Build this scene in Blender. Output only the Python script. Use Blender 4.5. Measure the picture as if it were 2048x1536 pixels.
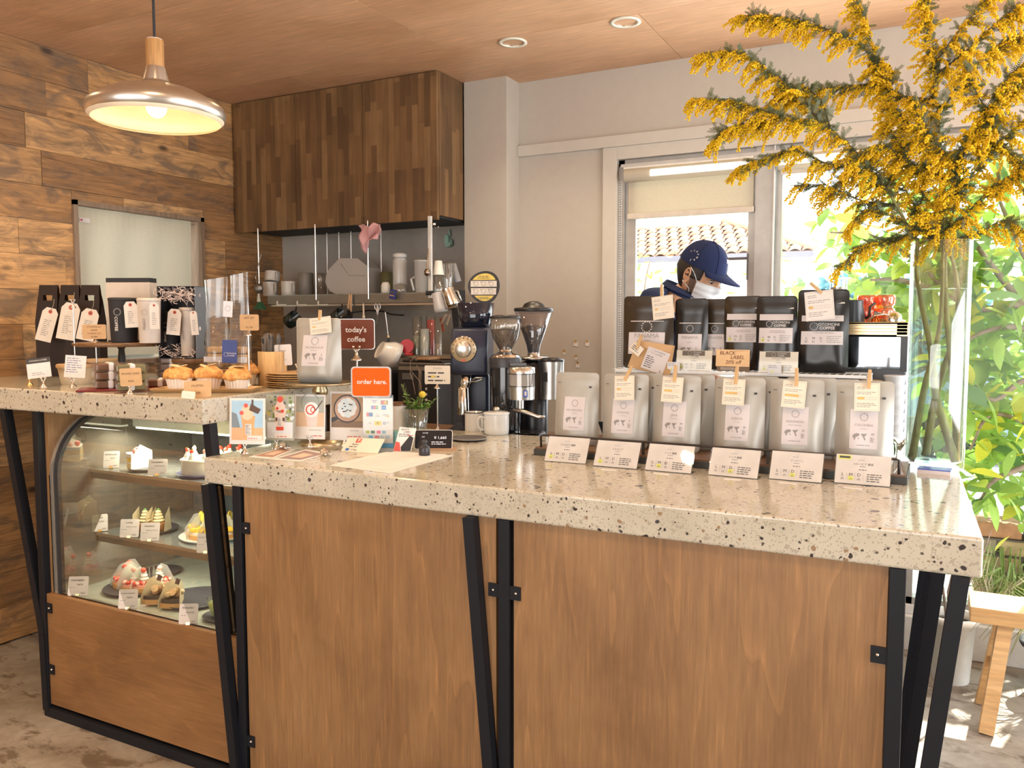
import bpy, bmesh, math, random
from math import sin, cos, pi, radians as rad
from mathutils import Vector as V, Matrix as MX, Euler
import numpy as np
for o in list(bpy.data.objects): bpy.data.objects.remove(o)
SC = bpy.context.scene
COL = SC.collection
# ---------------------------------------------------------------- camera, sky, sun, daylight, exposure
FPX = 1648.0; YAW = -0.4783; PIT = -0.07337; CAMZ = 1.4
cam = bpy.data.cameras.new('camera'); cam.lens = FPX / 2048 * 36; cam.sensor_width = 36
cam.clip_start = 0.05; cam.clip_end = 300
camo = bpy.data.objects.new('camera', cam); COL.objects.link(camo)
camo.location = (0, 0, CAMZ); camo.rotation_euler = (pi / 2 + PIT, 0, -YAW)
SC.camera = camo
SC.view_settings.view_transform = 'Standard'
SC.view_settings.look = 'None'
SC.view_settings.gamma = 1.0
SC.view_settings.exposure = 0.38
SC.view_settings.use_curve_mapping = False
SC.cycles.max_bounces = 14; SC.cycles.diffuse_bounces = 3; SC.cycles.glossy_bounces = 3
SC.cycles.transmission_bounces = 14; SC.cycles.transparent_max_bounces = 20
SC.cycles.caustics_reflective = False; SC.cycles.caustics_refractive = False
SC.cycles.sample_clamp_indirect = 4; SC.cycles.sample_clamp_direct = 0
SC.cycles.use_denoising = True
w = bpy.data.worlds.new('sky'); SC.world = w; w.use_nodes = True
nt = w.node_tree; bg = nt.nodes['Background']
tc = nt.nodes.new('ShaderNodeTexCoord'); sp = nt.nodes.new('ShaderNodeSeparateXYZ')
rp = nt.nodes.new('ShaderNodeValToRGB')
nt.links.new(tc.outputs['Generated'], sp.inputs[0]); nt.links.new(sp.outputs['Z'], rp.inputs[0])
nt.links.new(rp.outputs[0], bg.inputs[0])
rp.color_ramp.elements[0].position = 0.0; rp.color_ramp.elements[0].color = (1, 0.98, 0.95, 1)
rp.color_ramp.elements[1].position = 0.6; rp.color_ramp.elements[1].color = (0.75, 0.88, 1, 1)
bg.inputs[1].default_value = 3.2

def lamp(name, kind, energy, color, loc, rot=(0, 0, 0), **kw):
    l = bpy.data.lights.new(name, kind); l.energy = energy; l.color = color
    for k, v in kw.items(): setattr(l, k, v)
    o = bpy.data.objects.new(name, l); COL.objects.link(o); o.location = loc; o.rotation_euler = rot
    return o
lamp('sun', 'SUN', 11.0, (1, 0.95, 0.85), (0, 0, 5), (rad(-40), rad(14), 0), angle=rad(0.6))
# daylight through the shop windows behind and to the right of the camera
lamp('front_window_daylight', 'AREA', 25, (1.0, 0.95, 0.88), (-0.9, -2.35, 1.5), (rad(90), 0, 0), shape='RECTANGLE', size=3.4, size_y=1.9)
lamp('side_window_daylight', 'AREA', 56, (0.97, 0.97, 1.0), (2.15, 2.0, 1.4), (rad(90), 0, rad(90)), shape='RECTANGLE', size=2.6, size_y=2.1)
lamp('back_window_daylight', 'AREA', 32, (0.92, 0.96, 1.0), (-0.1, 3.84, 1.5), (rad(90), 0, rad(180)), shape='RECTANGLE', size=2.3, size_y=1.3)

# ---------------------------------------------------------------- helpers
_f = V((sin(YAW) * cos(PIT), cos(YAW) * cos(PIT), sin(PIT))); _r = V((cos(YAW), -sin(YAW), 0)); _d = _f.cross(_r)
CP = V((0, 0, CAMZ))
def ray(x, y): return _r * ((x - 1024) / FPX) + _d * ((y - 768) / FPX) + _f
def on(x, y, z): d = ray(x, y); return CP + d * ((z - CAMZ) / d.z)
def ony(x, y, Y): d = ray(x, y); return CP + d * (Y / d.y)
def onx(x, y, X): d = ray(x, y); return CP + d * (X / d.x)
def mpp(P): return (V(P) - CP).dot(_f) / FPX           # metres per pixel at a place

class B:
    """collects shapes, then becomes ONE mesh"""
    def __init__(s, m=None): s.v = []; s.f = []; s.mi = []; s.sm = []; s.ms = []; s.c = 0; s.M = None; (m and s.mat(m))
    def mat(s, m):
        if m not in s.ms: s.ms.append(m)
        s.c = s.ms.index(m); return s
    def add(s, vs, fs, M=None, smooth=False):
        n = len(s.v); M2 = s.M @ M if (s.M is not None and M is not None) else (M if M is not None else s.M)
        for p in vs:
            p = V(p); s.v.append(tuple(M2 @ p) if M2 is not None else tuple(p))
        for f in fs: s.f.append([i + n for i in f]); s.mi.append(s.c); s.sm.append(smooth)
        return s
    def box(s, x0, x1, y0, y1, z0, z1, bev=0, M=None, seg=2):
        if bev:
            bm = bmesh.new(); bmesh.ops.create_cube(bm, size=1)
            for v in bm.verts: v.co = V(((x0 + x1) / 2 + v.co.x * (x1 - x0), (y0 + y1) / 2 + v.co.y * (y1 - y0), (z0 + z1) / 2 + v.co.z * (z1 - z0)))
            bmesh.ops.bevel(bm, geom=bm.edges[:], offset=bev, segments=seg, profile=0.5, affect='EDGES')
            bm.verts.index_update()
            s.add([v.co.copy() for v in bm.verts], [[v.index for v in f.verts] for f in bm.faces], M); bm.free(); return s
        vs = [(x, y, z) for z in (z0, z1) for y in (y0, y1) for x in (x0, x1)]
        return s.add(vs, [(0, 2, 3, 1), (4, 5, 7, 6), (0, 1, 5, 4), (2, 6, 7, 3), (0, 4, 6, 2), (1, 3, 7, 5)], M)
    def lathe(s, prof, c=(0, 0, 0), n=24, M=None, smooth=True, cap=True, sy=1.0):
        vs = []; fs = []
        for r, z in prof:
            for k in range(n):
                a = 2 * pi * k / n; vs.append((c[0] + r * cos(a), c[1] + r * sin(a) * sy, c[2] + z))
        for i in range(len(prof) - 1):
            for k in range(n):
                a = i * n + k; b = i * n + (k + 1) % n; fs.append((a, b, b + n, a + n))
        s.add(vs, fs, M, smooth)
        if cap:
            e = len(prof) - 1
            if prof[0][0] > 1e-5: s.add(vs[:n], [tuple(range(n))[::-1]], M)
            if prof[e][0] > 1e-5: s.add(vs[e * n:], [tuple(range(n))], M)
        return s
    def cyl(s, a, b, r, r2=None, n=12, smooth=True):
        a = V(a); b = V(b); d = b - a; q = d.to_track_quat('Z', 'Y').to_matrix().to_4x4(); q.translation = a
        return s.lathe([(r, 0), (r if r2 is None else r2, d.length)], n=n, M=q, smooth=smooth)
    def tube(s, pts, r, n=6, smooth=True):
        pts = [V(p) for p in pts]; m = len(pts); rr = r if isinstance(r, (list, tuple)) else [r] * m
        vs = []; fs = []; up = None
        for i, p in enumerate(pts):
            t = (pts[min(i + 1, m - 1)] - pts[max(i - 1, 0)])
            t = t.normalized() if t.length > 1e-9 else V((0, 0, 1))
            if up is None: up = t.orthogonal().normalized()
            up = (up - t * up.dot(t)); up = up.normalized() if up.length > 1e-6 else t.orthogonal().normalized()
            w_ = t.cross(up)
            for k in range(n):
                a = 2 * pi * k / n; vs.append(p + (up * cos(a) + w_ * sin(a)) * rr[i])
        for i in range(m - 1):
            for k in range(n):
                a = i * n + k; b = i * n + (k + 1) % n; fs.append((a, b, b + n, a + n))
        fs.append(tuple(range(n))[::-1]); fs.append(tuple(range((m - 1) * n, m * n)))
        return s.add(vs, fs, None, smooth)
    def bar(s, a, b, w_, d_, up=(0, 0, 1)):
        """rectangular bar from a to b"""
        a = V(a); b = V(b); t = (b - a).normalized(); u = V(up); x = t.cross(u); x = x.normalized() if x.length > 1e-4 else V((1, 0, 0)); y = x.cross(t)
        vs = [p + x * (i * w_ / 2) + y * (j * d_ / 2) for p in (a, b) for i, j in ((-1, -1), (1, -1), (1, 1), (-1, 1))]
        return s.add(vs, [(0, 1, 2, 3), (7, 6, 5, 4), (0, 4, 5, 1), (1, 5, 6, 2), (2, 6, 7, 3), (3, 7, 4, 0)])
    def sph(s, c, r, n=12, m=8, M=None):
        if not isinstance(r, (tuple, list)): r = (r, r, r)
        vs = [(c[0], c[1], c[2] - r[2])]; fs = []
        for i in range(1, m):
            t = pi * i / m
            for k in range(n):
                a = 2 * pi * k / n; vs.append((c[0] + r[0] * sin(t) * cos(a), c[1] + r[1] * sin(t) * sin(a), c[2] - r[2] * cos(t)))
        vs.append((c[0], c[1], c[2] + r[2])); L = len(vs) - 1
        for k in range(n):
            fs.append((0, 1 + (k + 1) % n, 1 + k)); fs.append((L, L - n + k, L - n + (k + 1) % n))
        for i in range(m - 2):
            for k in range(n):
                a = 1 + i * n + k; b = 1 + i * n + (k + 1) % n; fs.append((a, b, b + n, a + n))
        return s.add(vs, fs, M, True)
    def prism(s, pts, y0, y1, M=None, smooth=False):
        """outline in the X-Z plane, thickness along Y"""
        n = len(pts); vs = [(x, y0, z) for x, z in pts] + [(x, y1, z) for x, z in pts]
        fs = [tuple(range(n)), tuple(range(2 * n - 1, n - 1, -1))] + [(i, i + n, (i + 1) % n + n, (i + 1) % n) for i in range(n)]
        return s.add(vs, fs, M, smooth)
    def flat(s, pts, z0, z1, M=None):
        n = len(pts); vs = [(x, y, z0) for x, y in pts] + [(x, y, z1) for x, y in pts]
        fs = [tuple(range(n))[::-1], tuple(range(n, 2 * n))] + [(i, (i + 1) % n, (i + 1) % n + n, i + n) for i in range(n)]
        return s.add(vs, fs, M)
    def rect(s, x0, x1, z0, z1, y=-0.0006, M=None):
        return s.add([(x0, y, z0), (x1, y, z0), (x1, y, z1), (x0, y, z1)], [(0, 1, 2, 3)], M)
    def disc(s, x, z, r, y=-0.0008, n=20, sx=1):
        return s.add([(x + r * sx * cos(2 * pi * k / n), y, z + r * sin(2 * pi * k / n)) for k in range(n)], [tuple(range(n))])
    def ring(s, x, z, r, w_, y=-0.0008, n=24):
        vs = []; fs = []
        for k in range(n):
            a = 2 * pi * k / n; vs += [(x + r * cos(a), y, z + r * sin(a)), (x + (r - w_) * cos(a), y, z + (r - w_) * sin(a))]
        for k in range(n): a = 2 * k; b = 2 * ((k + 1) % n); fs.append((a, b, b + 1, a + 1))
        return s.add(vs, fs)
    def text(s, t, x, z, size, y=-0.0008, M=None, al='CENTER', bold=0.0, shear=0, rot=0):
        c = bpy.data.curves.new('t', 'FONT'); c.body = t; c.size = size; c.align_x = al; c.align_y = 'CENTER'
        c.offset = 0 if 'M' in t else bold * size * 0.5; c.shear = shear; c.resolution_u = 2
        o = bpy.data.objects.new('t', c); COL.objects.link(o)
        dg = bpy.context.evaluated_depsgraph_get(); me = o.evaluated_get(dg).to_mesh()
        R = MX.Translation((x, y, z)) @ MX.Rotation(rot, 4, 'Y') @ MX.Rotation(pi / 2, 4, 'X')
        if M is not None: R = M @ R
        s.add([v.co.copy() for v in me.vertices], [tuple(p.vertices) for p in me.polygons], R)
        o.evaluated_get(dg).to_mesh_clear(); bpy.data.objects.remove(o); bpy.data.curves.remove(c); return s
    def lines(s, x0, x1, z0, z1, n, seed=0, al=0, y=-0.0008, th=0.35):
        """n lines of print too small to read"""
        R = random.Random(seed); h = (z1 - z0) / n
        for i in range(n):
            zc = z1 - h * (i + 0.5); L = (x1 - x0) * R.uniform(0.6, 1.0)
            a = x0 if al == 0 else (x0 + x1 - L) / 2; x = a
            while x < a + L:
                w_ = min(h * R.uniform(0.8, 2.6), a + L - x); s.rect(x, x + w_, zc - h * th / 2, zc + h * th / 2, y); x += w_ + h * 0.35
        return s
    def emblem(s, x, z, r, y=-0.0009, n=13):
        """ring of short slanting dashes"""
        for k in range(n):
            a = 2 * pi * k / n; c = V((x + r * cos(a), y, z + r * sin(a))); t = V((cos(a + 0.9), 0, sin(a + 0.9))); q = V((-t.z, 0, t.x))
            L = r * 0.17; W = r * 0.065
            s.add([c - t * L - q * W, c + t * L - q * W, c + t * L + q * W, c - t * L + q * W], [(0, 1, 2, 3)])
        return s

def mesh(b, name='m'):
    me = bpy.data.meshes.new(name); me.from_pydata(b.v, [], b.f)
    for m in b.ms: me.materials.append(m)
    if b.f:
        me.polygons.foreach_set('material_index', b.mi); me.polygons.foreach_set('use_smooth', b.sm)
    me.validate(); me.update(); return me
def obj(name, b, parent=None, label=None, kind=None):
    o = bpy.data.objects.new(name, mesh(b, name) if isinstance(b, B) else b); COL.objects.link(o); o.parent = parent
    if label: o['label'] = label
    if kind: o['kind'] = kind
    return o
def tag(o, label, cat, group=None, kind=None):
    o['label'] = label; o['category'] = cat
    if group: o['group'] = group
    if kind: o['kind'] = kind
    return o
def thing(name, label, cat, loc=(0, 0, 0), rot=0, group=None):
    o = bpy.data.objects.new(name, None); COL.objects.link(o); o.empty_display_size = 0.02
    o.location = loc; o.rotation_euler = rot if isinstance(rot, (tuple, list)) else (0, 0, rot)
    return tag(o, label, cat, group)
def solo(name, b, label, cat, loc=(0, 0, 0), rot=0, group=None, kind=None):
    o = obj(name, b); o.location = loc; o.rotation_euler = rot if isinstance(rot, (tuple, list)) else (0, 0, rot)
    return tag(o, label, cat, group, kind)
def struct(name, b, parent=None):
    o = obj(name, b, parent)
    if parent is None: o['kind'] = 'structure'
    return o
def dup(root, loc, rot, label=None, group=None, scale=None):
    r = root.copy(); COL.objects.link(r); r.location = loc; r.rotation_euler = rot if isinstance(rot, (tuple, list)) else (0, 0, rot)
    if label: r['label'] = label
    if group: r['group'] = group
    if scale: r.scale = scale
    for ch in list(root.children):
        c = ch.copy(); COL.objects.link(c); c.parent = r
        for g in ch.children: d = g.copy(); COL.objects.link(d); d.parent = c
    return r

# ---------------------------------------------------------------- materials
def nodes(name):
    m = bpy.data.materials.new(name); m.use_nodes = True; n = m.node_tree
    return m, n, n.nodes['Principled BSDF']
def N(n, t, **kw):
    x = n.nodes.new('ShaderNode' + t)
    for k, v in kw.items():
        if k.startswith('i_'): x.inputs[k[2:].replace('_', ' ')].default_value = v
        else: setattr(x, k, v)
    return x
def rgb(c): return (c[0], c[1], c[2], 1)
def srgb(h):
    h = h.lstrip('#'); v = [int(h[i:i + 2], 16) / 255 for i in (0, 2, 4)]
    return tuple(((c + 0.055) / 1.055) ** 2.4 if c > 0.04045 else c / 12.92 for c in v)
def ramp(n, src, stops):
    r = N(n, 'ValToRGB'); n.links.new(src, r.inputs[0]); e = r.color_ramp.elements
    e[0].position = stops[0][0]; e[0].color = rgb(stops[0][1]); e[1].position = stops[-1][0]; e[1].color = rgb(stops[-1][1])
    for p, c in stops[1:-1]: q = e.new(p); q.color = rgb(c)
    return r.outputs[0]
def coords(n, scale=(1, 1, 1), kind='Object', rot=(0, 0, 0)):
    t = N(n, 'TexCoord'); m = N(n, 'Mapping'); m.inputs['Scale'].default_value = scale; m.inputs['Rotation'].default_value = rot
    n.links.new(t.outputs[kind], m.inputs[0]); return m.outputs[0]
def noise(n, vec, scale=5, detail=4, rough=0.5, dist=0):
    x = N(n, 'TexNoise'); x.inputs['Scale'].default_value = scale; x.inputs['Detail'].default_value = detail
    x.inputs['Roughness'].default_value = rough; x.inputs['Distortion'].default_value = dist
    n.links.new(vec, x.inputs['Vector']); return x.outputs[0]
def mix(n, a, b, f, mode='MIX'):
    x = N(n, 'Mix', data_type='RGBA', blend_type=mode)
    for i, v in ((0, f), (6, a), (7, b)):
        if hasattr(v, 'links'): n.links.new(v, x.inputs[i])
        else: x.inputs[i].default_value = v if i == 0 else rgb(v)
    return x.outputs[2]
def bump(n, p, h, s=0.2, d=0.01):
    b = N(n, 'Bump'); b.inputs['Strength'].default_value = s; b.inputs['Distance'].default_value = d
    n.links.new(h, b.inputs['Height']); n.links.new(b.outputs[0], p.inputs['Normal'])
_mc = {}
def P(c, rough=0.5, metal=0, var=0.06, name='paint', emit=0, spec=0.5, sss=0, bmp=0, coat=0, key=None):
    """plain material with a faint procedural mottling"""
    if isinstance(c, str): c = srgb(c)
    k = (tuple(c), rough, metal, var, emit, spec, bmp, coat)
    if k in _mc: return _mc[k]
    m, n, p = nodes(name); v = coords(n)
    ns = noise(n, v, 22, 2)
    col = ramp(n, ns, [(0.3, [x * (1 - var) for x in c]), (0.7, [min(1, x * (1 + var)) for x in c])])
    n.links.new(col, p.inputs['Base Color'])
    p.inputs['Roughness'].default_value = rough; p.inputs['Metallic'].default_value = metal
    p.inputs['Specular IOR Level'].default_value = spec; p.inputs['Coat Weight'].default_value = coat
    if bmp: bump(n, p, noise(n, v, 260, 2), bmp, 0.002)
    if emit: p.inputs['Emission Strength'].default_value = emit; p.inputs['Emission Color'].default_value = rgb(c)
    _mc[k] = m; return m
def wood(name, c1, c2, c3, axis='z', scale=1.0, rough=0.5, rnd=False, ring=False, kind='Object', bmp=0.1, coat=0):
    m, n, p = nodes(name); s = {'x': (1.2, 14, 14), 'y': (14, 1.2, 14), 'z': (14, 14, 1.2)}[axis]
    v = coords(n, tuple(a * scale for a in s), kind)
    if rnd:
        oi = N(n, 'ObjectInfo'); ad = N(n, 'VectorMath', operation='ADD'); sc = N(n, 'VectorMath', operation='SCALE'); sc.inputs['Scale'].default_value = 37
        cm = N(n, 'CombineXYZ')
        for q in range(3): n.links.new(oi.outputs['Random'], cm.inputs[q])
        n.links.new(cm.outputs[0], sc.inputs[0]); n.links.new(v, ad.inputs[0]); n.links.new(sc.outputs[0], ad.inputs[1]); v = ad.outputs[0]
    a = noise(n, v, 1.3, 8, 0.62, 0.8); b = noise(n, v, 6, 5, 0.6, 0.3)
    ca = ramp(n, a, [(0.3, c1), (0.5, c2), (0.72, c3)])
    cb = ramp(n, b, [(0.3, (0.72, 0.72, 0.72)), (0.65, (1.12, 1.12, 1.12))])
    n.links.new(mix(n, ca, cb, 0.8, 'MULTIPLY'), p.inputs['Base Color']); p.inputs['Roughness'].default_value = rough
    p.inputs['Coat Weight'].default_value = coat
    if bmp: bump(n, p, b, bmp, 0.003)
    return m
def glassy(name, tint=(1, 1, 1), clear=0.9, rough=0.03, gloss=0.12, fk=1.0):
    """thin clear sheet: light passes straight through, with fresnel reflection"""
    m = bpy.data.materials.new(name); m.use_nodes = True; n = m.node_tree; n.nodes.clear()
    o = N(n, 'OutputMaterial'); t = N(n, 'BsdfTransparent'); g = N(n, 'BsdfGlossy'); x = N(n, 'MixShader'); fr = N(n, 'Fresnel'); d = N(n, 'BsdfDiffuse'); y = N(n, 'MixShader')
    t.inputs[0].default_value = rgb(tint); g.inputs['Roughness'].default_value = rough; ge = N(n, 'NewGeometry'); iv = N(n, 'Math', operation='MULTIPLY_ADD'); iv.inputs[1].default_value = 1 / 1.4 - 1.4; iv.inputs[2].default_value = 1.4; n.links.new(ge.outputs['Backfacing'], iv.inputs[0]); n.links.new(iv.outputs[0], fr.inputs[0])
    d.inputs[0].default_value = rgb([0.5 + 0.5 * c for c in tint]); y.inputs[0].default_value = 1 - clear
    mu = N(n, 'Math', operation='MULTIPLY_ADD'); mu.inputs[1].default_value = fk; mu.inputs[2].default_value = gloss * 0.25
    n.links.new(fr.outputs[0], mu.inputs[0]); n.links.new(mu.outputs[0], x.inputs[0])
    n.links.new(t.outputs[0], y.inputs[1]); n.links.new(d.outputs[0], y.inputs[2])
    n.links.new(y.outputs[0], x.inputs[1]); n.links.new(g.outputs[0], x.inputs[2]); n.links.new(x.outputs[0], o.inputs[0]); return m
def realglass(name, tint=(1, 1, 1), ior=1.45, rough=0):
    m = bpy.data.materials.new(name); m.use_nodes = True; n = m.node_tree; n.nodes.clear()
    o = N(n, 'OutputMaterial'); g = N(n, 'BsdfGlass'); g.inputs['Color'].default_value = rgb(tint); g.inputs['IOR'].default_value = ior; g.inputs['Roughness'].default_value = rough
    n.links.new(g.outputs[0], o.inputs[0]); return m
def terrazzo():
    m, n, p = nodes('terrazzo'); v = coords(n)
    base = ramp(n, noise(n, v, 9, 4), [(0.3, (0.47, 0.43, 0.345)), (0.7, (0.55, 0.51, 0.42))]); col = base
    for sc, lo, thr, c in ((190, 0.30, 0.40, (0.36, 0.325, 0.26)), (95, 0.25, 0.60, (0.39, 0.35, 0.28)), (150, 0.25, 0.92, (0.10, 0.085, 0.07)), (62, 0.18, 0.93, (0.30, 0.20, 0.12)), (46, 0.23, 0.94, (0.045, 0.035, 0.035)), (80, 0.25, 0.91, (0.05, 0.04, 0.04)), (30, 0.22, 0.955, (0.06, 0.055, 0.06))):
        wv = N(n, 'VectorMath', operation='ADD'); nz = N(n, 'TexNoise'); nz.inputs['Scale'].default_value = sc * 0.5; nz.inputs['Detail'].default_value = 1
        n.links.new(v, nz.inputs['Vector']); s2 = N(n, 'VectorMath', operation='SCALE'); s2.inputs['Scale'].default_value = 0.9 / sc
        n.links.new(nz.outputs['Color'], s2.inputs[0]); n.links.new(v, wv.inputs[0]); n.links.new(s2.outputs[0], wv.inputs[1])
        x = N(n, 'TexVoronoi'); x.inputs['Scale'].default_value = sc; n.links.new(wv.outputs[0], x.inputs['Vector'])
        se = N(n, 'SeparateColor'); n.links.new(x.outputs['Color'], se.inputs[0])
        a = N(n, 'Math', operation='GREATER_THAN'); a.inputs[1].default_value = thr; n.links.new(se.outputs[0], a.inputs[0])
        ml = N(n, 'Math', operation='MULTIPLY'); ml.inputs[1].default_value = lo * 2.0; n.links.new(se.outputs[1], ml.inputs[0])
        b_ = N(n, 'Math', operation='LESS_THAN'); n.links.new(x.outputs['Distance'], b_.inputs[0]); n.links.new(ml.outputs[0], b_.inputs[1])
        f = N(n, 'Math', operation='MULTIPLY'); n.links.new(a.outputs[0], f.inputs[0]); n.links.new(b_.outputs[0], f.inputs[1])
        col = mix(n, col, c, f.outputs[0])
    n.links.new(col, p.inputs['Base Color']); p.inputs['Roughness'].default_value = 0.11; p.inputs['Specular IOR Level'].default_value = 0.6
    return m
def laminate():
    """butcher-block strips, upright, in the door's own plane"""
    m, n, p = nodes('laminated_walnut'); t = N(n, 'TexCoord'); sep = N(n, 'SeparateXYZ'); n.links.new(t.outputs['Object'], sep.inputs[0])
    a = N(n, 'Math', operation='ADD'); n.links.new(sep.outputs[0], a.inputs[0]); n.links.new(sep.outputs[1], a.inputs[1])
    cb = N(n, 'CombineXYZ'); n.links.new(sep.outputs[2], cb.inputs[0]); n.links.new(a.outputs[0], cb.inputs[1])
    br = N(n, 'TexBrick'); br.inputs['Scale'].default_value = 1; br.inputs['Mortar Size'].default_value = 0.0004; br.inputs['Brick Width'].default_value = 0.31; br.inputs['Row Height'].default_value = 0.036
    br.offset = 0.37; br.offset_frequency = 3; br.squash = 0.7; br.squash_frequency = 2
    br.inputs['Color1'].default_value = (0, 0, 0, 1); br.inputs['Color2'].default_value = (1, 1, 1, 1); br.inputs['Mortar'].default_value = (0.3, 0.3, 0.3, 1); br.inputs['Bias'].default_value = -0.1
    n.links.new(cb.outputs[0], br.inputs[0])
    c = ramp(n, br.outputs[0], [(0, (0.14, 0.075, 0.033)), (0.35, (0.20, 0.110, 0.046)), (0.7, (0.255, 0.142, 0.060)), (1, (0.32, 0.19, 0.085))])
    v = coords(n, (22, 22, 1.6)); g = ramp(n, noise(n, v, 2, 6, 0.6, 0.4), [(0.25, (0.62, 0.62, 0.62)), (0.7, (1.12, 1.12, 1.12))])
    g2 = ramp(n, noise(n, coords(n, (1.5, 1.5, 1)), 3, 3), [(0.3, (0.75, 0.75, 0.75)), (0.7, (1.15, 1.12, 1.1))])
    n.links.new(mix(n, mix(n, c, g, 0.9, 'MULTIPLY'), g2, 1.0, 'MULTIPLY'), p.inputs['Base Color']); p.inputs['Roughness'].default_value = 0.5
    return m
def plank_mat():
    m, n, p = nodes('reclaimed_planks'); t = N(n, 'TexCoord'); oi = N(n, 'ObjectInfo')
    sc = N(n, 'CombineXYZ')
    for q in range(3): n.links.new(oi.outputs['Random'], sc.inputs[q])
    s2 = N(n, 'VectorMath', operation='SCALE'); s2.inputs['Scale'].default_value = 53; n.links.new(sc.outputs[0], s2.inputs[0])
    ad = N(n, 'VectorMath', operation='ADD'); n.links.new(t.outputs['Object'], ad.inputs[0]); n.links.new(s2.outputs[0], ad.inputs[1])
    def mp(s):
        q = N(n, 'Mapping'); q.inputs['Scale'].default_value = s; n.links.new(ad.outputs[0], q.inputs[0]); return q.outputs[0]
    grain = noise(n, mp((8, 2.0, 26)), 2.2, 8, 0.65, 0.6); fine = noise(n, mp((10, 5, 130)), 2.0, 4, 0.6, 0.2); blotch = noise(n, mp((3, 3.0, 7)), 1.6, 5, 0.62, 0.9)
    tone = ramp(n, oi.outputs['Random'], [(0.0, (0.34, 0.175, 0.07)), (0.3, (0.55, 0.29, 0.11)), (0.55, (0.70, 0.41, 0.18)), (0.8, (0.58, 0.32, 0.13)), (1.0, (0.31, 0.155, 0.06))])
    g = ramp(n, grain, [(0.28, (0.40, 0.36, 0.32)), (0.48, (0.90, 0.90, 0.90)), (0.68, (1.30, 1.30, 1.30))])
    c = mix(n, tone, g, 0.9, 'MULTIPLY')
    c = mix(n, c, ramp(n, fine, [(0.3, (0.8, 0.8, 0.8)), (0.65, (1.08, 1.08, 1.08))]), 0.8, 'MULTIPLY')
    st = ramp(n, blotch, [(0.47, (0, 0, 0)), (0.64, (1, 1, 1))]); c = mix(n, c, (0.13, 0.095, 0.07), mix(n, (0, 0, 0), (0.75, 0.75, 0.75), st))
    kn = N(n, 'TexVoronoi'); kn.inputs['Scale'].default_value = 1.0; n.links.new(mp((3.5, 3.4, 7.5)), kn.inputs['Vector'])
    kf = ramp(n, kn.outputs['Distance'], [(0.05, (0.9, 0.9, 0.9)), (0.14, (0, 0, 0))]); c = mix(n, c, (0.045, 0.025, 0.014), kf)
    n.links.new(c, p.inputs['Base Color']); p.inputs['Roughness'].default_value = 0.62; bump(n, p, fine, 0.35, 0.004); return m
def floor_mat():
    m, n, p = nodes('worn_mortar_floor'); v = coords(n, (1, 1, 1)); a = noise(n, v, 3.2, 8, 0.62, 0.6); b = noise(n, v, 26, 6, 0.6)
    vs = coords(n, (3, 6, 1), rot=(0, 0, 0.5)); s = noise(n, vs, 1.8, 9, 0.66, 0.4)
    c = ramp(n, a, [(0.32, (0.20, 0.155, 0.11)), (0.5, (0.30, 0.25, 0.195)), (0.7, (0.40, 0.35, 0.29))])
    c = mix(n, c, (0.12, 0.08, 0.048), ramp(n, s, [(0.53, (0, 0, 0)), (0.60, (0.8, 0.8, 0.8))]))
    c = mix(n, c, ramp(n, b, [(0.3, (0.82, 0.82, 0.82)), (0.7, (1.1, 1.1, 1.1))]), 0.8, 'MULTIPLY')
    n.links.new(c, p.inputs['Base Color']); p.inputs['Roughness'].default_value = 0.6; bump(n, p, b, 0.15, 0.004); return m
def fabric(c, name='fabric', tr=0.0):
    m, n, p = nodes(name); v = coords(n); a = noise(n, v, 300, 2)
    if isinstance(c, str): c = srgb(c)
    n.links.new(ramp(n, a, [(0.3, [x * 0.9 for x in c]), (0.7, [min(1, x * 1.08) for x in c])]), p.inputs['Base Color'])
    p.inputs['Roughness'].default_value = 0.9; p.inputs['Specular IOR Level'].default_value = 0.15; bump(n, p, a, 0.2, 0.001)
    if tr:
        o = n.nodes['Material Output']; t = N(n, 'BsdfTranslucent'); t.inputs[0].default_value = rgb(c); x = N(n, 'MixShader'); x.inputs[0].default_value = tr
        n.links.new(p.outputs[0], x.inputs[1]); n.links.new(t.outputs[0], x.inputs[2]); n.links.new(x.outputs[0], o.inputs[0])
    return m
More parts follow.
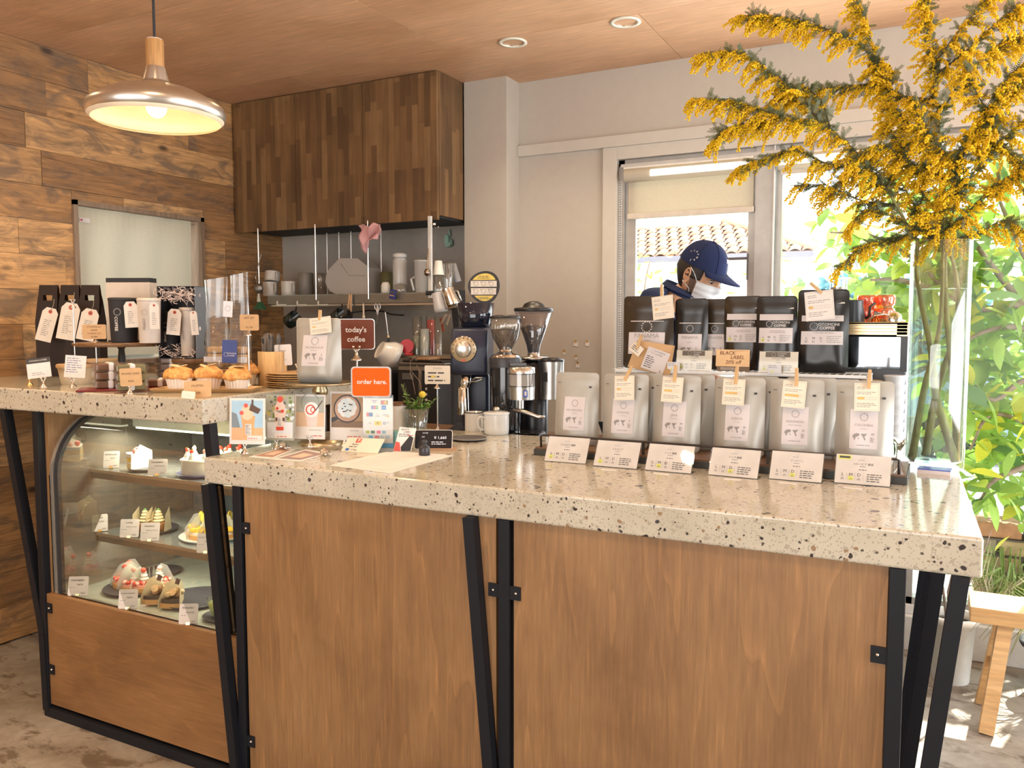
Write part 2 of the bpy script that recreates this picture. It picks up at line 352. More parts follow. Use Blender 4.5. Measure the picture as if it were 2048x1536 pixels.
def ply_mat(name, cs, axis, scale=1.0, rough=0.45, rnd=True, fig=0.95):
    """veneered plywood: broad cathedral figure with fine light flecks"""
    m, n, p = nodes(name); t = N(n, 'TexCoord'); oi = N(n, 'ObjectInfo'); sc = N(n, 'CombineXYZ')
    for q in range(3): n.links.new(oi.outputs['Random'], sc.inputs[q])
    s2 = N(n, 'VectorMath', operation='SCALE'); s2.inputs['Scale'].default_value = 11 if rnd else 0; n.links.new(sc.outputs[0], s2.inputs[0])
    ad = N(n, 'VectorMath', operation='ADD'); n.links.new(t.outputs['Object'], ad.inputs[0]); n.links.new(s2.outputs[0], ad.inputs[1])
    def mp(a, b_):
        s = {'x': (a, b_, b_), 'y': (b_, a, b_), 'z': (b_, b_, a)}[axis]
        q = N(n, 'Mapping'); q.inputs['Scale'].default_value = tuple(x * scale for x in s); n.links.new(ad.outputs[0], q.inputs[0]); return q.outputs[0]
    big = noise(n, mp(0.33, 3.4), 1.4, 2, 0.45, 0.15)
    mlt = N(n, 'Math', operation='MULTIPLY'); mlt.inputs[1].default_value = 11; n.links.new(big, mlt.inputs[0])
    fr = N(n, 'Math', operation='FRACT'); n.links.new(mlt.outputs[0], fr.inputs[0])
    ln = ramp(n, fr.outputs[0], [(0.0, (0.80, 0.80, 0.80)), (0.04, (1.16, 1.14, 1.10)), (0.14, (1.0, 1.0, 1.0)), (1.0, (0.90, 0.90, 0.90))])
    f2 = noise(n, mp(3.5, 60), 2.0, 5, 0.6, 0.2); f3 = noise(n, mp(0.9, 1.6), 2.2, 4, 0.55, 0.5)
    c = ramp(n, f3, [(0.3, cs[0]), (0.5, cs[1]), (0.7, cs[2])])
    c = mix(n, c, ln, fig, 'MULTIPLY'); c = mix(n, c, ramp(n, f2, [(0.3, (0.80, 0.80, 0.80)), (0.60, (1.04, 1.04, 1.04)), (0.72, (1.35, 1.28, 1.18))]), 0.9, 'MULTIPLY')
    n.links.new(c, p.inputs['Base Color']); p.inputs['Roughness'].default_value = rough; return m

WHITE_WALL = P((0.50, 0.455, 0.395), 0.75, var=0.02, name='wall_paint', bmp=0.08)
WHITE_TRIM = P((0.57, 0.53, 0.465), 0.6, var=0.02, name='trim_paint')
GREY_WALL = P((0.36, 0.335, 0.30), 0.6, var=0.04, name='kitchen_panel')
ALU = P((0.42, 0.40, 0.37), 0.42, 0.55, name='aluminium_frame')
BLACK_STEEL = P((0.009, 0.010, 0.014), 0.5, 0.0, spec=0.25, name='black_steel')
CHROME = P((0.80, 0.76, 0.70), 0.12, 1.0, 0.02, name='chrome')
STEEL = P((0.62, 0.60, 0.57), 0.3, 1.0, 0.03, name='steel')
BRASS = P((0.47, 0.38, 0.24), 0.34, 1.0, 0.1, name='aged_brass')
GOLD = P((0.85, 0.62, 0.25), 0.25, 1.0, name='gold_paint')
WHITE = P((0.80, 0.78, 0.75), 0.35, name='white_plastic')
PORC = P((0.78, 0.76, 0.72), 0.15, var=0.02, name='white_glaze', coat=0.4)
PAPER = P((0.74, 0.70, 0.665), 0.7, var=0.02, name='paper')
CREAM = P((0.78, 0.70, 0.58), 0.7, var=0.03, name='cream_card')
KRAFT = P((0.58, 0.37, 0.19), 0.8, var=0.06, name='kraft_card')
INK = P((0.06, 0.055, 0.055), 0.8, name='ink')
GREYINK = P((0.30, 0.28, 0.27), 0.8, name='grey_print')
REDINK = P((0.55, 0.10, 0.07), 0.8, name='red_print')
LIME = P((0.72, 0.74, 0.18), 0.8, name='highlighter')
BLACK = P((0.018, 0.018, 0.02), 0.35, name='black_plastic')
MATTE_BLACK = P((0.022, 0.022, 0.026), 0.7, name='matt_black')
NAVY = P((0.022, 0.030, 0.062), 0.38, name='navy_enamel')
DARKPLATE = P((0.045, 0.045, 0.055), 0.35, name='dark_stoneware')
CLEAR = glassy('clear_film', (0.97, 0.97, 0.97), 0.93, 0.08, 0.3)
ACRYL = glassy('clear_acrylic', (0.97, 0.98, 0.98), 0.98, 0.02, 0.05, 0.6)
PANE = glassy('window_glass', (0.97, 0.99, 0.98), 1.0, 0.0, 0.02, 0.25)
SHOWGLASS = glassy('showcase_glass', (0.90, 0.91, 0.88), 1.0, 0.0, 0.35)
FROST = glassy('frosted_plastic', (0.75, 0.73, 0.70), 0.55, 0.3, 0.2)
TERR = terrazzo(); LAM = laminate(); PLANK = plank_mat(); FLOORM = floor_mat()
CEIL = ply_mat('lauan_plywood', ((0.55, 0.31, 0.17), (0.65, 0.385, 0.22), (0.72, 0.44, 0.265)), 'x', 1.0, 0.42, fig=0.3)
PANELV = ply_mat('stained_veneer_upright', ((0.215, 0.110, 0.043), (0.275, 0.146, 0.060), (0.325, 0.180, 0.078)), 'z', 1.3, 0.5)
PANELH = ply_mat('stained_veneer_lying', ((0.19, 0.088, 0.030), (0.25, 0.120, 0.043), (0.30, 0.150, 0.058)), 'x', 1.3, 0.5, fig=0.7)
BAMBOO = wood('pale_wood', (0.42, 0.25, 0.10), (0.55, 0.34, 0.15), (0.62, 0.40, 0.19), 'x', 1.6)
LIGHTWOOD = wood('light_wood', (0.50, 0.30, 0.12), (0.60, 0.38, 0.17), (0.66, 0.44, 0.22), 'z', 1.4)
BENCHW = wood('bench_pine', (0.55, 0.30, 0.11), (0.62, 0.36, 0.15), (0.68, 0.42, 0.19), 'x', 0.8)
WALNUT = wood('walnut_board', (0.10, 0.045, 0.018), (0.17, 0.08, 0.03), (0.24, 0.12, 0.05), 'x', 1.2, coat=0.3)
# ================================================================ setting
XW = -3.588; YB = 3.87; ZC = 2.633; YF = -2.4; XR = 2.2
struct('floor', B(FLOORM).box(XW - .1, XR + .1, YF - .1, YB + .12, -0.06, 0))
# ceiling of plywood sheets
cl = struct('ceiling', B(MATTE_BLACK).box(XW - .1, XR + .1, YF - .1, YB + .12, ZC + 0.012, ZC + 0.05))
xs = [XW, -2.93, -1.112, 0.71, XR + .05]; ys = [YF, -1.31, -0.40, 0.51, 1.42, 2.33, 3.24, YB]
for j in range(len(ys) - 1):
    off = 0 if j >= 6 else (0.0 if j % 2 == 0 else -0.91)
    xx = sorted(set([XW, XR + .05] + [x + off for x in (-2.93, -1.112, 0.71, 1.62) if XW < x + off < XR]))
    for i in range(len(xx) - 1):
        obj('plywood_sheet', B(CEIL).box(xx[i] + .0012, xx[i + 1] - .0012, ys[j] + .0012, ys[j + 1] - .0012, ZC, ZC + 0.012), cl)
# left wall of reclaimed planks, with a curtained hatch
HY0, HY1, HZ0, HZ1 = 2.494, 3.258, 1.20, 1.972
wl = struct('wall_left', B(MATTE_BLACK).box(XW - .14, XW - .03, YF, HY0, 0, ZC).box(XW - .14, XW - .03, HY1, YB + .1, 0, ZC).box(XW - .14, XW - .03, HY0, HY1, 0, HZ0).box(XW - .14, XW - .03, HY0, HY1, HZ1, ZC))
R = random.Random(5); row = 0.1545; k = 0
z1 = ZC
while z1 > 0.01:
    z0 = max(0, z1 - row); y = YF + R.uniform(-.6, 0)
    while y < YB:
        L = R.uniform(0.55, 1.35); a, b = max(y, YF), min(y + L, YB); y += L
        if b - a < 0.02: continue
        segs = [(a, b)]; fill = None
        if z1 > HZ0 + .01 and z0 < HZ1 - .01:
            segs = [(s0, s1) for s0, s1 in ((a, min(b, HY0)), (max(a, HY1), b)) if s1 - s0 > 0.004]
            if (z1 > HZ1 or z0 < HZ0) and min(b, HY1) - max(a, HY0) > .01: fill = (max(a, HY0), min(b, HY1)); segs.append(fill)
        for s0, s1 in segs:
            t = 0.024 + R.uniform(0, 0.006); zz0, zz1 = z0, z1
            if (s0, s1) == fill: zz0, zz1 = (HZ1, z1) if z1 > HZ1 else (z0, HZ0)
            bb = B(PLANK).box(-t, 0, -(s1 - s0) / 2 + .0008, (s1 - s0) / 2 - .0008, -(zz1 - zz0) / 2 + .0008, (zz1 - zz0) / 2 - .0008)
            o = obj('plank', bb, wl); o.location = (XW + R.uniform(-0.002, 0.002), (s0 + s1) / 2, (zz0 + zz1) / 2)
    z1 -= row
FRW = wood('weathered_frame', (0.20, 0.13, 0.08), (0.29, 0.20, 0.13), (0.36, 0.26, 0.18), 'z', 1.0)
hatch = struct('window_1', B(FRW).box(XW - .14, XW + .012, HY0, HY0 + .022, HZ0, HZ1).box(XW - .14, XW + .012, HY1 - .022, HY1, HZ0, HZ1)
       .box(XW - .14, XW + .012, HY0, HY1, HZ1 - .022, HZ1).box(XW - .14, XW + .03, HY0, HY1, HZ0, HZ0 + .022))
struct('wall_behind_hatch', B(P((0.30, 0.27, 0.2), 0.8)).box(XW - .75, XW - .72, 2.2, 3.9, 0.9, 2.2))
cb = B(fabric((0.66, 0.62, 0.48), 'curtain_cloth', 0.25)); nu, nv = 60, 14
y0, y1 = HY0 + .020, HY1 - .058
vs = []; fs = []
for j in range(nv + 1):
    for i in range(nu + 1):
        u = i / nu; v_ = j / nv; amp = 0.004 + 0.010 * v_
        vs.append((XW - 0.030 + amp * sin(u * 21 + 2 * sin(v_ * 3)) + (0.002 * sin(u * 120) if v_ < .12 else 0) + 0.006 * v_ * sin(u * 8 + 1), y0 + (y1 - y0) * u, HZ1 - 0.020 - v_ * 0.71 + (0.0022 * sin(u * 110) if j == 0 else 0)))
for j in range(nv):
    for i in range(nu): a = j * (nu + 1) + i; fs.append((a, a + 1, a + nu + 2, a + nu + 1))
cb.add(vs, fs, None, True)
ct = thing('curtain', 'cream cloth curtain hanging in the wooden framed hatch', 'curtain')
obj('cloth', cb, ct)
obj('curtain_rod', B(STEEL).cyl((XW - .042, HY0 + .022, HZ1 - .036), (XW - .042, HY1 - .022, HZ1 - .036), .004), ct)
c2 = B(PAPER).box(-.0005, .0005, 0, .055, -.022, 0); c2.mat(P((.6, .15, .25), .7)).box(.0006, .0008, .004, .018, -.016, -.006)
o = obj('maker_tag', c2, ct); o.location = (XW - .016, y0 + .025, HZ1 - .075)
# back wall: windows to the right
WX0, WX1, WZ1 = -1.425, 1.50, 2.195
wb = B(WHITE_WALL).box(XW - .1, WX0, YB, YB + .12, 0, ZC).box(WX0, WX1, YB, YB + .12, WZ1, ZC).box(WX0, -0.12, YB, YB + .12, 0, 0.98).box(WX1, XR + .1, YB, YB + .12, 0, ZC)
struct('wall_back', wb)
struct('wall_kitchen', B(GREY_WALL).box(-3.30, -2.215, YB - .012, YB, 0, 2.6))
struct('pilaster', B(WHITE_WALL).box(-2.212, -1.966, 3.73, YB, 0, ZC))
struct('trim_1', B(WHITE_TRIM).box(-1.966, XR, YB - .022, YB, 2.256, 2.312, .003))
struct('trim_2', B(WHITE_TRIM).box(-1.498, WX0, YB - .014, YB, 0.9, 2.256, .002).box(WX0, XR, YB - .014, YB, WZ1, 2.256, .002))
struct('trim_3', B(P((.70, .68, .64), .5)).box(-0.12, WX1, YB - .03, YB + .10, 0, 0.15, .004).box(-0.12, WX1, YB + .0, YB + .10, 0.15, .19, .003))
struct('wall_front', B(WHITE_WALL).box(XW - .1, -2.7, YF - .1, YF, 0, ZC).box(1.0, XR + .1, YF - .1, YF, 0, ZC).box(-2.7, 1.0, YF - .1, YF, 0, .45).box(-2.7, 1.0, YF - .1, YF, 2.5, ZC))
struct('wall_right', B(WHITE_WALL).box(XR, XR + .1, YF, .6, 0, ZC).box(XR, XR + .1, 3.4, YB, 0, ZC).box(XR, XR + .1, .6, 3.4, 2.5, ZC).box(XR, XR + .1, .6, 3.4, 0, .25))
# aluminium window in the back wall
wn = struct('window_2', B(ALU).box(WX0, WX0 + .03, YB + .02, YB + .10, .98, WZ1).box(WX0, WX1, YB + .02, YB + .10, WZ1 - .03, WZ1).box(WX0, -.12, YB + .02, YB + .10, .98, 1.01))
obj('sash', B(ALU).box(WX0 + .035, WX0 + .085, YB + .03, YB + .06, 1.01, WZ1 - .03).box(-.80, -.755, YB + .03, YB + .06, 1.01, WZ1 - .03).box(WX0 + .035, -.755, YB + .03, YB + .06, 1.01, 1.06).box(WX0 + .035, -.755, YB + .03, YB + .06, WZ1 - .08, WZ1 - .03), wn)
obj('mullion', B(ALU).box(-.765, -.685, YB + .01, YB + .09, .98, WZ1).mat(P((.75, .73, .7), .4)).box(-.685, -.680, YB + .0, YB + .02, .98, WZ1).mat(ALU).box(-.68, -.655, YB + .05, YB + .09, .98, WZ1), wn)
obj('sash', B(ALU).box(.48, .54, YB + .02, YB + .09, .19, WZ1).box(-.12, -.07, YB + .02, YB + .09, .19, 1.0).box(-.12, WX1, YB + .02, YB + .09, .19, .22), wn)
for a, b, zz in ((WX0 + .085, -.80, 1.06), (-.655, -.12, 1.01), (-.12, .48, .22), (.54, WX1, .22)):
    obj('pane', B(PANE).box(a, b, YB + .045, YB + .049, zz, WZ1 - .03), wn)
obj('window_latch', B(P((.10, .09, .09), .4)).box(-.95, -.80, YB + .02, YB + .03, 1.693, 1.705).box(-.800, -.795, YB + .015, YB + .03, 1.60, 1.72), wn)
obj('blind_track', B(P((.50, .48, .44), .4)).box(WX0 + .02, WX1, YB - .012, YB + .02, 2.155, 2.17), wn)
# roller blinds
BL = fabric((0.72, 0.66, 0.54), 'blind_cloth', 0.42)
def blind(x0, x1, zb, label, chain=True):
    t = thing('roller_blind', label, 'blind', (0, 0, 0), 0, 'roller blinds over the back window')
    obj('roller', B(BL).cyl((x0 - .01, YB - .002, 2.115), (x1 + .01, YB - .002, 2.115), .033, n=16), t)
    obj('valance', B(P((.78, .75, .68), .4)).box(x0 - .02, x1 + .02, YB - .01, YB + .02, 2.146, 2.155), t)
    obj('cloth', B(BL).box(x0, x1, YB + .012, YB + .0135, zb, 2.115), t)
    obj('bottom_bar', B(P((.60, .54, .45), .5)).box(x0 - .004, x1 + .004, YB + .003, YB + .021, zb - .006, zb + .022, .004), t)
    ch = B(P((.75, .74, .70), .3))
    for k in range(90 if chain else 0): ch.sph((x0 - .032, YB + .0, 2.09 - k * .0115), .0032, 6, 4).sph((x0 - .046, YB + .012, 2.09 - k * .0115), .0032, 6, 4)
    if chain: obj('bead_chain', ch, t, kind='stuff')
blind(-1.372, -.775, 1.912, 'cream roller blind half lowered over the left window sash')
blind(-.655, .46, 2.07, 'cream roller blind rolled nearly up above the mimosa branches', False)
# ================================================================ counters
Y0 = 1.763
hc = thing('high_counter', 'tall terrazzo-topped counter on slanting black legs at left', 'counter')
hb = B(TERR).flat([(XW + .003, Y0), (-1.962, Y0), (-2.052, 2.60), (XW + .003, 2.60)], 1.0, 1.078)
bm = bmesh.new()
def slab(pts, z0, z1, bev=.006):
    me = mesh(B(TERR).flat(pts, z0, z1)); bm = bmesh.new(); bm.from_mesh(me)
    bmesh.ops.bevel(bm, geom=bm.edges[:], offset=bev, segments=3, profile=.5, affect='EDGES')
    for f in bm.faces: f.smooth = False
    bm.to_mesh(me); bm.free(); return me
o = obj('countertop', slab([(XW + .003, Y0), (-1.962, Y0), (-2.052, 2.60), (XW + .003, 2.60)], 1.094, 1.172), hc, 'pale terrazzo slab with dark chips')
mc = thing('main_counter', 'long lower terrazzo-topped counter with two veneered front panels', 'counter')
o = obj('countertop', slab([(-1.966, Y0), (0.087, Y0), (0.056, 2.66), (-2.062, 2.66)], .918, .996), mc, 'pale terrazzo slab with dark chips')
# veneered panels
obj('front_panel', B(PANELH).box(-2.775, -1.86, Y0 + .012, Y0 + .03, .045, .447), hc, 'stained veneer panel below the showcase')
obj('side_panel', B(PANELV).box(-2.775, -2.757, Y0 + .03, 2.45, .045, 1.093), hc)
obj('front_panel', B(PANELV).box(-1.815, -.965, Y0 + .012, Y0 + .03, .045, .917), mc)
obj('front_panel', B(PANELV).box(-.915, -.075, Y0 + .012, Y0 + .03, .045, .917), mc)
obj('side_panel', B(PANELV).box(-1.815, -1.797, Y0 + .03, 2.5, .045, .917), mc)
obj('back_panel', B(PANELV).box(-2.0, -.08, 2.60, 2.62, .045, .917), mc)
obj('back_panel', B(PANELV).box(XW + .01, -2.06, 2.55, 2.57, .0, 1.093), hc)
PW = .030
def post(x, y, z, par): obj('post', B(BLACK_STEEL).box(x - PW / 2, x + PW / 2, y, y + PW, 0, z, .0015), par)
def lean(x0, z0, x1, z1, y, par, n='leg'): obj(n, B(BLACK_STEEL).bar((x0, y + PW / 2, z0), (x1, y + PW / 2, z1), PW, PW, (0, 1, 0)), par)
for x, z, par in ((-2.790, 1.093, hc), (-1.838, .917, mc), (-.940, .917, mc), (-.058, .917, mc)):
    post(x, Y0 + .004, z, par)
lean(-2.975, 1.093, -2.80, .30, Y0 + .002, hc); lean(-2.80, .30, -2.792, 0.02, Y0 + .001, hc)
lean(-1.985, 1.093, -1.868, .0, Y0 + .030, hc)
lean(-1.945, .917, -1.85, .0, Y0 - .018, mc)
lean(-1.030, .917, -.950, .0, Y0 - .018, mc)
lean(.052, .917, -.045, .0, Y0 + .002, mc)
for yy in (2.22, 2.43, 2.62):
    dx = -.060 * (yy - 1.76); lean(.056 + dx, .917, -.050 + dx * .5, .0, yy - PW / 2, mc); post(-.066 + dx * .3, yy - .03, .917, mc)
bz = B(BLACK_STEEL).box(-2.80, -1.85, Y0 + .002, Y0 + .032, .0, .035)
obj('base_rail', bz, hc); obj('base_rail', B(BLACK_STEEL).box(-1.82, -.06, Y0 + .004, Y0 + .034, 0, .035), mc)
def bracket(x, z, par, d=1):
    b = B(BLACK_STEEL).box(min(x, x + d * .03), max(x, x + d * .03), Y0 + .007, Y0 + .011, z - .017, z + .017)
    b.mat(CHROME).lathe([(0.0, .0035), (.0035, .002), (.004, 0)], M=MX.Translation((x + d * .017, Y0 + .007, z)) @ MX.Rotation(pi / 2, 4, 'X'), n=8)
    obj('bracket', b, par)
for x, z, par, d in ((-2.775, .398, hc, 1), (-2.775, .175, hc, 1), (-1.823, .795, mc, 1), (-1.823, .14, mc, 1), (-1.853, .10, hc, -1), (-.925, .735, mc, 1), (-.955, .735, mc, -1), (-.073, .735, mc, -1)):
    bracket(x, z, par, d)
# upper cabinet
uc = thing('upper_cabinet', 'laminated dark wood wall cabinet hung under the ceiling', 'cabinet')
obj('body', B(LAM).box(-3.57, -2.218, 3.502, 3.728, 1.935, ZC - .004).mat(MATTE_BLACK).box(-3.57, -2.235, 3.505, YB - .015, 1.925, 1.935), uc)
for k in range(3):
    a = -3.572 + k * .4513; obj('door', B(LAM).box(a + .0015, a + .4498, 3.480, 3.500, 1.912, ZC - .006), uc)
# window jamb pins with small notes on the wall, pendant and downlights
EM = P((1.0, 0.72, 0.42), .5, emit=7, name='bulb_glow')
t = thing('pendant_lamp', 'brushed metal pendant lamp with a wide shallow shade and wooden neck', 'lamp', (-1.877, 1.559, 1.976))
prof = [(.020, .10), (.024, .098), (.036, .062), (.05, .056), (.105, .040), (.150, .018), (.170, .002), (.1755, -.012), (.172, -.028), (.163, -.036)]
obj('shade', B(P((.62, .58, .52), .30, .95, .05, name='brushed_aluminium')).lathe(prof, n=64, cap=False), t)
pin = [(r - .002, z - .002) for r, z in prof[3:]]
obj('shade_lining', B(P((.80, .66, .48), .5, name='shade_lining')).lathe([(.001, .052)] + pin, n=64, cap=False), t)
obj('vented_collar', B(STEEL).lathe([(.0245, .103), (.037, .058), (.0375, .05)], n=32, cap=False).mat(MATTE_BLACK), t)
sl = B(P((1, .72, .4), .5, emit=3, name='lamp_slot'))
for k in range(10):
    a = 2 * pi * k / 10; sl.box(-.0022, .0022, -.034, -.0325, .066, .086, M=MX.Rotation(a, 4, 'Z') @ MX.Rotation(-.28, 4, 'X') @ MX.Translation((0, .0165, .0)))
obj('slots', sl, t, kind='stuff')
obj('neck', B(wood('teak_neck', (.36, .17, .06), (.48, .25, .09), (.56, .31, .12), 'z', 2.5)).lathe([(.0225, .103), (.0225, .172), (.0215, .174)], n=32).mat(PAPER).lathe([(.020, .174), (.020, .176)], n=24), t)
obj('cord', B(MATTE_BLACK).cyl((0, 0, .176), (0, 0, ZC - 1.976), .0035, n=8), t)
obj('bulb', B(EM).sph((0, 0, -.002), .026, 16, 10).cyl((0, 0, .02), (0, 0, .06), .014), t)
lamp('pendant_light', 'POINT', 1.3, (1, .56, .26), (-1.877, 1.559, 1.935), shadow_soft_size=.03)
for x, y, lb in ((-1.709, 3.304, 'round recessed ceiling downlight nearer the wooden cabinet'), (-1.187, 3.299, 'round recessed ceiling downlight nearer the mimosa')):
    t = thing('downlight', lb, 'light', (x, y, ZC), 0, 'recessed downlights in the plywood ceiling')
    obj('rim', B(P((.80, .78, .66), .4)).lathe([(.062, -.0005), (.064, -.005), (.048, -.006), (.047, -.0005)], n=32, cap=False), t)
    obj('reflector', B(P((.9, .86, .8), .12, 1.0)).lathe([(.047, -.003), (.040, .045), (.02, .06), (.001, .062)], n=32, cap=False), t)
    obj('bulb', B(P((1, .85, .66), .5, emit=9, name='halogen')).sph((0, 0, .03), .016, 12, 8), t)
    lamp('downlight_beam', 'SPOT', 16, (1, .78, .52), (x, y, ZC - .01), (0, 0, 0), spot_size=rad(115), spot_blend=.8, shadow_soft_size=.03)
# more of the same downlights over the customer side and along the plank wall, out of the frame
for x, y, e in ((-2.9, 1.2, 60), (-2.6, 2.2, 32), (-3.0, 0.2, 44), (-1.2, .9, 40), (-.1, 1.0, 36), (-1.9, 2.55, 16)):
    lamp('downlight_beam', 'SPOT', e, (1, .74, .46), (x, y, ZC - .012), (0, 0, 0), spot_size=rad(130), spot_blend=.9, shadow_soft_size=.04)
# ================================================================ coffee pouches
FOIL = P((.40, .385, .345), .38, .12, .03, name='matt_silver_pouch')
FOILB = P((.016, .015, .015), .30, 0, .1, name='black_pouch')
FOILBR = P((.035, .024, .014), .26, 0, .1, name='dark_brown_pouch')
LABELW = P((.62, .575, .575), .6, var=.01, name='label_paper')
MAPG = P((.28, .26, .25), .8, name='map_print')
MAPS = [[(0, .60), (.06, .80), (.16, .92), (.34, 1.0), (.50, .90), (.46, .72), (.42, .60), (.37, .66), (.33, .50), (.30, .62), (.24, .55), (.22, .34), (.16, .10), (.11, .12), (.10, .38), (.03, .42)],
        [(.36, .34), (.44, .40), (.47, .28), (.40, .22)],
        [(.56, .84), (.66, .95), (.80, .92), (1.0, 1.0), (.93, .80), (.88, .66), (.82, .56), (.78, .48), (.86, .40), (.90, .24), (.83, .02), (.79, .18), (.76, .38), (.70, .56), (.64, .74)]]
def worldmap(b, x, z, w_, h_, y=-.0009):
    b.mat(MAPG)
    for p in MAPS:
        pts = [(x + w_ * (u - .5), y, z + h_ * (v_ - .5)) for u, v_ in p]
        c = (sum(q[0] for q in pts) / len(pts), y, sum(q[2] for q in pts) / len(pts)); n = len(pts)
        b.add(pts + [c], [(i, (i + 1) % n, n) for i in range(n)])
def front_fn(w_, h_, t, seed=0):
    R = random.Random(seed); a, b_, c_, d_ = (R.uniform(0, 6) for _ in range(4))
    def f(x, z):
        u = x / w_; v_ = max(0, min(1, z / h_)); th = t * (1 - v_ ** 1.5) * (0.45 + .55 * min(1, v_ * 9)) + .003
        th *= (1 - .55 * (2 * u) ** 4 * (v_ < .97))
        return -th - .0022 * (1 - v_) * sin(9 * u + 7 * v_ + a) - .0012 * sin(14 * u - 9 * v_ + b_) * (1 - v_)
    return f
def pouch_mesh(w_, h_, t, m, fn, zipz=.88, notch=True, curl=0):
    b = B(m); nu, nv = 16, 30; r = .013; zs_ = [.93 * j / 22 for j in range(23)] + [.93 + .07 * sin(pi / 2 * j / 8) for j in range(1, 9)]
    for side in (1, -1):
        vs = []; fs = []
        for j in range(nv + 1):
            z = h_ * zs_[j]
            hw = w_ / 2 * (1 - .045 * sin(pi * min(1, z / h_ / .6)) * 0 + .02 * (1 - z / h_))
            if z > h_ - r: q = (z - (h_ - r)) / r; hw -= r * (1 - math.sqrt(max(0, 1 - q * q)))
            if z < r: q = (r - z) / r; hw -= r * .7 * (1 - math.sqrt(max(0, 1 - q * q)))
            for i in range(nu + 1):
                x = -hw + 2 * hw * i / nu; e = abs(x / hw); y = fn(x, z) * (1 - e ** 6)
                if abs(z / h_ - zipz) < .022: y -= .0016
                y = y if side > 0 else -y * .85
                vs.append((x, y, z))
        for j in range(nv):
            for i in range(nu):
                a = j * (nu + 1) + i; q = (a, a + 1, a + nu + 2, a + nu + 1); fs.append(q if side > 0 else q[::-1])
        b.add(vs, fs, None, True)
    # gusset floor
    n = nu + 1; hw = w_ / 2 * 1.02 - r * .7
    fl = [(-hw + 2 * hw * i / nu, fn(-hw + 2 * hw * i / nu, 0) * (1 - abs(-1 + 2 * i / nu) ** 6), .001) for i in range(nu + 1)]
    bk = [(p[0], -p[1] * .85, .001) for p in fl]
    b.add(fl + bk[::-1], [tuple(range(2 * n))[::-1]])
    return b
def drape(b, fn, off=.0008):
    b.v = [(p[0], fn(p[0], p[2]) - off + (p[1] + .0006), p[2]) for p in b.v]; return b
def grid(b, x0, x1, z0, z1, y=-.0006, nx=8, nz=8, sk=0):
    vs = [(x0 + (x1 - x0) * i / nx, y, z0 + (z1 - z0) * j / nz) for j in range(nz + 1) for i in range(nx + 1)]
    return b.add(vs, [(j * (nx + 1) + i, j * (nx + 1) + i + 1, (j + 1) * (nx + 1) + i + 1, (j + 1) * (nx + 1) + i) for j in range(nz) for i in range(nx)], None, True)
def white_label(name, farm, roast, zc=.098, w_=.068, h_=.104, s=1.0):
    b = B(LABELW); grid(b, -w_ / 2, w_ / 2, zc - h_ / 2, zc + h_ / 2)
    b.mat(INK).emblem(0, zc + h_ * .31, .0095 * s)
    b.mat(GREYINK).text(name, 0, zc + h_ * .10, .0098 * s if len(name) < 8 else .0090 * s, y=-.0009, bold=.008)
    b.text('- ' + farm + ' -', 0, zc + h_ * .01, .0042 * s, y=-.0009)
    worldmap(b, -.009 * s, zc - h_ * .20, .036 * s, .020 * s)
    b.mat(INK).text(roast, w_ * .33, zc - h_ * .13, .0085 * s, y=-.0009)
    b.lines(w_ * .24, w_ * .42, zc - h_ * .33, zc - h_ * .20, 4, 3)
    b.text('OTOMONI COFFEE', 0, zc - h_ * .41, .0036 * s, y=-.0009, bold=.02)
    return b
def pin(par_or_none, label, loc, rot, L=.050):
    t = thing('clothespin', label, 'clothespin', loc, rot, 'wooden clothespins')
    for s_, y in ((-1, -.0045), (1, .0005)):
        obj('prong', B(LIGHTWOOD).prism([(-.0042, 0), (.0042, 0), (.0046, L * .55), (.0040, L), (-.0040, L), (-.0046, L * .55)], y, y + .004), t)
    obj('spring', B(STEEL).cyl((-.0062, -.0002, L * .42), (.0062, -.0002, L * .42), .0018, n=8), t)
    return t
def info_card(bar, label, loc, rot, w_=.062, h_=.074, dark=False):
    b = B(CREAM if not dark else PAPER).box(-w_ / 2, w_ / 2, -.0005, .0005, -h_, 0)
    b.mat(GREYINK); e = .003
    for a in ((-w_ / 2 + e, w_ / 2 - e, -e - .0004, -e), (-w_ / 2 + e, w_ / 2 - e, -h_ + e, -h_ + e + .0004), (-w_ / 2 + e, -w_ / 2 + e + .0004, -h_ + e, -e), (w_ / 2 - e - .0004, w_ / 2 - e, -h_ + e, -e)): b.rect(*a)
    b.mat(GREYINK).lines(-w_ * .40, w_ * .05, -h_ * .24, -h_ * .12, 2, 1).lines(-w_ * .40, w_ * .38, -h_ * .42, -h_ * .30, 2, 2)
    b.mat(GREYINK).rect(-w_ * .38, w_ * .38, -h_ * .595, -h_ * .59).rect(-w_ * .38, w_ * .38, -h_ * .50, -h_ * .495)
    for k in range(9): b.rect(-w_ * .38 + w_ * .095 * k - .0002, -w_ * .38 + w_ * .095 * k + .0002, -h_ * .59, -h_ * .50)
    b.mat(P((.66, .45, .16), .8)).rect(-w_ * .38, -w_ * .38 + w_ * .76 * bar, -h_ * .588, -h_ * .502, -.0008)
    b.mat(GREYINK).lines(-w_ * .40, w_ * .40, -h_ * .88, -h_ * .70, 3, 5)
    return solo('info_card', b, label, 'card', loc, rot, 'cream cards clipped to the coffee pouches')
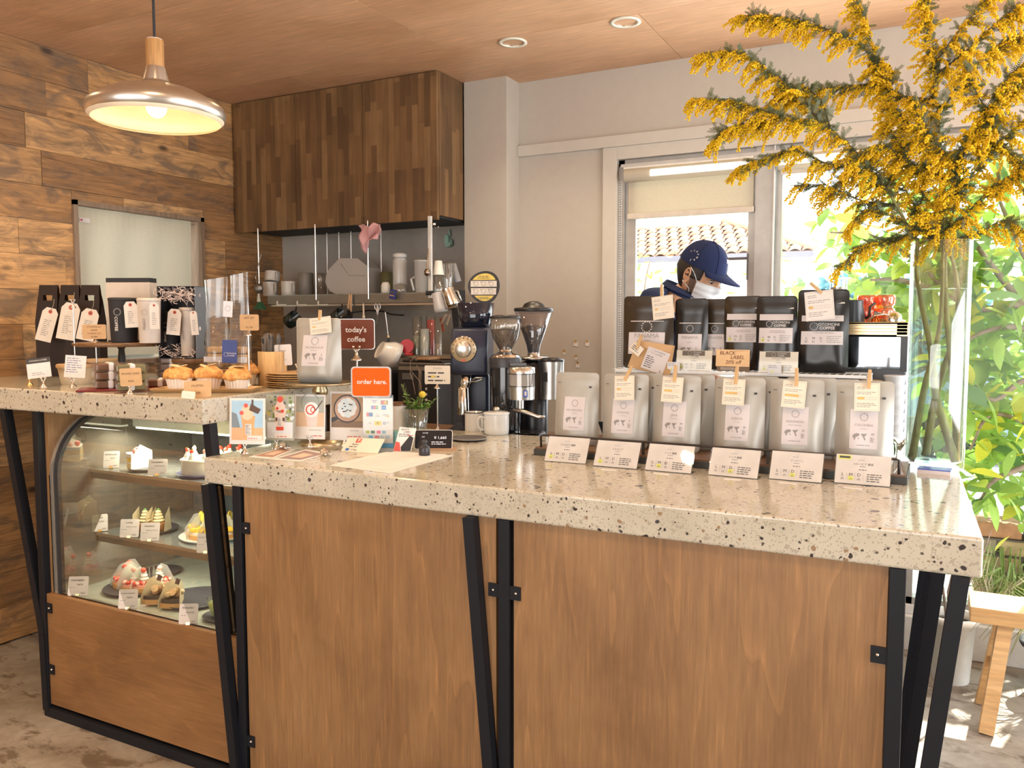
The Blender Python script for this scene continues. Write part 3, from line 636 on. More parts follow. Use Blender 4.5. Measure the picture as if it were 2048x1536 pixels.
def price_card(b, w_, h_, name, kata, roast, top=0.0, dark=False):
    """print of a bean card; origin at bottom centre"""
    if dark: b.mat(P((.12, .09, .07), .7)).rect(-w_ * .34, w_ * .30, h_ * .74, h_ * .98); b.mat(PAPER).emblem(-w_ * .13, h_ * .86, h_ * .085).text('OTOMONI', w_ * .08, h_ * .90, h_ * .085, y=-.001, bold=.03).text('COFFEE', w_ * .06, h_ * .80, h_ * .085, y=-.001, bold=.03)
    else: b.mat(GREYINK).emblem(0, h_ * .90, h_ * .045).lines(-w_ * .09, w_ * .09, h_ * .80, h_ * .84, 1, 1)
    b.mat(INK).text(kata, 0, h_ * .68, h_ * .085, y=-.001).lines(-w_ * .08, w_ * .08, h_ * .58, h_ * .62, 1, 3, 1).lines(-w_ * .10, w_ * .10, h_ * .46, h_ * .52, 1, 4, 1)
    for i, L in enumerate('LMD'):
        x = -w_ * .36 + i * w_ * .15
        if L == roast: b.mat(LIME).rect(x - w_ * .05, x + w_ * .05, h_ * .12, h_ * .25, -.0008)
        b.mat(INK).text(L, x, h_ * .30, h_ * .15, y=-.001).lines(x - w_ * .035, x + w_ * .035, h_ * .12, h_ * .20, 2, 1, 1, y=-.001)
        b.mat(GREYINK).rect(x + w_ * .075, x + w_ * .078, h_ * .12, h_ * .38)
    b.mat(INK).lines(w_ * .08, w_ * .44, h_ * .08, h_ * .38, 4, 7)
    return b
BEANS = [('NICARAGUA', 'El Mirador', 'L', 1145, 2.345, 'ニカラグア 農園', .0), ('ETHIOPIA', 'Yabitu Benga', 'L', 1243, 2.345, 'エチオピア', .25), ('JAVA', 'Frinsa Estate', 'M', 1346, 2.345, 'ジャワ 農園', .5),
         ('KENYA', 'Muruweto', 'D', 1473, 2.345, 'ケニア 農園', .72), ('INDONESIA', 'Sumatra Mandheling', 'D', 1589, 2.345, 'マンデリン', .78), ('COLOMBIA', 'La Pradera', 'M', 1727, 2.345, 'コロンビア 農園', .36)]
ZT = 1.021
PWD, PHT = .142, .226
pouch_fn = [front_fn(PWD, PHT, .030, 3 + i) for i in range(6)]
for i, (nm, farm, ro, px, Y, kata, bar) in enumerate(BEANS):
    c = ony(px, 830, Y); rz = rad((3, 1, 0, -2, 1, 2)[i])
    t = thing('coffee_pouch', 'upright matt silver coffee pouch labelled %s in the front row' % nm, 'coffee bag', (c.x, Y + .03, ZT), (rad(-3), 0, rz), 'labelled silver coffee pouches in the front row')
    fn = pouch_fn[i]
    body = pouch_mesh(PWD, PHT, .03, FOIL, fn); obj('pouch', body, t)
    obj('label', drape(white_label(nm, farm, ro), fn), t, 'white paper label reading %s' % nm)
    mk = B(INK).rect(-.062, -.052, PHT * .855, PHT * .862).rect(PWD * .30, PWD * .36, PHT * .79, PHT * .815)
    obj('print', drape(mk, fn, .0022), t, kind='stuff')
    if i:
        tl = (0, -3, 2, 1, 3, -1)[i]; cx = c.x + (0, .004, -.004, -.010, -.002, .006)[i]
        info_card(bar, 'cream card with a roast scale bar clipped on the %s pouch' % nm, (cx, Y - .0015 + .014, ZT + PHT - .004), (rad(-9), rad(tl), rz))
        pin(None, 'wooden clothespin holding the card on the %s pouch' % nm, (cx + (.004 if i != 1 else .002), Y + .0085, ZT + PHT - .018), (rad(-4), rad((0, 26, 4, 3, -1, 2)[i]), rz))
# second row of pouches
bk = thing('coffee_pouch', 'matt silver coffee pouch standing behind the ETHIOPIA pouch', 'coffee bag', (0, 0, 0), 0, 'silver coffee pouches of the second row')
fnb = front_fn(PWD, PHT, .028, 31)
obj('pouch', pouch_mesh(PWD, PHT, .028, FOIL, fnb), bk); obj('print', drape(B(INK).rect(PWD * .30, PWD * .36, PHT * .79, PHT * .815), fnb, .0022), bk, kind='stuff')
for i in range(1, 6):
    c = ony(BEANS[i][3], 830, 2.345); x = c.x + (0, .020, .024, .028, .028, -.085)[i]
    loc = (x, 2.445 if i < 5 else 2.46, ZT - .003 + (.003 if i < 5 else .0)); lb = 'matt silver coffee pouch standing behind the %s pouch' % BEANS[i][0] if i < 5 else 'matt silver coffee pouch standing back between the INDONESIA and COLOMBIA pouches'
    if i == 1: bk.location = loc; bk.rotation_euler = (rad(-3), 0, rad(-3)); bk['label'] = lb
    else: dup(bk, loc, (rad(-3), 0, rad((0, 0, 2, -4, 0, 8)[i])), lb)
# display tray with rail
TX0, TX1, TY0, TY1 = -1.098, -.060, 2.262, 2.50
t = thing('display_tray', 'long dark steel tray with wooden base and low rail under the silver pouches', 'tray', (0, 0, .996))
obj('base', B(P((.035, .036, .034), .5)).box(TX0, TX1, TY0, TY1, 0, .020, .002), t)
obj('wooden_top', B(WALNUT).box(TX0 + .004, TX1 - .004, TY0 + .004, TY1 - .004, .020, .025), t)
rl = B(P((.03, .022, .018), .5))
rl.tube([(TX0 + .02, TY0 + .012, .025), (TX0 + .02, TY0 + .010, .060), (TX0 + .028, TY0 + .008, .063), (TX1 - .028, TY0 + .008, .063), (TX1 - .02, TY0 + .010, .060), (TX1 - .02, TY0 + .012, .025)], .0035, 8)
for x in (-.75, -.40): rl.box(x - .004, x + .004, TY0 + .006, TY0 + .012, .022, .062)
obj('rail', rl, t)
# bean cards in slanted acrylic holders
for i, (nm, farm, ro, px, Y, kata, bar) in enumerate(BEANS):
    cxp = (1128, 1228, 1334, 1464, 1589, 1723)[i]; cyp = (926, 936, 945, 955, 963, 971)[i]; P0 = on(cxp, cyp, .996); W = .128; H = .078
    t = thing('card_holder', 'clear slanted card holder with the printed card for %s beans' % nm, 'card holder', (P0.x, P0.y + .004, .996), (0, 0, rad((2, 0, -1, -2, -1, 0)[i])), 'clear slanted card holders along the tray')
    M = MX.Rotation(rad(-30), 4, 'X'); h = B(ACRYL)
    h.box(-W / 2 - .002, W / 2 + .002, -.0026, -.0012, .001, H + .002, M=M).box(-W / 2 - .002, W / 2 + .002, .0014, .0026, .001, H + .004, M=M).box(-W / 2 - .002, W / 2 + .002, -.004, .046, 0, .0012)
    obj('holder', h, t)
    b = B(P((.76, .70, .67), .6, name='card_stock')).box(-W / 2, W / 2, 0, .0008, 0, H); price_card(b, W, H, nm, kata, ro)
    if i == 5: b.mat(LIME).rect(-W * .46, -W * .22, H * .82, H * .97, -.001).mat(INK).rect(-W * .44, -W * .24, H * .86, H * .94, -.0012)
    b.v = [tuple(M @ V(p)) for p in b.v]; b.v = [(p[0], p[1], p[2] + .002) for p in b.v]
    obj('printed_card', b, t)
for i, (px, py, a, tx) in enumerate(((1105, 893, 6, ('New', 'Roast!')), (1309, 913, -4, ('NEW', 'Beans')))):
    P0 = ony(px, py, 2.248); b = B(P((.80, .74, .66), .7)).box(-.016, .016, -.0004, .0004, -.012, .012).mat(INK).text(tx[0], 0, .004, .009, y=-.001, bold=.01).text(tx[1], 0, -.005, .0075, y=-.001)
    solo('note_tag', b, ('tiny handwritten note stuck on the NICARAGUA card holder', 'tiny handwritten note stuck on the JAVA card holder')[i], 'note', (P0.x, 2.247, P0.z), (rad(-20), rad(a), 0))
for i, (px, py) in enumerate(((1215, 941), (1320, 949), (1463, 960), (1573, 968), (1703, 978))):
    P0 = on(px, py, .996); b = B(PAPER).flat([(-.021, 0), (.021, -.003), (.023, .010), (-.018, .012)], .0002, .0016)
    solo('paper_slip', b, 'small blank paper slip on the counter before the %s card' % BEANS[i + 1][0], 'paper', (P0.x, P0.y, .996), rad((5, 0, 12, 0, -4)[i]))
# ---------------------------------------------------------------- upper wire rack
RZ = 1.252; RY0, RY1, RX0, RX1 = 2.54, 2.70, -.945, -.175
RACKW = P((.78, .80, .80), .35, name='white_wire')
t = thing('wire_rack', 'white steel bench rack carrying the black pouches', 'rack', (0, 0, .996))
z = RZ - .996
fr = B(RACKW).box(RX0, RX1, RY0, RY0 + .012, z - .010, z, .002).box(RX0, RX1, RY1 - .006, RY1, z - .006, z).box(RX0, RX0 + .006, RY0, RY1, z - .006, z).box(RX1 - .006, RX1, RY0, RY1, z - .006, z)
obj('frame', fr, t)
wr = B(RACKW)
for k in range(36): x = RX0 + .012 + k * (RX1 - RX0 - .02) / 35; wr.cyl((x, RY0 + .003, z - .003), (x, RY1 - .003, z - .003), .0014, n=5)
obj('wires', wr, t, kind='stuff')
for x in (RX0 + .03, RX1 - .004):
    obj('leg', B(RACKW).tube([(x, RY0 + .02, 0), (x, RY0 + .02, z - .03), (x, RY0 + .023, z - .012), (x, RY0 + .03, z - .006), (x, RY1 - .03, z - .006), (x, RY1 - .023, z - .012), (x, RY1 - .02, z - .03), (x, RY1 - .02, 0)], .0045, 8), t)
def black_pouch(pxl, pxr, pyt, Y, style, label, seed, m=FOILB, dz=0):
    a = ony(pxl, pyt + 40, Y); b_ = ony(pxr, pyt + 40, Y); w_ = abs(b_.x - a.x); top = ony((pxl + pxr) / 2, pyt, Y).z; h_ = top - RZ - dz
    t = thing('black_pouch', label, 'coffee bag', ((a.x + b_.x) / 2, Y + .02, RZ + dz + .0005), (0, 0, 0), 'black coffee pouches on the wire rack')
    fn = front_fn(w_, h_, .024, seed); obj('pouch', pouch_mesh(w_, h_, .024, m, fn, .86 if style else .80), t)
    L = B(LABELW)
    if style == 1:
        lw = w_ * .72
        grid(L, -lw / 2, lw / 2, h_ * .20, h_ * .50, nx=6, nz=4); L.mat(PAPER); grid(L, -lw * .46, lw * .46, h_ * .648, h_ * .658, nx=4, nz=1)
        L.emblem(0, h_ * .575, w_ * .10); L.mat(GREYINK).text('PANAMA', 0, h_ * .45, w_ * .125, y=-.0009, bold=.01).text('- Lerida -', 0, h_ * .385, w_ * .05, y=-.0009)
        worldmap(L, -w_ * .10, h_ * .28, w_ * .36, h_ * .07); L.mat(INK).text('L', w_ * .22, h_ * .30, w_ * .10, y=-.0009)
    else:
        lw = w_ * .82
        grid(L, -lw / 2, lw / 2, h_ * (.68 if style == 2 else .62), h_ * (.76 if style == 2 else .69), nx=6, nz=2)
        grid(L, -lw / 2, lw / 2, h_ * (.38 if style == 2 else .34), h_ * (.58 if style == 2 else .50), nx=6, nz=3)
        zc = h_ * (.63 if style == 2 else .56)
        L.mat(PAPER).emblem(-w_ * .16, zc, w_ * .075).text('OTOMONI', w_ * .13, zc + h_ * .02, w_ * .085, y=-.0009, bold=.03).text('COFFEE', w_ * .10, zc - h_ * .022, w_ * .085, y=-.0009, bold=.03)
        zz = h_ * (.40 if style == 2 else .36)
        for i, q in enumerate('LMD'):
            if i == 0 and style == 2: L.mat(LIME).rect(-lw * .42, -lw * .31, zz, zz + h_ * .04)
            L.mat(INK).text(q, -lw * .36 + i * lw * .17, zz + h_ * .055, h_ * .042, y=-.0010).lines(-lw * .40 + i * lw * .17, -lw * .32 + i * lw * .17, zz, zz + h_ * .03, 2, i)
        L.mat(GREYINK).lines(lw * .12, lw * .46, zz, zz + h_ * .09, 4, 2).lines(-lw * .2, lw * .3, zz + h_ * .11, zz + h_ * .15, 2, 5, 1)
        L.mat(PAPER).rect(w_ * .28, w_ * .42, h_ * .83, h_ * .845)
    obj('label', drape(L, fn), t, 'white label reading %s' % ('PANAMA' if style == 1 else 'OTOMONI COFFEE'))
    return t
black_pouch(1244, 1344, 592, 2.60, 1, 'dark brown foil pouch labelled PANAMA behind the kraft sachet', 5, FOILBR)
black_pouch(1347, 1413, 597, 2.61, 1, 'narrow black pouch labelled PANAMA below the face mask', 6)
black_pouch(1397, 1462, 598, 2.655, 1, 'black pouch labelled PANAMA half hidden between two pouches', 7, FOILBR)
black_pouch(1446, 1522, 592, 2.635, 2, 'black pouch with a striped label standing behind the 20% off sign', 8, FOILBR)
black_pouch(1511, 1593, 592, 2.60, 2, 'black pouch with a striped white label left of the tallest pouch', 9)
black_pouch(1594, 1697, 579, 2.60, 3, 'tallest glossy black pouch at the right end of the rack', 10)
info_card(.18, 'cream card pinned on the brown PANAMA pouch', ony(1324, 592, 2.572), (rad(-4), rad(-7), 0), .070, .074)
pin(None, 'wooden clothespin on top of the brown PANAMA pouch', ony(1324, 597, 2.578), (0, rad(-2), 0), .045)
info_card(.2, 'white card pinned at a slant on the tallest black pouch', ony(1637, 582, 2.574), (rad(-4), rad(-6), 0), .080, .086, True)
pin(None, 'wooden clothespin slanting over the tallest black pouch', ony(1644, 586, 2.574), (0, rad(-48), 0), .045)
# kraft sachet lying against the rack
t = thing('kraft_sachet', 'kraft paper drip coffee sachet with a white label leaning on the wire rack', 'sachet', ony(1296, 744, 2.535), (rad(-12), rad(9), 0))
obj('envelope', B(P((.50, .31, .15), .8, name='kraft_envelope')).prism([(-.070, .004), (.072, 0), (.066, .098), (-.058, .094)], -.003, .002), t)
obj('flap', B(KRAFT).box(-.052, .060, -.004, -.0032, .074, .095), t)
b = B(LABELW).box(-.028, .048, -.0044, -.0038, .006, .078, M=MX.Rotation(rad(9), 4, 'Y')); b.M = MX.Rotation(rad(9), 4, 'Y') @ MX.Translation((.01, -.0042, 0))
b.mat(GREYINK).emblem(-.018, .068, .006).text('OTOMONI', .006, .070, .0075, y=-.0009).text('COFFEE', .004, .061, .0075, y=-.0009); b.mat(INK).text('L', .028, .014, .013, y=-.0009).lines(-.032, .0, .012, .052, 6, 3)
obj('label', b, t)
solo('price_tag', B(CREAM).box(-.020, .020, -.0005, .0005, -.032, 0).mat(INK).lines(-.016, .016, -.026, -.008, 3, 1), 'small cream tag pinned askew on the kraft sachet', 'tag', ony(1279, 690, 2.522), (0, rad(38), 0))
pin(None, 'wooden clothespin holding a tag on the kraft sachet', ony(1274, 697, 2.519), (0, rad(20), 0), .045)
# cards on the rack
def rack_card(px, py, w_, h_, kata, label):
    P0 = ony(px, py, 2.556); t = thing('card_holder', label, 'card holder', (P0.x, 2.556, RZ), (rad(-8), 0, 0), 'clear card holders on the wire rack')
    obj('holder', B(ACRYL).box(-w_ / 2 - .002, w_ / 2 + .002, -.003, -.0016, 0, h_ + .002).box(-w_ / 2, w_ / 2, -.003, .02, 0, .001), t)
    obj('printed_card', price_card(B(CREAM).box(-w_ / 2, w_ / 2, 0, .0008, 0.001, h_), w_, h_, '', kata, 'L', dark=True), t)
rack_card(1387, 737, .112, .064, 'パナマ 農園', 'clear holder with a brown-headed card left of the 20% off sign')
rack_card(1556, 737, .112, .064, 'コロンビア 農園', 'clear holder with a brown-headed card right of the 20% off sign')
P0 = ony(1467, 735, 2.555)
t = thing('sale_sign', 'kraft card handwritten BLACK LABEL 20% off on the wire rack', 'sign', (P0.x, 2.555, RZ), (rad(-6), 0, rad(1)))
b = B(P((.16, .11, .07), .7)).box(-.052, .048, .0012, .002, .001, .05).mat(PAPER).lines(-.04, .02, .004, .014, 3, 4)
obj('backing_card', b, t)
b = B(P((.72, .48, .26), .7)).box(-.055, .047, -.0008, .0006, .016, .068); b.mat(P((.16, .06, .03), .8))
b.text('BLACK', -.020, .057, .0155, y=-.0012, bold=.012, shear=.15).text('LABEL', .010, .044, .0155, y=-.0012, bold=.012, shear=.15).text('20% off', -.002, .029, .0155, y=-.0012, bold=.012, shear=.15)
b.mat(P((.6, .22, .12), .8)).lines(.005, .04, .062, .067, 2, 4)
obj('kraft_card', b, t)
for i, (px, py) in enumerate(((1347, 733), (1549, 738))):
    b = B(P((.70, .70, .72), .6)).box(-.020, .020, -.0005, .0005, -.014, .014).mat(GREYINK).lines(-.017, .017, .002, .012, 2, 1).mat(LIME).add([(-.012, -.0009, -.010), (-.002, -.0009, -.002), (-.006, -.0009, -.011)], [(0, 1, 2)])
    solo('price_tag', b, ('small printed price tag on the rack edge under the brown-headed left card', 'small printed price tag on the rack edge under the brown-headed right card')[i], 'tag', ony(px, py, 2.537), 0, 'price tags on the rack edge')
# ================================================================ left part of the main counter
HZ = 1.172; MZ = .996
def wm(P_, n, rz=0):
    """metres for n pixels across, of a thing at P_ turned by rz"""
    az = math.atan2(P_[0], P_[1]); return n * mpp(P_) * cos(az - YAW) / max(.3, cos(az + rz))
def rrect(w_, h_, r, n=5, x=0, z=0):
    p = []
    for cx, cz, a0 in ((w_ / 2 - r, h_ / 2 - r, 0), (-w_ / 2 + r, h_ / 2 - r, 90), (-w_ / 2 + r, -h_ / 2 + r, 180), (w_ / 2 - r, -h_ / 2 + r, 270)):
        for k in range(n + 1): a = rad(a0 + 90 * k / n); p.append((x + cx + r * cos(a), z + cz + r * sin(a)))
    return p
def clip_geo(b, s=1.0, z0=0):
    b.lathe([(.0135 * s, z0), (.0135 * s, z0 + .002 * s), (.009 * s, z0 + .006 * s), (.0045 * s, z0 + .012 * s), (.003 * s, z0 + .02 * s)], n=14)
    for d in (-1, 1):
        b.tube([(0, 0, z0 + .018 * s), (d * .004 * s, 0, z0 + .024 * s), (d * .007 * s, 0, z0 + .031 * s)], .0024 * s, 6).sph((d * .0075 * s, 0, z0 + .033 * s), .0042 * s, 8, 6)
    return b
def clip_stand(label, P_, rz, h=0, s=1.0):
    t = thing('card_stand', label, 'card holder', P_, rz)
    if h: obj('pole', B(STEEL).cyl((0, 0, .006), (0, 0, h), .0028, n=8), t); obj('foot', B(CHROME).lathe([(.022, 0), (.022, .003), (.015, .007), (.006, .012), (.003, .02)], n=20), t); obj('clip', clip_geo(B(CHROME), .95, h - .012), t)
    else: obj('clip', clip_geo(B(CHROME), s), t)
    return t
def kraft_sign(lines_, w_, h_, label, loc, rot, m=KRAFT, sizes=None, name='price_card', r=.006):
    b = B(m).prism(rrect(w_, h_, min(r, h_ * .2), x=0, z=h_ / 2), -.0005, .0007); b.mat(P((.16, .08, .04), .8))
    n = len(lines_)
    for i, L in enumerate(lines_):
        z = h_ * (1 - (i + .75) / (n + .4)); sz = (sizes[i] if sizes else h_ * .2)
        b.text(L, 0, z, sz, y=-.0009, bold=.012)
    return solo(name, b, label, 'card', loc, rot)
# four menu photographs in clips
def photo(px0, px1, py0, py1, fx, fy, rz, label, art, border=True):
    f = on(fx, fy, MZ); w_ = wm(f, px1 - px0, rz); h_ = (py1 - py0) * mpp(f); zb = (fy - py1) * mpp(f)
    clip_stand('small chrome clip stand holding the ' + label, f, rz)
    b = B(PAPER).box(-w_ / 2, w_ / 2, -.0005, .0005, 0, h_); art(b, w_, h_)
    c = ony((px0 + px1) / 2, py1, f.y); t = solo('menu_photo', b, label, 'photo card', (c.x, f.y, f.z + max(.012, zb)), (rad(-4), 0, rz), 'menu photo cards in clips')
    return t
SKYB = P((.36, .55, .70), .6); PEACH = P((.85, .38, .16), .6); PINK = P((.80, .42, .40), .6); CHOCO = P((.10, .055, .04), .6); TANB = P((.52, .36, .23), .6); REDF = P((.62, .06, .03), .4)
CRM = P((.80, .74, .62), .5, bmp=.05); GRN = P((.14, .22, .05), .6); LBLUE = P((.62, .72, .76), .6)
def art1(b, w, h):
    b.mat(SKYB).rect(-w * .44, w * .44, h * .36, h * .95); b.mat(P((.20, .24, .27), .6)).add([(-w * .44, -.0007, h * .36), (-w * .2, -.0007, h * .36), (-w * .3, -.0007, h * .66), (-w * .44, -.0007, h * .70)], [(0, 1, 2, 3)])
    b.mat(P((.72, .42, .22), .6)).rect(-w * .44, w * .44, h * .09, h * .36)
    b.mat(PEACH).add([(-w * .08, -.0009, h * .14), (w * .16, -.0009, h * .14), (w * .22, -.0009, h * .62), (-w * .18, -.0009, h * .62)], [(0, 1, 2, 3)])
    b.mat(P((.85, .55, .38), .6)).disc(0, h * .66, w * .17, -.0010).disc(-w * .03, h * .76, w * .12, -.0011); b.mat(REDF).disc(-w * .16, h * .68, w * .06, -.0012).disc(-w * .04, h * .84, w * .06, -.0012)
    b.mat(CHOCO).add([(w * .05, -.0013, h * .74), (w * .30, -.0013, h * .66), (w * .38, -.0013, h * .76), (w * .1, -.0013, h * .88)], [(0, 1, 2, 3)]).rect(w * .12, w * .17, h * .8, h * .97, -.0012)
    b.mat(PAPER).rect(-w * .06, w * .12, h * .20, h * .44, -.0012).mat(INK).lines(-w * .05, w * .11, h * .21, h * .43, 7, 2, y=-.0014).mat(PAPER).rect(0, w * .42, h * .10, h * .19, -.0012).mat(REDINK).lines(0.02 * w, w * .4, h * .11, h * .15, 1, 4, y=-.0014)
def art2(b, w, h):
    b.mat(P((.34, .36, .30), .6)).rect(-w * .5, w * .5, 0, h); R_ = random.Random(2)
    for k in range(60): b.mat(R_.choice([GRN, LBLUE, P((.45, .40, .12), .6), P((.12, .12, .12), .6)])).disc(R_.uniform(-.46, .46) * w, R_.uniform(.45, .97) * h, w * R_.uniform(.02, .07), -.0007 - k * 3e-6, 6)
    b.mat(P((.66, .70, .74), .6)).rect(-w * .45, w * .45, h * .05, h * .40, -.0009)
    b.mat(P((.75, .62, .55), .6)).add([(-w * .13, -.0012, h * .22), (w * .13, -.0012, h * .22), (w * .22, -.0012, h * .66), (-w * .22, -.0012, h * .66)], [(0, 1, 2, 3)]).disc(0, h * .72, w * .19, -.0012).disc(0, h * .82, w * .12, -.0013)
    b.mat(REDF).disc(0, h * .90, w * .11, -.0014).disc(-.1 * w, h * .70, w * .05, -.0014).disc(.08 * w, h * .64, w * .06, -.0014).rect(-w * .13, w * .13, h * .22, h * .30, -.0014)
    b.mat(CHOCO).rect(-w * .16, w * .17, h * .42, h * .50, -.0014); b.mat(PAPER).rect(-w * .09, w * .09, h * .30, h * .50, -.0016).mat(INK).lines(-w * .08, w * .08, h * .31, h * .49, 6, 3, y=-.0018).mat(PAPER).rect(-w * .2, w * .44, h * .05, h * .15, -.0014).mat(REDINK).lines(-w * .1, w * .4, h * .06, h * .11, 1, 4, y=-.0016)
def art3(b, w, h):
    b.mat(P((.40, .42, .38), .6)).rect(-w * .46, w * .46, h * .60, h * .96); b.mat(P((.66, .48, .33), .6)).rect(-w * .46, w * .46, h * .28, h * .62)
    b.mat(P((.26, .30, .26), .6)).ring(0, h * .82, w * .30, w * .03, -.0008); b.mat(P((.82, .60, .56), .6)).add([(-w * .08, -.0010, h * .29), (w * .22, -.0010, h * .29), (w * .27, -.0010, h * .64), (-w * .17, -.0010, h * .64)], [(0, 1, 2, 3)])
    b.mat(P((.84, .80, .78), .6)).disc(w * .05, h * .66, w * .24, -.0011, 20); b.mat(REDF).ring(w * .02, h * .66, w * .16, w * .04, -.0013, 14).ring(w * .10, h * .66, w * .09, w * .03, -.0013, 12)
    b.mat(CHOCO).add([(w * .16, -.0014, h * .64), (w * .20, -.0014, h * .64), (w * .42, -.0014, h * .86), (w * .39, -.0014, h * .87)], [(0, 1, 2, 3)])
    b.mat(INK).text('Strawberry Choco Shake', w * .18, h * .205, h * .028, y=-.0010).mat(REDINK).lines(w * .1, w * .44, h * .05, h * .10, 1, 6)
def art4(b, w, h):
    b.mat(P((.42, .27, .15), .6)).rect(-w * .46, w * .46, h * .26, h * .96); b.mat(P((.22, .15, .10), .6)).rect(-w * .46, w * .46, h * .27, h * .40, -.0007)
    b.mat(P((.06, .06, .07), .6)).disc(0, h * .65, w * .40, -.0008, 30).add([(-w * .46, -.0009, h * .36), (-w * .46, -.0009, h * .46), (-w * .18, -.0009, h * .52), (-w * .14, -.0009, h * .46)], [(0, 1, 2, 3)])
    b.mat(P((.50, .33, .24), .6)).disc(0, h * .65, w * .36, -.0010, 30)
    for k in range(9):
        a = k * 2 * pi / 9; b.mat(LBLUE if k % 2 else P((.72, .76, .76), .6)).disc(w * .17 * cos(a), h * .67 + w * .17 * sin(a), w * .12, -.0012 - k * 1e-5, 10)
    b.mat(LBLUE).disc(0, h * .67, w * .17, -.0014); R_ = random.Random(4); b.mat(CHOCO)
    for k in range(12): b.disc(R_.uniform(-.16, .16) * w, h * .67 + R_.uniform(-.14, .14) * w, w * .018, -.0016, 5, 2)
    b.mat(INK).text('Hot Chocolate', w * .22, h * .20, h * .030, y=-.0010).mat(REDINK).lines(0, w * .44, h * .05, h * .10, 1, 6)
photo(459, 530, 796, 888, 490, 906, rad(22), 'menu photo of an orange parfait against blue sky', art1)
photo(532, 588, 789, 880, 553, 897, rad(22), 'menu photo of a strawberry parfait among greenery', art2)
photo(589, 650, 789, 878, 620, 893, rad(18), 'menu photo of a pink strawberry drink', art3)
photo(660, 728, 783, 880, 688, 891, rad(20), 'menu photo of a whipped cream hot chocolate', art4)
# toppled clips and photos lying flat
for i, (px, py, r) in enumerate(((565, 893, 70), (648, 905, 60))):
    P0 = on(px, py, MZ + .009); t = thing('card_stand', ('chrome clip stand toppled over behind the strawberry parfait photo', 'chrome clip stand toppled over on the fallen photos')[i], 'card holder', P0, (rad(92), 0, rad(r)))
    obj('clip', clip_geo(B(CHROME), 1.0), t)
def flatpoly(pxs, z, m, th=.0006):
    pts = [on(x, y, z) for x, y in pxs]; return B(m).flat([(p.x, p.y) for p in pts][::-1], z, z + th)
for i, (pp, m2, lb) in enumerate((([(497, 914), (543, 918), (590, 899), (562, 896)], P((.42, .24, .17), .5), 'photo card lying face up left of the other fallen photo'),
                               ([(541, 919), (600, 923), (660, 907), (612, 899)], P((.32, .22, .22), .5), 'photo card lying face up beneath the toppled clip'))):
    z = MZ + .0004; b = flatpoly(pp, z, PAPER); c = sum((on(x, y, z) for x, y in pp), V((0, 0, 0))) / 4
    b.mat(m2).flat([tuple((V((p.x, p.y)) - V((c.x, c.y))) * .78 + V((c.x, c.y))) for p in (on(x, y, z) for x, y in pp)][::-1], z + .0006, z + .0009)
    q = [tuple((V((p.x, p.y)) - V((c.x, c.y))) * .4 + V((c.x, c.y))) for p in (on(x, y, z) for x, y in pp)]; b.mat(P((.75, .5, .38), .5)).flat(q[::-1], z + .0009, z + .0011)
    solo('fallen_photo', b, lb, 'photo card')
# order sheets
for i, pp in enumerate(([(659, 931), (779, 947), (908, 911), (772, 904)], [(668, 928), (778, 941), (893, 909), (790, 903)])):
    z = MZ + .0003 + i * .0008; b = flatpoly(pp, z, PAPER, .0005)
    if i:
        q = [on(x, y, z + .0006) for x, y in pp]; b.mat(GREYINK)
        for k in range(16):
            u = .08 + k * .055
            a = q[0].lerp(q[3], u); c = q[1].lerp(q[2], u); s_, e = a.lerp(c, .1), a.lerp(c, .55 + .3 * ((k * 7) % 5) / 5); n_ = (q[3] - q[0]).normalized() * .0012
            b.add([s_, e, e + n_, s_ + n_], [(0, 1, 2, 3)])
    solo('printed_sheet', b, ('white order sheet underneath, its corner showing at left', 'printed white order sheet on top before the phone stand')[i], 'paper')
# today's coffee sign on a tall clip
P0 = ony(713, 700, 2.42); rz = rad(26)
t = thing('coffee_sign', "brown rounded sign reading today's coffee on a chrome pole", 'sign', (P0.x, P0.y, MZ), rz)
w_ = wm(P0, 74, rz); h_ = 61 * mpp(P0); zb = P0.z - MZ + .002
b = B(STEEL).prism(rrect(w_, h_, .012, x=0, z=zb + h_ / 2), -.001, .004); b.mat(P((.17, .042, .018), .45, spec=.3, name='brown_enamel')).prism(rrect(w_ * .965, h_ * .965, .011, x=0, z=zb + h_ / 2), -.0035, -.001)
b.mat(WHITE).text("today's", 0, zb + h_ * .64, h_ * .245, y=-.0042, bold=.03).text('coffee', 0, zb + h_ * .33, h_ * .245, y=-.0042, bold=.03); obj('sign_plate', b, t)
obj('pole', B(STEEL).cyl((0, .003, .004), (0, .003, zb), .0042, n=10), t); obj('clip', clip_geo(B(CHROME), 1.5, zb - .040), t); obj('foot', B(CHROME).lathe([(.04, 0), (.04, .004), (.02, .009), (.004, .016)], n=24), t)
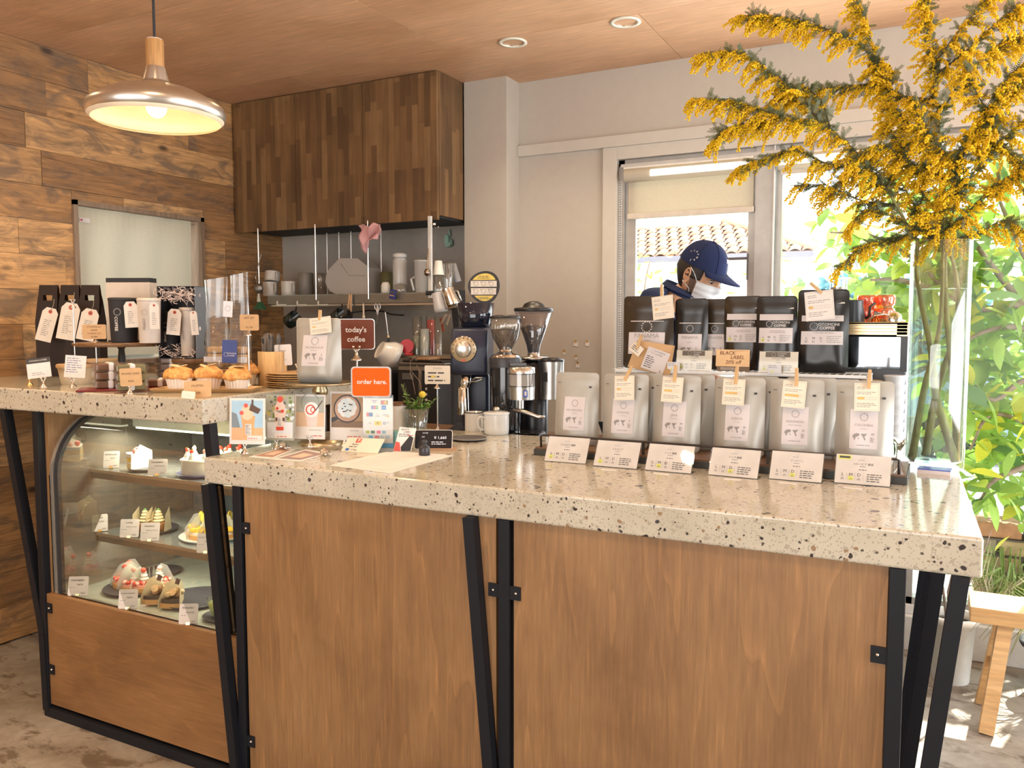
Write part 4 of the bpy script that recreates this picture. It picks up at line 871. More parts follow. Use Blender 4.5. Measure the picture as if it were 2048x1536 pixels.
# order here sign and payment marks
P1 = on(757, 896, MZ); rz = rad(22); k = mpp(P1)
t = thing('order_sign', 'orange metal-framed sign reading order here. above a stand of payment marks', 'sign', P1, rz)
w_ = wm(P1, 79, rz); h_ = 61 * k; zb = (896 - 794) * k; x0 = -wm(P1, 13, rz)
b = B(P((.34, .30, .27), .4, .6, name='grey_frame')).prism(rrect(w_, h_, .012, x=x0, z=zb + h_ / 2), -.004, .006); b.mat(P((.82, .105, .002), .6, spec=.2, name='orange_enamel')).prism(rrect(w_ * .93, h_ * .91, .009, x=x0, z=zb + h_ / 2), -.0052, -.004)
b.mat(PAPER).text('order here.', x0 + .004, zb + h_ * .50, h_ * .215, y=-.0058, bold=.03); obj('sign_plate', b, t)
w2 = wm(P1, 58, rz); h2 = 100 * k; b = B(ACRYL).box(-w2 / 2 - .002, w2 / 2 + .002, -.003, -.0015, 0, h2 + .004).box(-w2 / 2 - .002, w2 / 2 + .002, .002, .0035, 0, h2 + .01).box(-w2 / 2, w2 / 2, -.003, .05, 0, .0015).box(x0 + .004, x0 + .026, -.005, .006, h2 - .002, zb + .008)
obj('acrylic_stand', b, t)
b = B(PAPER).box(-w2 / 2, w2 / 2, -.0003, .0006, .001, h2); X = lambda u: u * w2; Z = lambda v_: v_ * h2
b.mat(P((.10, .12, .35), .7)).rect(X(-.22), X(-.02), Z(.945), Z(.955)).text('VISA', X(-.12), Z(.915), h2 * .036, y=-.0012, bold=.02).mat(GOLD).rect(X(-.22), X(-.02), Z(.875), Z(.882)).mat(P((.10, .05, .03), .7)).rect(X(.10), X(.34), Z(.875), Z(.955)).mat(REDF).disc(X(.17), Z(.915), h2 * .034, -.0012).mat(P((.85, .42, .03), .6)).disc(X(.26), Z(.915), h2 * .034, -.0011)
for q, c in enumerate(((.05, .12, .5), (.6, .05, .12), (.05, .35, .12))): b.mat(P(c, .6)).rect(X(-.23 + q * .08), X(-.16 + q * .08), Z(.78), Z(.85)).mat(PAPER).text('JCB'[q], X(-.195 + q * .08), Z(.815), h2 * .035, y=-.0014, bold=.03)
b.mat(P((.05, .22, .55), .6)).rect(X(.12), X(.28), Z(.77), Z(.86)).mat(PAPER).text('AMEX', X(.20), Z(.815), h2 * .02, y=-.0014)
b.mat(P((.7, .08, .1), .6)).rect(X(-.40), X(-.32), Z(.63), Z(.71)).mat(P((.05, .15, .35), .6)).rect(X(-.32), X(-.18), Z(.63), Z(.71)).mat(GREYINK).ring(X(-.02), Z(.67), h2 * .02, h2 * .006).rect(X(-.1), X(.06), Z(.635), Z(.645)).rect(X(.16), X(.36), Z(.66), Z(.675)).mat(P((.85, .35, .05), .6)).add([(X(.2), -.001, Z(.63)), (X(.38), -.001, Z(.63)), (X(.38), -.001, Z(.655))], [(0, 1, 2)])
b.mat(INK).text('Pay', X(-.28), Z(.50), h2 * .036, y=-.001).mat(P((.78, .60, .03), .6)).rect(X(-.12), X(.10), Z(.46), Z(.54)).mat(INK).text('iD', X(-.01), Z(.50), h2 * .05, y=-.0014, bold=.04).mat(P((.05, .08, .3), .6)).ring(X(.22), Z(.50), h2 * .027, h2 * .01).text('+', X(.33), Z(.51), h2 * .05, y=-.001, bold=.04)
for q, (u, c) in enumerate(((-.36, (.4, .45, .04)), (-.18, (.06, .16, .07)), (.02, (.75, .12, .25)), (.2, (.2, .4, .5)))): b.mat(P(c, .6)).rect(X(u - .07), X(u + .06), Z(.29), Z(.35))
for q, (u, c) in enumerate(((-.26, (.1, .42, .7)), (-.05, (.7, .2, .25)), (.13, (.5, .6, .65)), (.32, (.4, .6, .75)))): b.mat(P(c, .6)).rect(X(u - .07), X(u + .07), Z(.20), Z(.25))
b.mat(P((.06, .36, .72), .5)).rect(X(-.5), X(.5), 0.001, Z(.10)); obj('payment_sheet', b, t, 'printed sheet of card payment marks')
# small payment card leaning in front (its square code left out)
P2 = on(718, 905, MZ); rz = rad(8); b = B(CREAM).box(-.065, .065, -.0012, .0012, 0, .062)
b.mat(REDF).rect(-.03, -.012, .040, .058, -.0018).mat(PAPER).text('P', -.021, .049, .016, y=-.0022, bold=.05).mat(INK).text('PayPay', -.026, .032, .009, y=-.0018, bold=.02).lines(-.045, -.005, .018, .026, 1, 3, y=-.0018).mat(P((.05, .16, .5), .6)).rect(-.052, -.040, .004, .014, -.0018).mat(INK).text('d Pay', -.022, .009, .010, y=-.0018)
solo('payment_card', b, 'cream payment card with red square mark leaning before the marks stand', 'card', P2, (rad(-52), 0, rz))
# handwritten flyer
P3 = on(806, 903, MZ); b = B(PAPER).prism([(-.032, 0), (.026, .001), (.040, .074), (-.014, .078)], -.0005, .0005)
b.mat(REDF).prism([(-.031, .001), (-.008, .001), (-.012, .028), (-.024, .032)], -.0008, -.0006).mat(MATTE_BLACK).prism([(-.006, .001), (.024, .002), (.032, .044), (.02, .05), (-.008, .014)], -.0010, -.0006)
b.mat(INK).text('BLACK', .004, .070, .008, y=-.0012, shear=.2).text('LABEL', .010, .062, .008, y=-.0012, shear=.2).lines(-.016, .034, .046, .058, 2, 3).mat(REDINK).lines(.012, .034, .048, .054, 1, 5, y=-.0013)
solo('flyer', b, 'small white flyer with orange and dark shapes, handwritten on', 'flyer', P3, (rad(-14), 0, rad(22)))
# phone showing the price
P4 = on(866, 900, MZ); rz = rad(26); w_ = wm(P4, 76, rz); h_ = 37 * mpp(P4) * 1.1
t = thing('payment_phone', 'black-screened phone showing ¥ 1,660 in a leather stand', 'phone', P4, rz); M = MX.Rotation(rad(-24), 4, 'X'); b = B(WHITE); b.M = M
b.prism(rrect(w_, h_, .008, x=0, z=h_ / 2 + .002), 0, .008); obj('case', b, t)
b = B(P((.012, .012, .016), .12, name='phone_screen')); b.M = M; b.prism(rrect(w_ * .975, h_ * .95, .007, x=0, z=h_ / 2 + .002), -.0008, 0); b.mat(P((.62, .62, .66), .6, emit=.5, name='screen_digits'))
b.text('¥ 1,660', w_ * .18, h_ * .62, h_ * .20, y=-.0012).text('注文内容', -w_ * .22, h_ * .86, h_ * .07, y=-.0012).text('合計', -w_ * .27, h_ * .66, h_ * .08, y=-.0012).lines(-w_ * .05, w_ * .4, h_ * .25, h_ * .45, 2, 3, y=-.0012); obj('screen', b, t)
obj('leather_stand', B(P((.40, .24, .13), .6, bmp=.2)).box(-.025, .075, -.018, .05, .0, .003).box(-.01, .05, .036, .039, .0, .045).box(-.02, .07, -.02, -.016, 0, .008), t)
t = thing('iron_weight', 'small dark cast iron scale weight on the sheets', 'weight', on(849, 910, MZ + .002)); obj('body', B(P((.05, .05, .058), .38, .5)).lathe([(.0165, 0), (.0175, .002), (.0172, .020), (.015, .026), (.008, .030), (.0065, .034), (.0085, .037), (.0098, .042), (.0075, .046), (.001, .047)], n=24), t)
# glass of herbs
P5 = on(833, 868, MZ); k = mpp(P5); t = thing('herb_glass', 'tumbler of water with green herb sprigs and a yellow ball flower', 'vase', P5); G = glassy('tumbler_glass', (.93, .96, .95), .97, .02, .5)
H5 = 52 * k; r1, r2 = 25.5 * k, 19 * k; obj('glass', B(G).lathe([(r2, 0), (r2 * 1.02, .002), (r1, H5), (r1 - .002, H5), (r2 - .001, .008), (.001, .008)], n=28), t)
obj('water', B(glassy('water', (.86, .92, .88), .96, 0, .2)).lathe([(r2 - .0015, .009), (r1 - .006, H5 * .6), (.001, H5 * .6)], n=24), t)
R = random.Random(8); LEAFG = P((.13, .25, .045), .5, name='herb_leaf'); st = B(P((.16, .22, .06), .6)); tips = []
for q in range(17):
    a = R.uniform(0, 2 * pi); rr = R.uniform(.1, 1) * r1 * .9; h = R.uniform(.085, .15); p0 = (cos(a) * .006, sin(a) * .006, .012); p1 = (cos(a) * rr, sin(a) * rr, H5); sp_ = R.uniform(.6, 2.2)
    p2 = (cos(a) * rr * sp_ * 1.2, sin(a) * rr * sp_, h); st.tube([p0, p1, p2], .0011, 5); tips.append((p1, p2))
obj('stems', st, t, kind='stuff')
lv = B(LEAFG)
def leaf(b, p, d, L, W, up=(0, 0, 1)):
    p = V(p); d = V(d).normalized(); s_ = d.cross(V(up)); s_ = s_.normalized() if s_.length > 1e-3 else V((1, 0, 0)); n_ = s_.cross(d)
    vs = [p, p + d * L * .3 + s_ * W * .45 - n_ * W * .1, p + d * L * .3 - s_ * W * .45 - n_ * W * .1, p + d * L * .35 + n_ * W * .03, p + d * L * .68 + s_ * W * .36 - n_ * W * .12, p + d * L * .68 - s_ * W * .36 - n_ * W * .12, p + d * L * .7, p + d * L - n_ * W * .25]
    return b.add(vs, [(0, 1, 3), (0, 3, 2), (1, 4, 6, 3), (3, 6, 5, 2), (4, 7, 6), (6, 7, 5)], None, True)
for p1, p2 in tips:
    for q in range(9):
        u = R.uniform(.15, 1.05); p = V(p1).lerp(V(p2), u); d = V((R.uniform(-1, 1), R.uniform(-1, 1), R.uniform(-.1, 1))); leaf(lv, p, d, R.uniform(.012, .026), R.uniform(.006, .016))
obj('leaves', lv, t, kind='stuff')
rm = B(P((.20, .27, .12), .6, name='rosemary'))
for q in range(46):
    u = q / 46; p = V((-.028 - .03 * u, -.005, H5 + .012 + .07 * u)); a = q * 2.4; d = V((cos(a), sin(a), .9)); leaf(rm, p, d, .016, .003)
obj('rosemary_sprig', rm.tube([(-.01, 0, .02), (-.028, -.005, H5 + .01), (-.058, -.005, H5 + .085)], .001), t, kind='stuff')
bf = B(P((.72, .52, .06), .8, bmp=.5, name='craspedia')).sph((.034, -.01, H5 + .052), .0125, 14, 10); bf.mat(LEAFG).tube([(.008, 0, .02), (.028, -.008, H5), (.034, -.01, H5 + .042)], .0011)
obj('ball_flower', bf, t, 'yellow ball flower'); cw = B(P((.30, .20, .13), .8))
for s_ in (0, 1): cw.tube([(-.004 + .03 * s_, 0, H5 + .05), (-.014 + .03 * s_, 0, H5 + .10), (-.026 + .02 * s_, 0, H5 + .13 - .01 * s_), (-.024 - .0 * s_, 0, H5 + .17 - .03 * s_), (-.005 + .01 * s_, 0, H5 + .19 - .035 * s_), (.002 + .02 * s_, 0, H5 + .175 - .05 * s_)], .0009, 5)
obj('curly_twig', cw, t)
# cream card on a pole
P6 = on(875, 863, MZ + .0); t = clip_stand('chrome pole clip holding the cream notice beside the herbs', P6, rad(20), (863 - 770) * mpp(P6))
c = ony(875, 768, P6.y - .004); k = mpp(c); b = B(CREAM).prism(rrect(wm(c, 51, rad(20)), 37 * k, .005, x=0, z=37 * k / 2), -.0005, .0006).mat(INK).text('Reservation', 0, 32 * k, .0065, y=-.0010).rect(-.02, .02, 28 * k, 28 * k + .0004).lines(-.036, .036, .006, 26 * k, 3, 6).mat(P((.8, .55, .1), .8)).rect(-.024, -.010, 13 * k, 17 * k, -.0009)
solo('notice_card', b, 'cream rounded notice card with handwriting held on a pole', 'card', c, (0, 0, rad(20)))
# plate, mugs, boards
t = thing('dark_plate', 'flat dark grey plate with a pale rim at the counter back', 'plate', on(938, 880, MZ)); r_ = wm(on(938, 880, MZ), 74, 0) * .43
obj('dish', B(P((.10, .095, .10), .4)).lathe([(r_ * .6, 0), (r_ * .95, .004), (r_, .008), (r_ * .97, .009), (r_ * .90, .006), (.001, .005)], n=40).mat(P((.45, .42, .38), .4)).lathe([(r_, .008), (r_ * 1.005, .0095), (r_ * .97, .0092)], n=40, cap=False), t)
def mug(name, label, P_, r, h, rot, m=PORC, rim=None, handle=1, lid=False, emb=False, group=None, th=.003, segs=32):
    t = thing(name, label, 'mug', P_, rot, group); b = B(m).lathe([(r * .90, 0), (r * .985, .004), (r, h * .3), (r, h - .004), (r * 1.03 if rim else r, h), (r - th, h), (r - th, .006), (.001, .005)], n=segs, smooth=segs > 12)
    if rim: b.mat(rim).lathe([(r * 1.03, h - .003), (r * 1.035, h), (r - th, h + .0005)], n=segs, cap=False)
    obj('body', b, t); hh = h * .30; cx = r * .98
    obj('handle', B(m).tube([(cx, 0, h * .80), (cx + hh * .75, 0, h * .82), (cx + hh * 1.05, 0, h * .66), (cx + hh * 1.0, 0, h * .36), (cx + hh * .62, 0, h * .20), (cx - .001, 0, h * .20)], [.004, .0045, .0045, .0045, .0045, .004], 8), t)
    if lid: obj('lid', B(m).lathe([(r * 1.06, h), (r * 1.06, h + .004), (r * .9, h + .007), (.001, h + .009)], n=segs), t)
    return t
Pm = on(993, 868, MZ); t = mug('enamel_pot', 'white enamel pot with lid and round emblem at the counter back', Pm, wm(Pm, 48, 0) * .46, 41 * mpp(Pm), rad(200), P((.74, .76, .76), .2, coat=.4), lid=True)
b = B(INK); b.M = MX.Rotation(rad(70), 4, 'Z') @ MX.Translation((0, -wm(Pm, 48, 0) * .46, 0)); b.emblem(0, 19 * mpp(Pm), .0115).lines(-.004, .004, 17 * mpp(Pm), 21 * mpp(Pm), 2, 1); b.M = None
obj('emblem', b, t, 'round dashed emblem', kind='stuff'); obj('knob', B(CHROME).lathe([(.006, 46 * mpp(Pm)), (.012, 50 * mpp(Pm)), (.010, 54 * mpp(Pm)), (.001, 55 * mpp(Pm))], n=16), t)
Pb = on(930, 864, MZ); solo('white_tray', B(P((.62, .58, .56), .4)).box(-.055, .055, -.05, .05, 0, .009, .002), 'thin white tray under the black-rimmed mug stack', 'tray', (Pb.x, Pb.y + .05, .955), rad(20))
solo('white_box', B(P((.70, .62, .60), .5)).box(-.048, .048, -.045, .045, 0, .012, .002), 'flat white box between tray and black-rimmed mug', 'box', (Pb.x + .002, Pb.y + .055, .964), rad(20))
Pm2 = V((Pb.x + .008, Pb.y + .055, .976)); mug('rimmed_mug', 'white mug with a black rim standing on a flat white box', Pm2, wm(Pm2, 37, 0) * .44, 48 * mpp(Pm2), rad(-30), rim=BLACK)
# white canister behind the payment marks, teal box
Pc = on(798, 866, MZ); t = thing('canister', 'white canister with a wooden lid behind the payment marks', 'canister', Pc); k = mpp(Pc); obj('body', B(PORC).lathe([(.034, 0), (.036, .003), (.036, 56 * k)], n=28), t); obj('lid', B(WALNUT).lathe([(.037, 56 * k), (.037, 60 * k), (.034, 62 * k)], n=28), t)
solo('teal_box', B(P((.18, .36, .33), .5)).box(-.018, .018, -.02, .02, 0, .052, .002), 'small teal box tucked beside the payment marks', 'box', on(795, 893, MZ), rad(22))
# brass cake stand with the NICARAGUA pouch
Ps = on(630, 889, MZ); Ps = V((Ps.x, Ps.y + .03, MZ)); k = mpp(Ps); t = thing('cake_stand', 'aged brass pedestal stand carrying the NICARAGUA pouch', 'stand', Ps)
rp_ = wm(Ps, 134, 0) * .40; rb = wm(Ps, 88, 0) * .40; zp = ony(630, 768, Ps.y).z - MZ
obj('base', B(BRASS).lathe([(rb, 0), (rb, .004), (rb * .9, .009), (rb * .88, .013), (rb * .5, .018), (.012, .024)], n=48), t)
obj('stem', B(BRASS).lathe([(.012, .022), (.010, .05), (.012, zp - .045), (.024, zp - .034), (.027, zp - .02), (.020, zp - .008), (.024, zp)], n=24), t)
obj('plate', B(BRASS).lathe([(.024, zp), (rp_ * .97, zp), (rp_, zp + .003), (rp_, zp + .007), (rp_ * .97, zp + .007), (rp_ * .95, zp + .005), (.001, zp + .005)], n=56), t)
w_ = wm(Ps, 86, rad(10)); z0 = MZ + zp + .006; h_ = ony(630, 636, Ps.y).z - z0; t = thing('large_pouch', 'large silver NICARAGUA coffee pouch on the brass stand', 'coffee bag', (Ps.x - .002, Ps.y + .0, z0), rad(12))
fn = front_fn(w_, h_, .045, 77); obj('pouch', pouch_mesh(w_, h_, .045, FOIL, fn), t); obj('label', drape(white_label('NICARAGUA', 'El Mirador', 'L', h_ * .50, w_ * .54, h_ * .47, 1.25), fn), t, 'white paper label reading NICARAGUA')
info_card(.2, 'cream card clipped to the large NICARAGUA pouch', (Ps.x + .02, Ps.y - .018, z0 + h_ * 1.01), (rad(-6), rad(-7), rad(12)), .078, .055)
pin(None, 'wooden clothespin on the large NICARAGUA pouch', (Ps.x + .018, Ps.y - .016, z0 + h_ * .965), (0, rad(3), rad(12)), .034)
# ================================================================ things on the high counter
def atY(px, Y): return ony(px, 700, Y)
# dark bottle carriers with tags
CARR = P((.026, .015, .011), .6, spec=.3, name='dark_card')
for i, (px, Y, lb) in enumerate(((103, 2.26, 'dark card bottle carrier at the far left with a slanted tag'), (146, 2.30, 'dark card bottle carrier second from the left by the framed curtain'), (186, 2.34, 'dark card bottle carrier partly behind the white box'))):
    c = atY(px, Y); k = mpp(c); rz = rad(30); t = thing('bottle_carrier', lb, 'carrier', (c.x, Y, HZ), rz, 'dark card bottle carriers')
    w_ = .092; zt_ = ony(px, 570, Y).z - HZ; d = .036
    b = B(CARR)
    for s_ in (-1, 1):   # side walls leaning to the handle
        y0, y1 = s_ * d, s_ * .004; hb = zt_ * .60
        b.add([(-w_ / 2, y0, 0), (w_ / 2, y0, 0), (w_ / 2, y0, hb), (-w_ / 2, y0, hb)], [(0, 1, 2, 3)])
        o_ = [(-w_ / 2, hb), (w_ / 2, hb), (w_ * .42, zt_), (-w_ * .42, zt_)]; hole = rrect(w_ * .42, .024, .011, 4, 0, zt_ * .86)
        f_ = lambda x, z: (x, y0 + (y1 - y0) * (z - hb) / (zt_ - hb), z)
        zl, zh = zt_ * .86 - .012, zt_ * .86 + .012; hw = w_ * .21; q = [(-w_ / 2, hb), (w_ / 2, hb), (w_ * .46, zl), (-w_ * .46, zl)]
        b.add([f_(*p) for p in q], [(0, 1, 2, 3)]); b.add([f_(*p) for p in ((-w_ * .46, zl), (-hw, zl), (-hw, zh), (-w_ * .43, zh))], [(0, 1, 2, 3)]); b.add([f_(*p) for p in ((hw, zl), (w_ * .46, zl), (w_ * .43, zh), (hw, zh))], [(0, 1, 2, 3)])
        b.add([f_(*p) for p in ((-w_ * .43, zh), (w_ * .43, zh), (w_ * .42, zt_), (-w_ * .42, zt_))], [(0, 1, 2, 3)])
    b.add([(-w_ / 2, -d, 0), (-w_ / 2, d, 0), (-w_ / 2, d, hb), (-w_ / 2, 0, zt_ * .8), (-w_ / 2, -d, hb)], [(0, 1, 2, 3, 4)]); b.add([(w_ / 2, -d, 0), (w_ / 2, d, 0), (w_ / 2, d, hb), (w_ / 2, 0, zt_ * .8), (w_ / 2, -d, hb)], [(0, 1, 2, 3, 4)])
    obj('carrier_box', b, t)
    tg = ((103, 616, 32, 66, 14), (144, 606, 38, 72, 10), (183, 618, 36, 40 + 22, 12))[i]; k = mpp(c)
    tw, th_ = tg[2] * k * .92, tg[3] * k
    b = B(P((.70, .64, .58), .7, name='tag_card')).prism([(-tw / 2, -th_), (tw / 2, -th_), (tw / 2, -tw * .3), (tw * .28, 0), (-tw * .28, 0), (-tw / 2, -tw * .3)], -.0005, .0005)
    b.mat(REDINK).disc(0, -tw * .25, tw * .13, -.001, 14).mat(INK).disc(0, -tw * .25, tw * .05, -.0014, 10).mat(GREYINK).lines(-tw * .25, tw * .25, -th_ * .85, -th_ * .35, 9, i)
    b.mat(P((.5, .45, .35), .6)).tube([(0, -.001, -tw * .25), (.006, -.004, tw * .25), (0, .002, tw * .6)], .0008, 4)
    solo('hang_tag', b, ('large white tag hanging on the leftmost bottle carrier', 'widest white tag hanging on the second bottle carrier', 'white tag hanging on the carrier beside the white box')[i], 'tag', ony(tg[0], tg[1], Y - .06), (rad(-6), rad(tg[4]), rad(32)), 'white hang tags with red eyelets')
# kraft bowls with lids
BOWLM = P((.62, .52, .38), .55, name='bowl_paper')
for i, (px, py, r_, h_, lb) in enumerate(((130, 770, .076, .070, 'round kraft paper soup bowl with lid behind the two small cards'), (182, 757, .062, .074, 'second kraft paper bowl behind the wrapped pound cakes'))):
    c = on(px, py, HZ); t = thing('paper_bowl', lb, 'bowl', (c.x - .01, c.y + .065, HZ), 0, 'kraft paper bowls'); obj('bowl', B(BOWLM).lathe([(r_ * .78, 0), (r_ * .80, .003), (r_ * .97, h_)], n=40), t)
    obj('lid', B(P((.48, .32, .18), .7)).lathe([(r_ * 1.01, h_ - .008), (r_ * 1.02, h_ + .002), (r_ * .97, h_ + .006), (.001, h_ + .006)], n=40), t); 
    if i == 0: b = B(MATTE_BLACK); b.M = MX.Rotation(rad(40), 4, 'Z'); b.box(-.03, .03, -r_ * .97, -r_ * .94, h_ * .68, h_ * .86).mat(PAPER).box(-.026, .02, -r_ * .985, -r_ * .95, h_ * .70, h_ * .84); obj('sticker', b, t)
for i, (px0, px1, py0, py1, fx, fy) in enumerate(((56, 104, 718, 758, 87, 774), (128, 170, 713, 757, 146, 774))):
    f = on(fx, fy, HZ); rz = rad(34); clip_stand(('chrome clip stand holding the dark-headed card', 'chrome clip stand holding the lilac card')[i], f, rz, 0, 1.0)
    w_ = wm(f, px1 - px0, rz); h_ = (py1 - py0) * mpp(f); b = B(P((.72, .69, .68), .7)).box(-w_ / 2, w_ / 2, -.0005, .0005, 0, h_)
    if i == 0: b.mat(INK).rect(-w_ * .5, w_ * .5, h_ * .74, h_).mat(PAPER).text('OTOMONI COFFEE', 0, h_ * .87, h_ * .10).mat(GREYINK).lines(-w_ * .3, w_ * .3, h_ * .12, h_ * .3, 2, 3)
    else: b.mat(P((.22, .22, .36), .7)).lines(-w_ * .42, w_ * .35, h_ * .2, h_ * .92, 7, 3)
    c = ony((px0 + px1) / 2, py1, f.y); solo('printed_card', b, ('small card with a black heading leaning left in a clip', 'small lilac printed card in a clip before the kraft bowl')[i], 'card', (c.x, f.y, f.z + (fy - py1) * mpp(f) + .004), (rad(-6), rad(-7 if i == 0 else 4), rz))
c = on(98, 772, HZ); t = clip_stand('tall thin chrome clip pole before the leftmost carrier', V((c.x - .02, c.y + .12, HZ)), rad(30), .0); t.children[0].scale = (1, 1, 1)
zt_ = ony(98, 606, c.y + .12).z - HZ; obj('pole', B(STEEL).cyl((0, 0, .01), (0, 0, zt_), .0024, n=8), t); obj('top_clip', clip_geo(B(STEEL), .9, zt_ - .02), t)
solo('gold_clip', clip_geo(B(GOLD), .9), 'small gold clip stand by the plank wall', 'card holder', on(60, 770, HZ), 0)
# wooden pedestal stands
def pedestal(label, c, r_, zp, m=WALNUT, stem=BLACK, rs=.011):
    t = thing('pedestal_stand', label, 'stand', c); obj('foot', B(m).lathe([(r_ * .45, 0), (r_ * .45, .008), (r_ * .3, .014), (rs, .018)], n=32), t); obj('stem', B(stem).lathe([(rs, .016), (rs * .8, zp * .4), (rs * 1.3, zp * .6), (rs, zp - .012), (rs * 1.8, zp)], n=20), t)
    obj('plate', B(m).lathe([(r_ * .97, zp), (r_, zp + .004), (r_, zp + .012), (r_ * .98, zp + .015), (.001, zp + .015)], n=56), t); return t
Y = 2.17; c = atY(243, Y); zp = ony(243, 690, Y).z - HZ; c = V((c.x, Y, HZ)); r_ = wm(c, 140) * .42
pedestal('walnut pedestal stand with black stem under the white box', c, r_, zp - .004); zs = HZ + zp + .0115
k = mpp(c); rz = rad(24)
w_ = wm(c, 88, rz); h_ = 128 * k; t = thing('gift_box', 'tall cream gift box with black top edge on the walnut stand', 'box', (c.x + .002, c.y + .035, zs), rz)
b = B(P((.62, .53, .45), .55, name='cream_board')).box(-w_ / 2, w_ / 2, 0, .062, .006, h_ * .93, .0015); b.mat(GREYINK).emblem(-w_ * .2, h_ * .6, .010, y=-.0008).text('OTOMONI', w_ * .1, h_ * .62, .013, y=-.0008); obj('sleeve', b, t)
obj('inner_box', B(MATTE_BLACK).box(-w_ / 2 + .001, w_ / 2 - .001, .001, .061, 0, h_, .001), t)
def tumbler(px0, px1, py0, py1, Y, m, label, base, tagp=None, dark=False, rz=rad(30), lidm=None):
    c = ony((px0 + px1) / 2, py1, Y); k = mpp(c); r_ = wm(c, px1 - px0) * .42; h_ = (py1 - py0) * k
    t = thing('tumbler', label, 'tumbler', (c.x, Y, base), rz); b = B(m).lathe([(r_ * .86, 0), (r_ * .88, .003), (r_, h_ * .93)], n=32); obj('body', b, t)
    obj('lid', B(lidm or m).lathe([(r_ * 1.02, h_ * .935), (r_ * 1.03, h_ * .985), (r_ * .9, h_), (.001, h_)], n=32), t)
    b = B(PAPER if dark else GREYINK); b.M = MX.Rotation(rad(-2), 4, 'Z'); b.emblem(-r_ * .0, h_ * .68, r_ * .24, y=-r_ * 1.0).text('COFFEE', -r_ * .1, h_ * .42, r_ * .3, y=-r_ * 1.0, rot=pi / 2, bold=.03); obj('print', b, t, kind='stuff')
    return t, c, r_, h_
def tag2(px, py, wp, hp, Y, tilt, label):
    c = ony(px, py, Y); k = mpp(c); tw = wp * k * .95; th_ = hp * k; b = B(P((.70, .64, .58), .7, name='tag_card')).prism([(-tw / 2, -th_), (tw / 2, -th_), (tw / 2, -tw * .3), (tw * .28, 0), (-tw * .28, 0), (-tw / 2, -tw * .3)], -.0005, .0005)
    b.mat(REDINK).disc(0, -tw * .25, tw * .13, -.001, 14).mat(INK).disc(0, -tw * .25, tw * .05, -.0014, 10).mat(GREYINK).lines(-tw * .25, tw * .25, -th_ * .85, -th_ * .35, 7, int(px)); solo('hang_tag', b, label, 'tag', c, (0, rad(tilt), rad(30)), 'white hang tags with red eyelets')
tumbler(227, 271, 592, 681, 2.125, MATTE_BLACK, 'matt black tumbler on the walnut stand with a white tag', zs, dark=True)
tumbler(282, 318, 592, 681, 2.125, P((.60, .53, .47), .5), 'pale grey tumbler on the walnut stand beside the black one', zs)
tag2(260, 603, 28, 52, 2.08, -3, 'white tag hanging on the matt black tumbler'); tag2(308, 606, 20, 52, 2.08, 0, 'white tag hanging on the pale grey tumbler')
# kraft price card on its own stand, left of the walnut stand
c = ony(189, 678, 2.05); t = clip_stand('chrome pole clip holding the kraft card before the walnut stand', V((c.x, 2.055, HZ)), rad(28), c.z - HZ - .004)
kraft_sign(['OTOMONI-KIT', 'DRINK', 'TUMBLER SET', '¥2,480'], wm(c, 48, rad(28)), 29 * mpp(c), 'kraft price card reading OTOMONI-KIT before the walnut stand', c, (0, 0, rad(28)), sizes=[.0085] * 4)
# open gift box with tumblers and shredded paper
Y = 2.20; c = ony(356, 718, Y); k = mpp(c); zb = c.z; rz = rad(22); w_ = wm(c, 76, rz); h_ = 145 * k
zq = zb - HZ - .015; pedestal('dark wooden pedestal stand under the open gift box', V((c.x + .02, Y + .05, HZ)), .075, zq, WALNUT, WALNUT, .022)
t = thing('open_gift_box', 'open dark gift box filled with pink shredded paper and two tumblers', 'box', (c.x, Y, zb), rz)
bx = B(P((.022, .022, .028), .6)); dd = .085
bx.box(-w_ / 2, w_ / 2, dd - .003, dd, 0, h_).box(-w_ / 2, -w_ / 2 + .003, 0, dd, 0, h_).box(-w_ / 2, w_ / 2, 0, dd, 0, .003).box(-w_ / 2, w_ / 2, 0, dd, h_ - .003, h_)
obj('tray_box', bx, t); obj('side_flap', B(P((.16, .18, .21), .45, name='slate_board')).box(w_ / 2 - .003, w_ / 2, 0, dd + .03, 0, h_).mat(PAPER).add([(w_ / 2 + .0005, .03 + .008 * cos(a * .7), h_ * .42 + .008 * sin(a * .7)) for a in range(9)], [tuple(range(9))]), t)
SH = P((.85, .70, .64), .7, name='shredded_paper'); sh = B(SH); R = random.Random(12)
for q in range(300):
    top = q % 3 != 0; x = R.uniform(-w_ * .48, w_ * .46); z = R.uniform(h_ * .80, h_ * .97) if top else R.uniform(.004, h_ * .17); y = R.uniform(-.014, .05); d = V((R.uniform(-1, 1), R.uniform(-.5, .3), R.uniform(-.7, .5))).normalized(); L = R.uniform(.015, .04); n_ = V((R.uniform(-1, 1), R.uniform(-1, 1), R.uniform(-1, 1))).normalized() * .0012
    p = V((x, y, z)); m_ = p + d * L * .5 + V((R.uniform(-1, 1), R.uniform(-1, 0), R.uniform(-1, 1))) * .007; e_ = p + d * L
    e_.x = max(-w_ * .5, min(w_ * .47, e_.x)); e_.z = max(.004, min(h_ - .004, e_.z)); sh.add([p - n_, m_ - n_, e_ - n_, e_ + n_, m_ + n_, p + n_], [(0, 1, 4, 5), (1, 2, 3, 4)])
obj('shredded_paper', sh, t, kind='stuff')
tumbler(327, 360, 612, 700, Y + .045, MATTE_BLACK, 'matt black tumbler packed in the open gift box', zb + .012, dark=True, rz=rz)
tumbler(364, 390, 607, 703, Y + .035, P((.55, .48, .42), .5), 'slim grey tumbler packed in the open gift box', zb + .012, rz=rz)
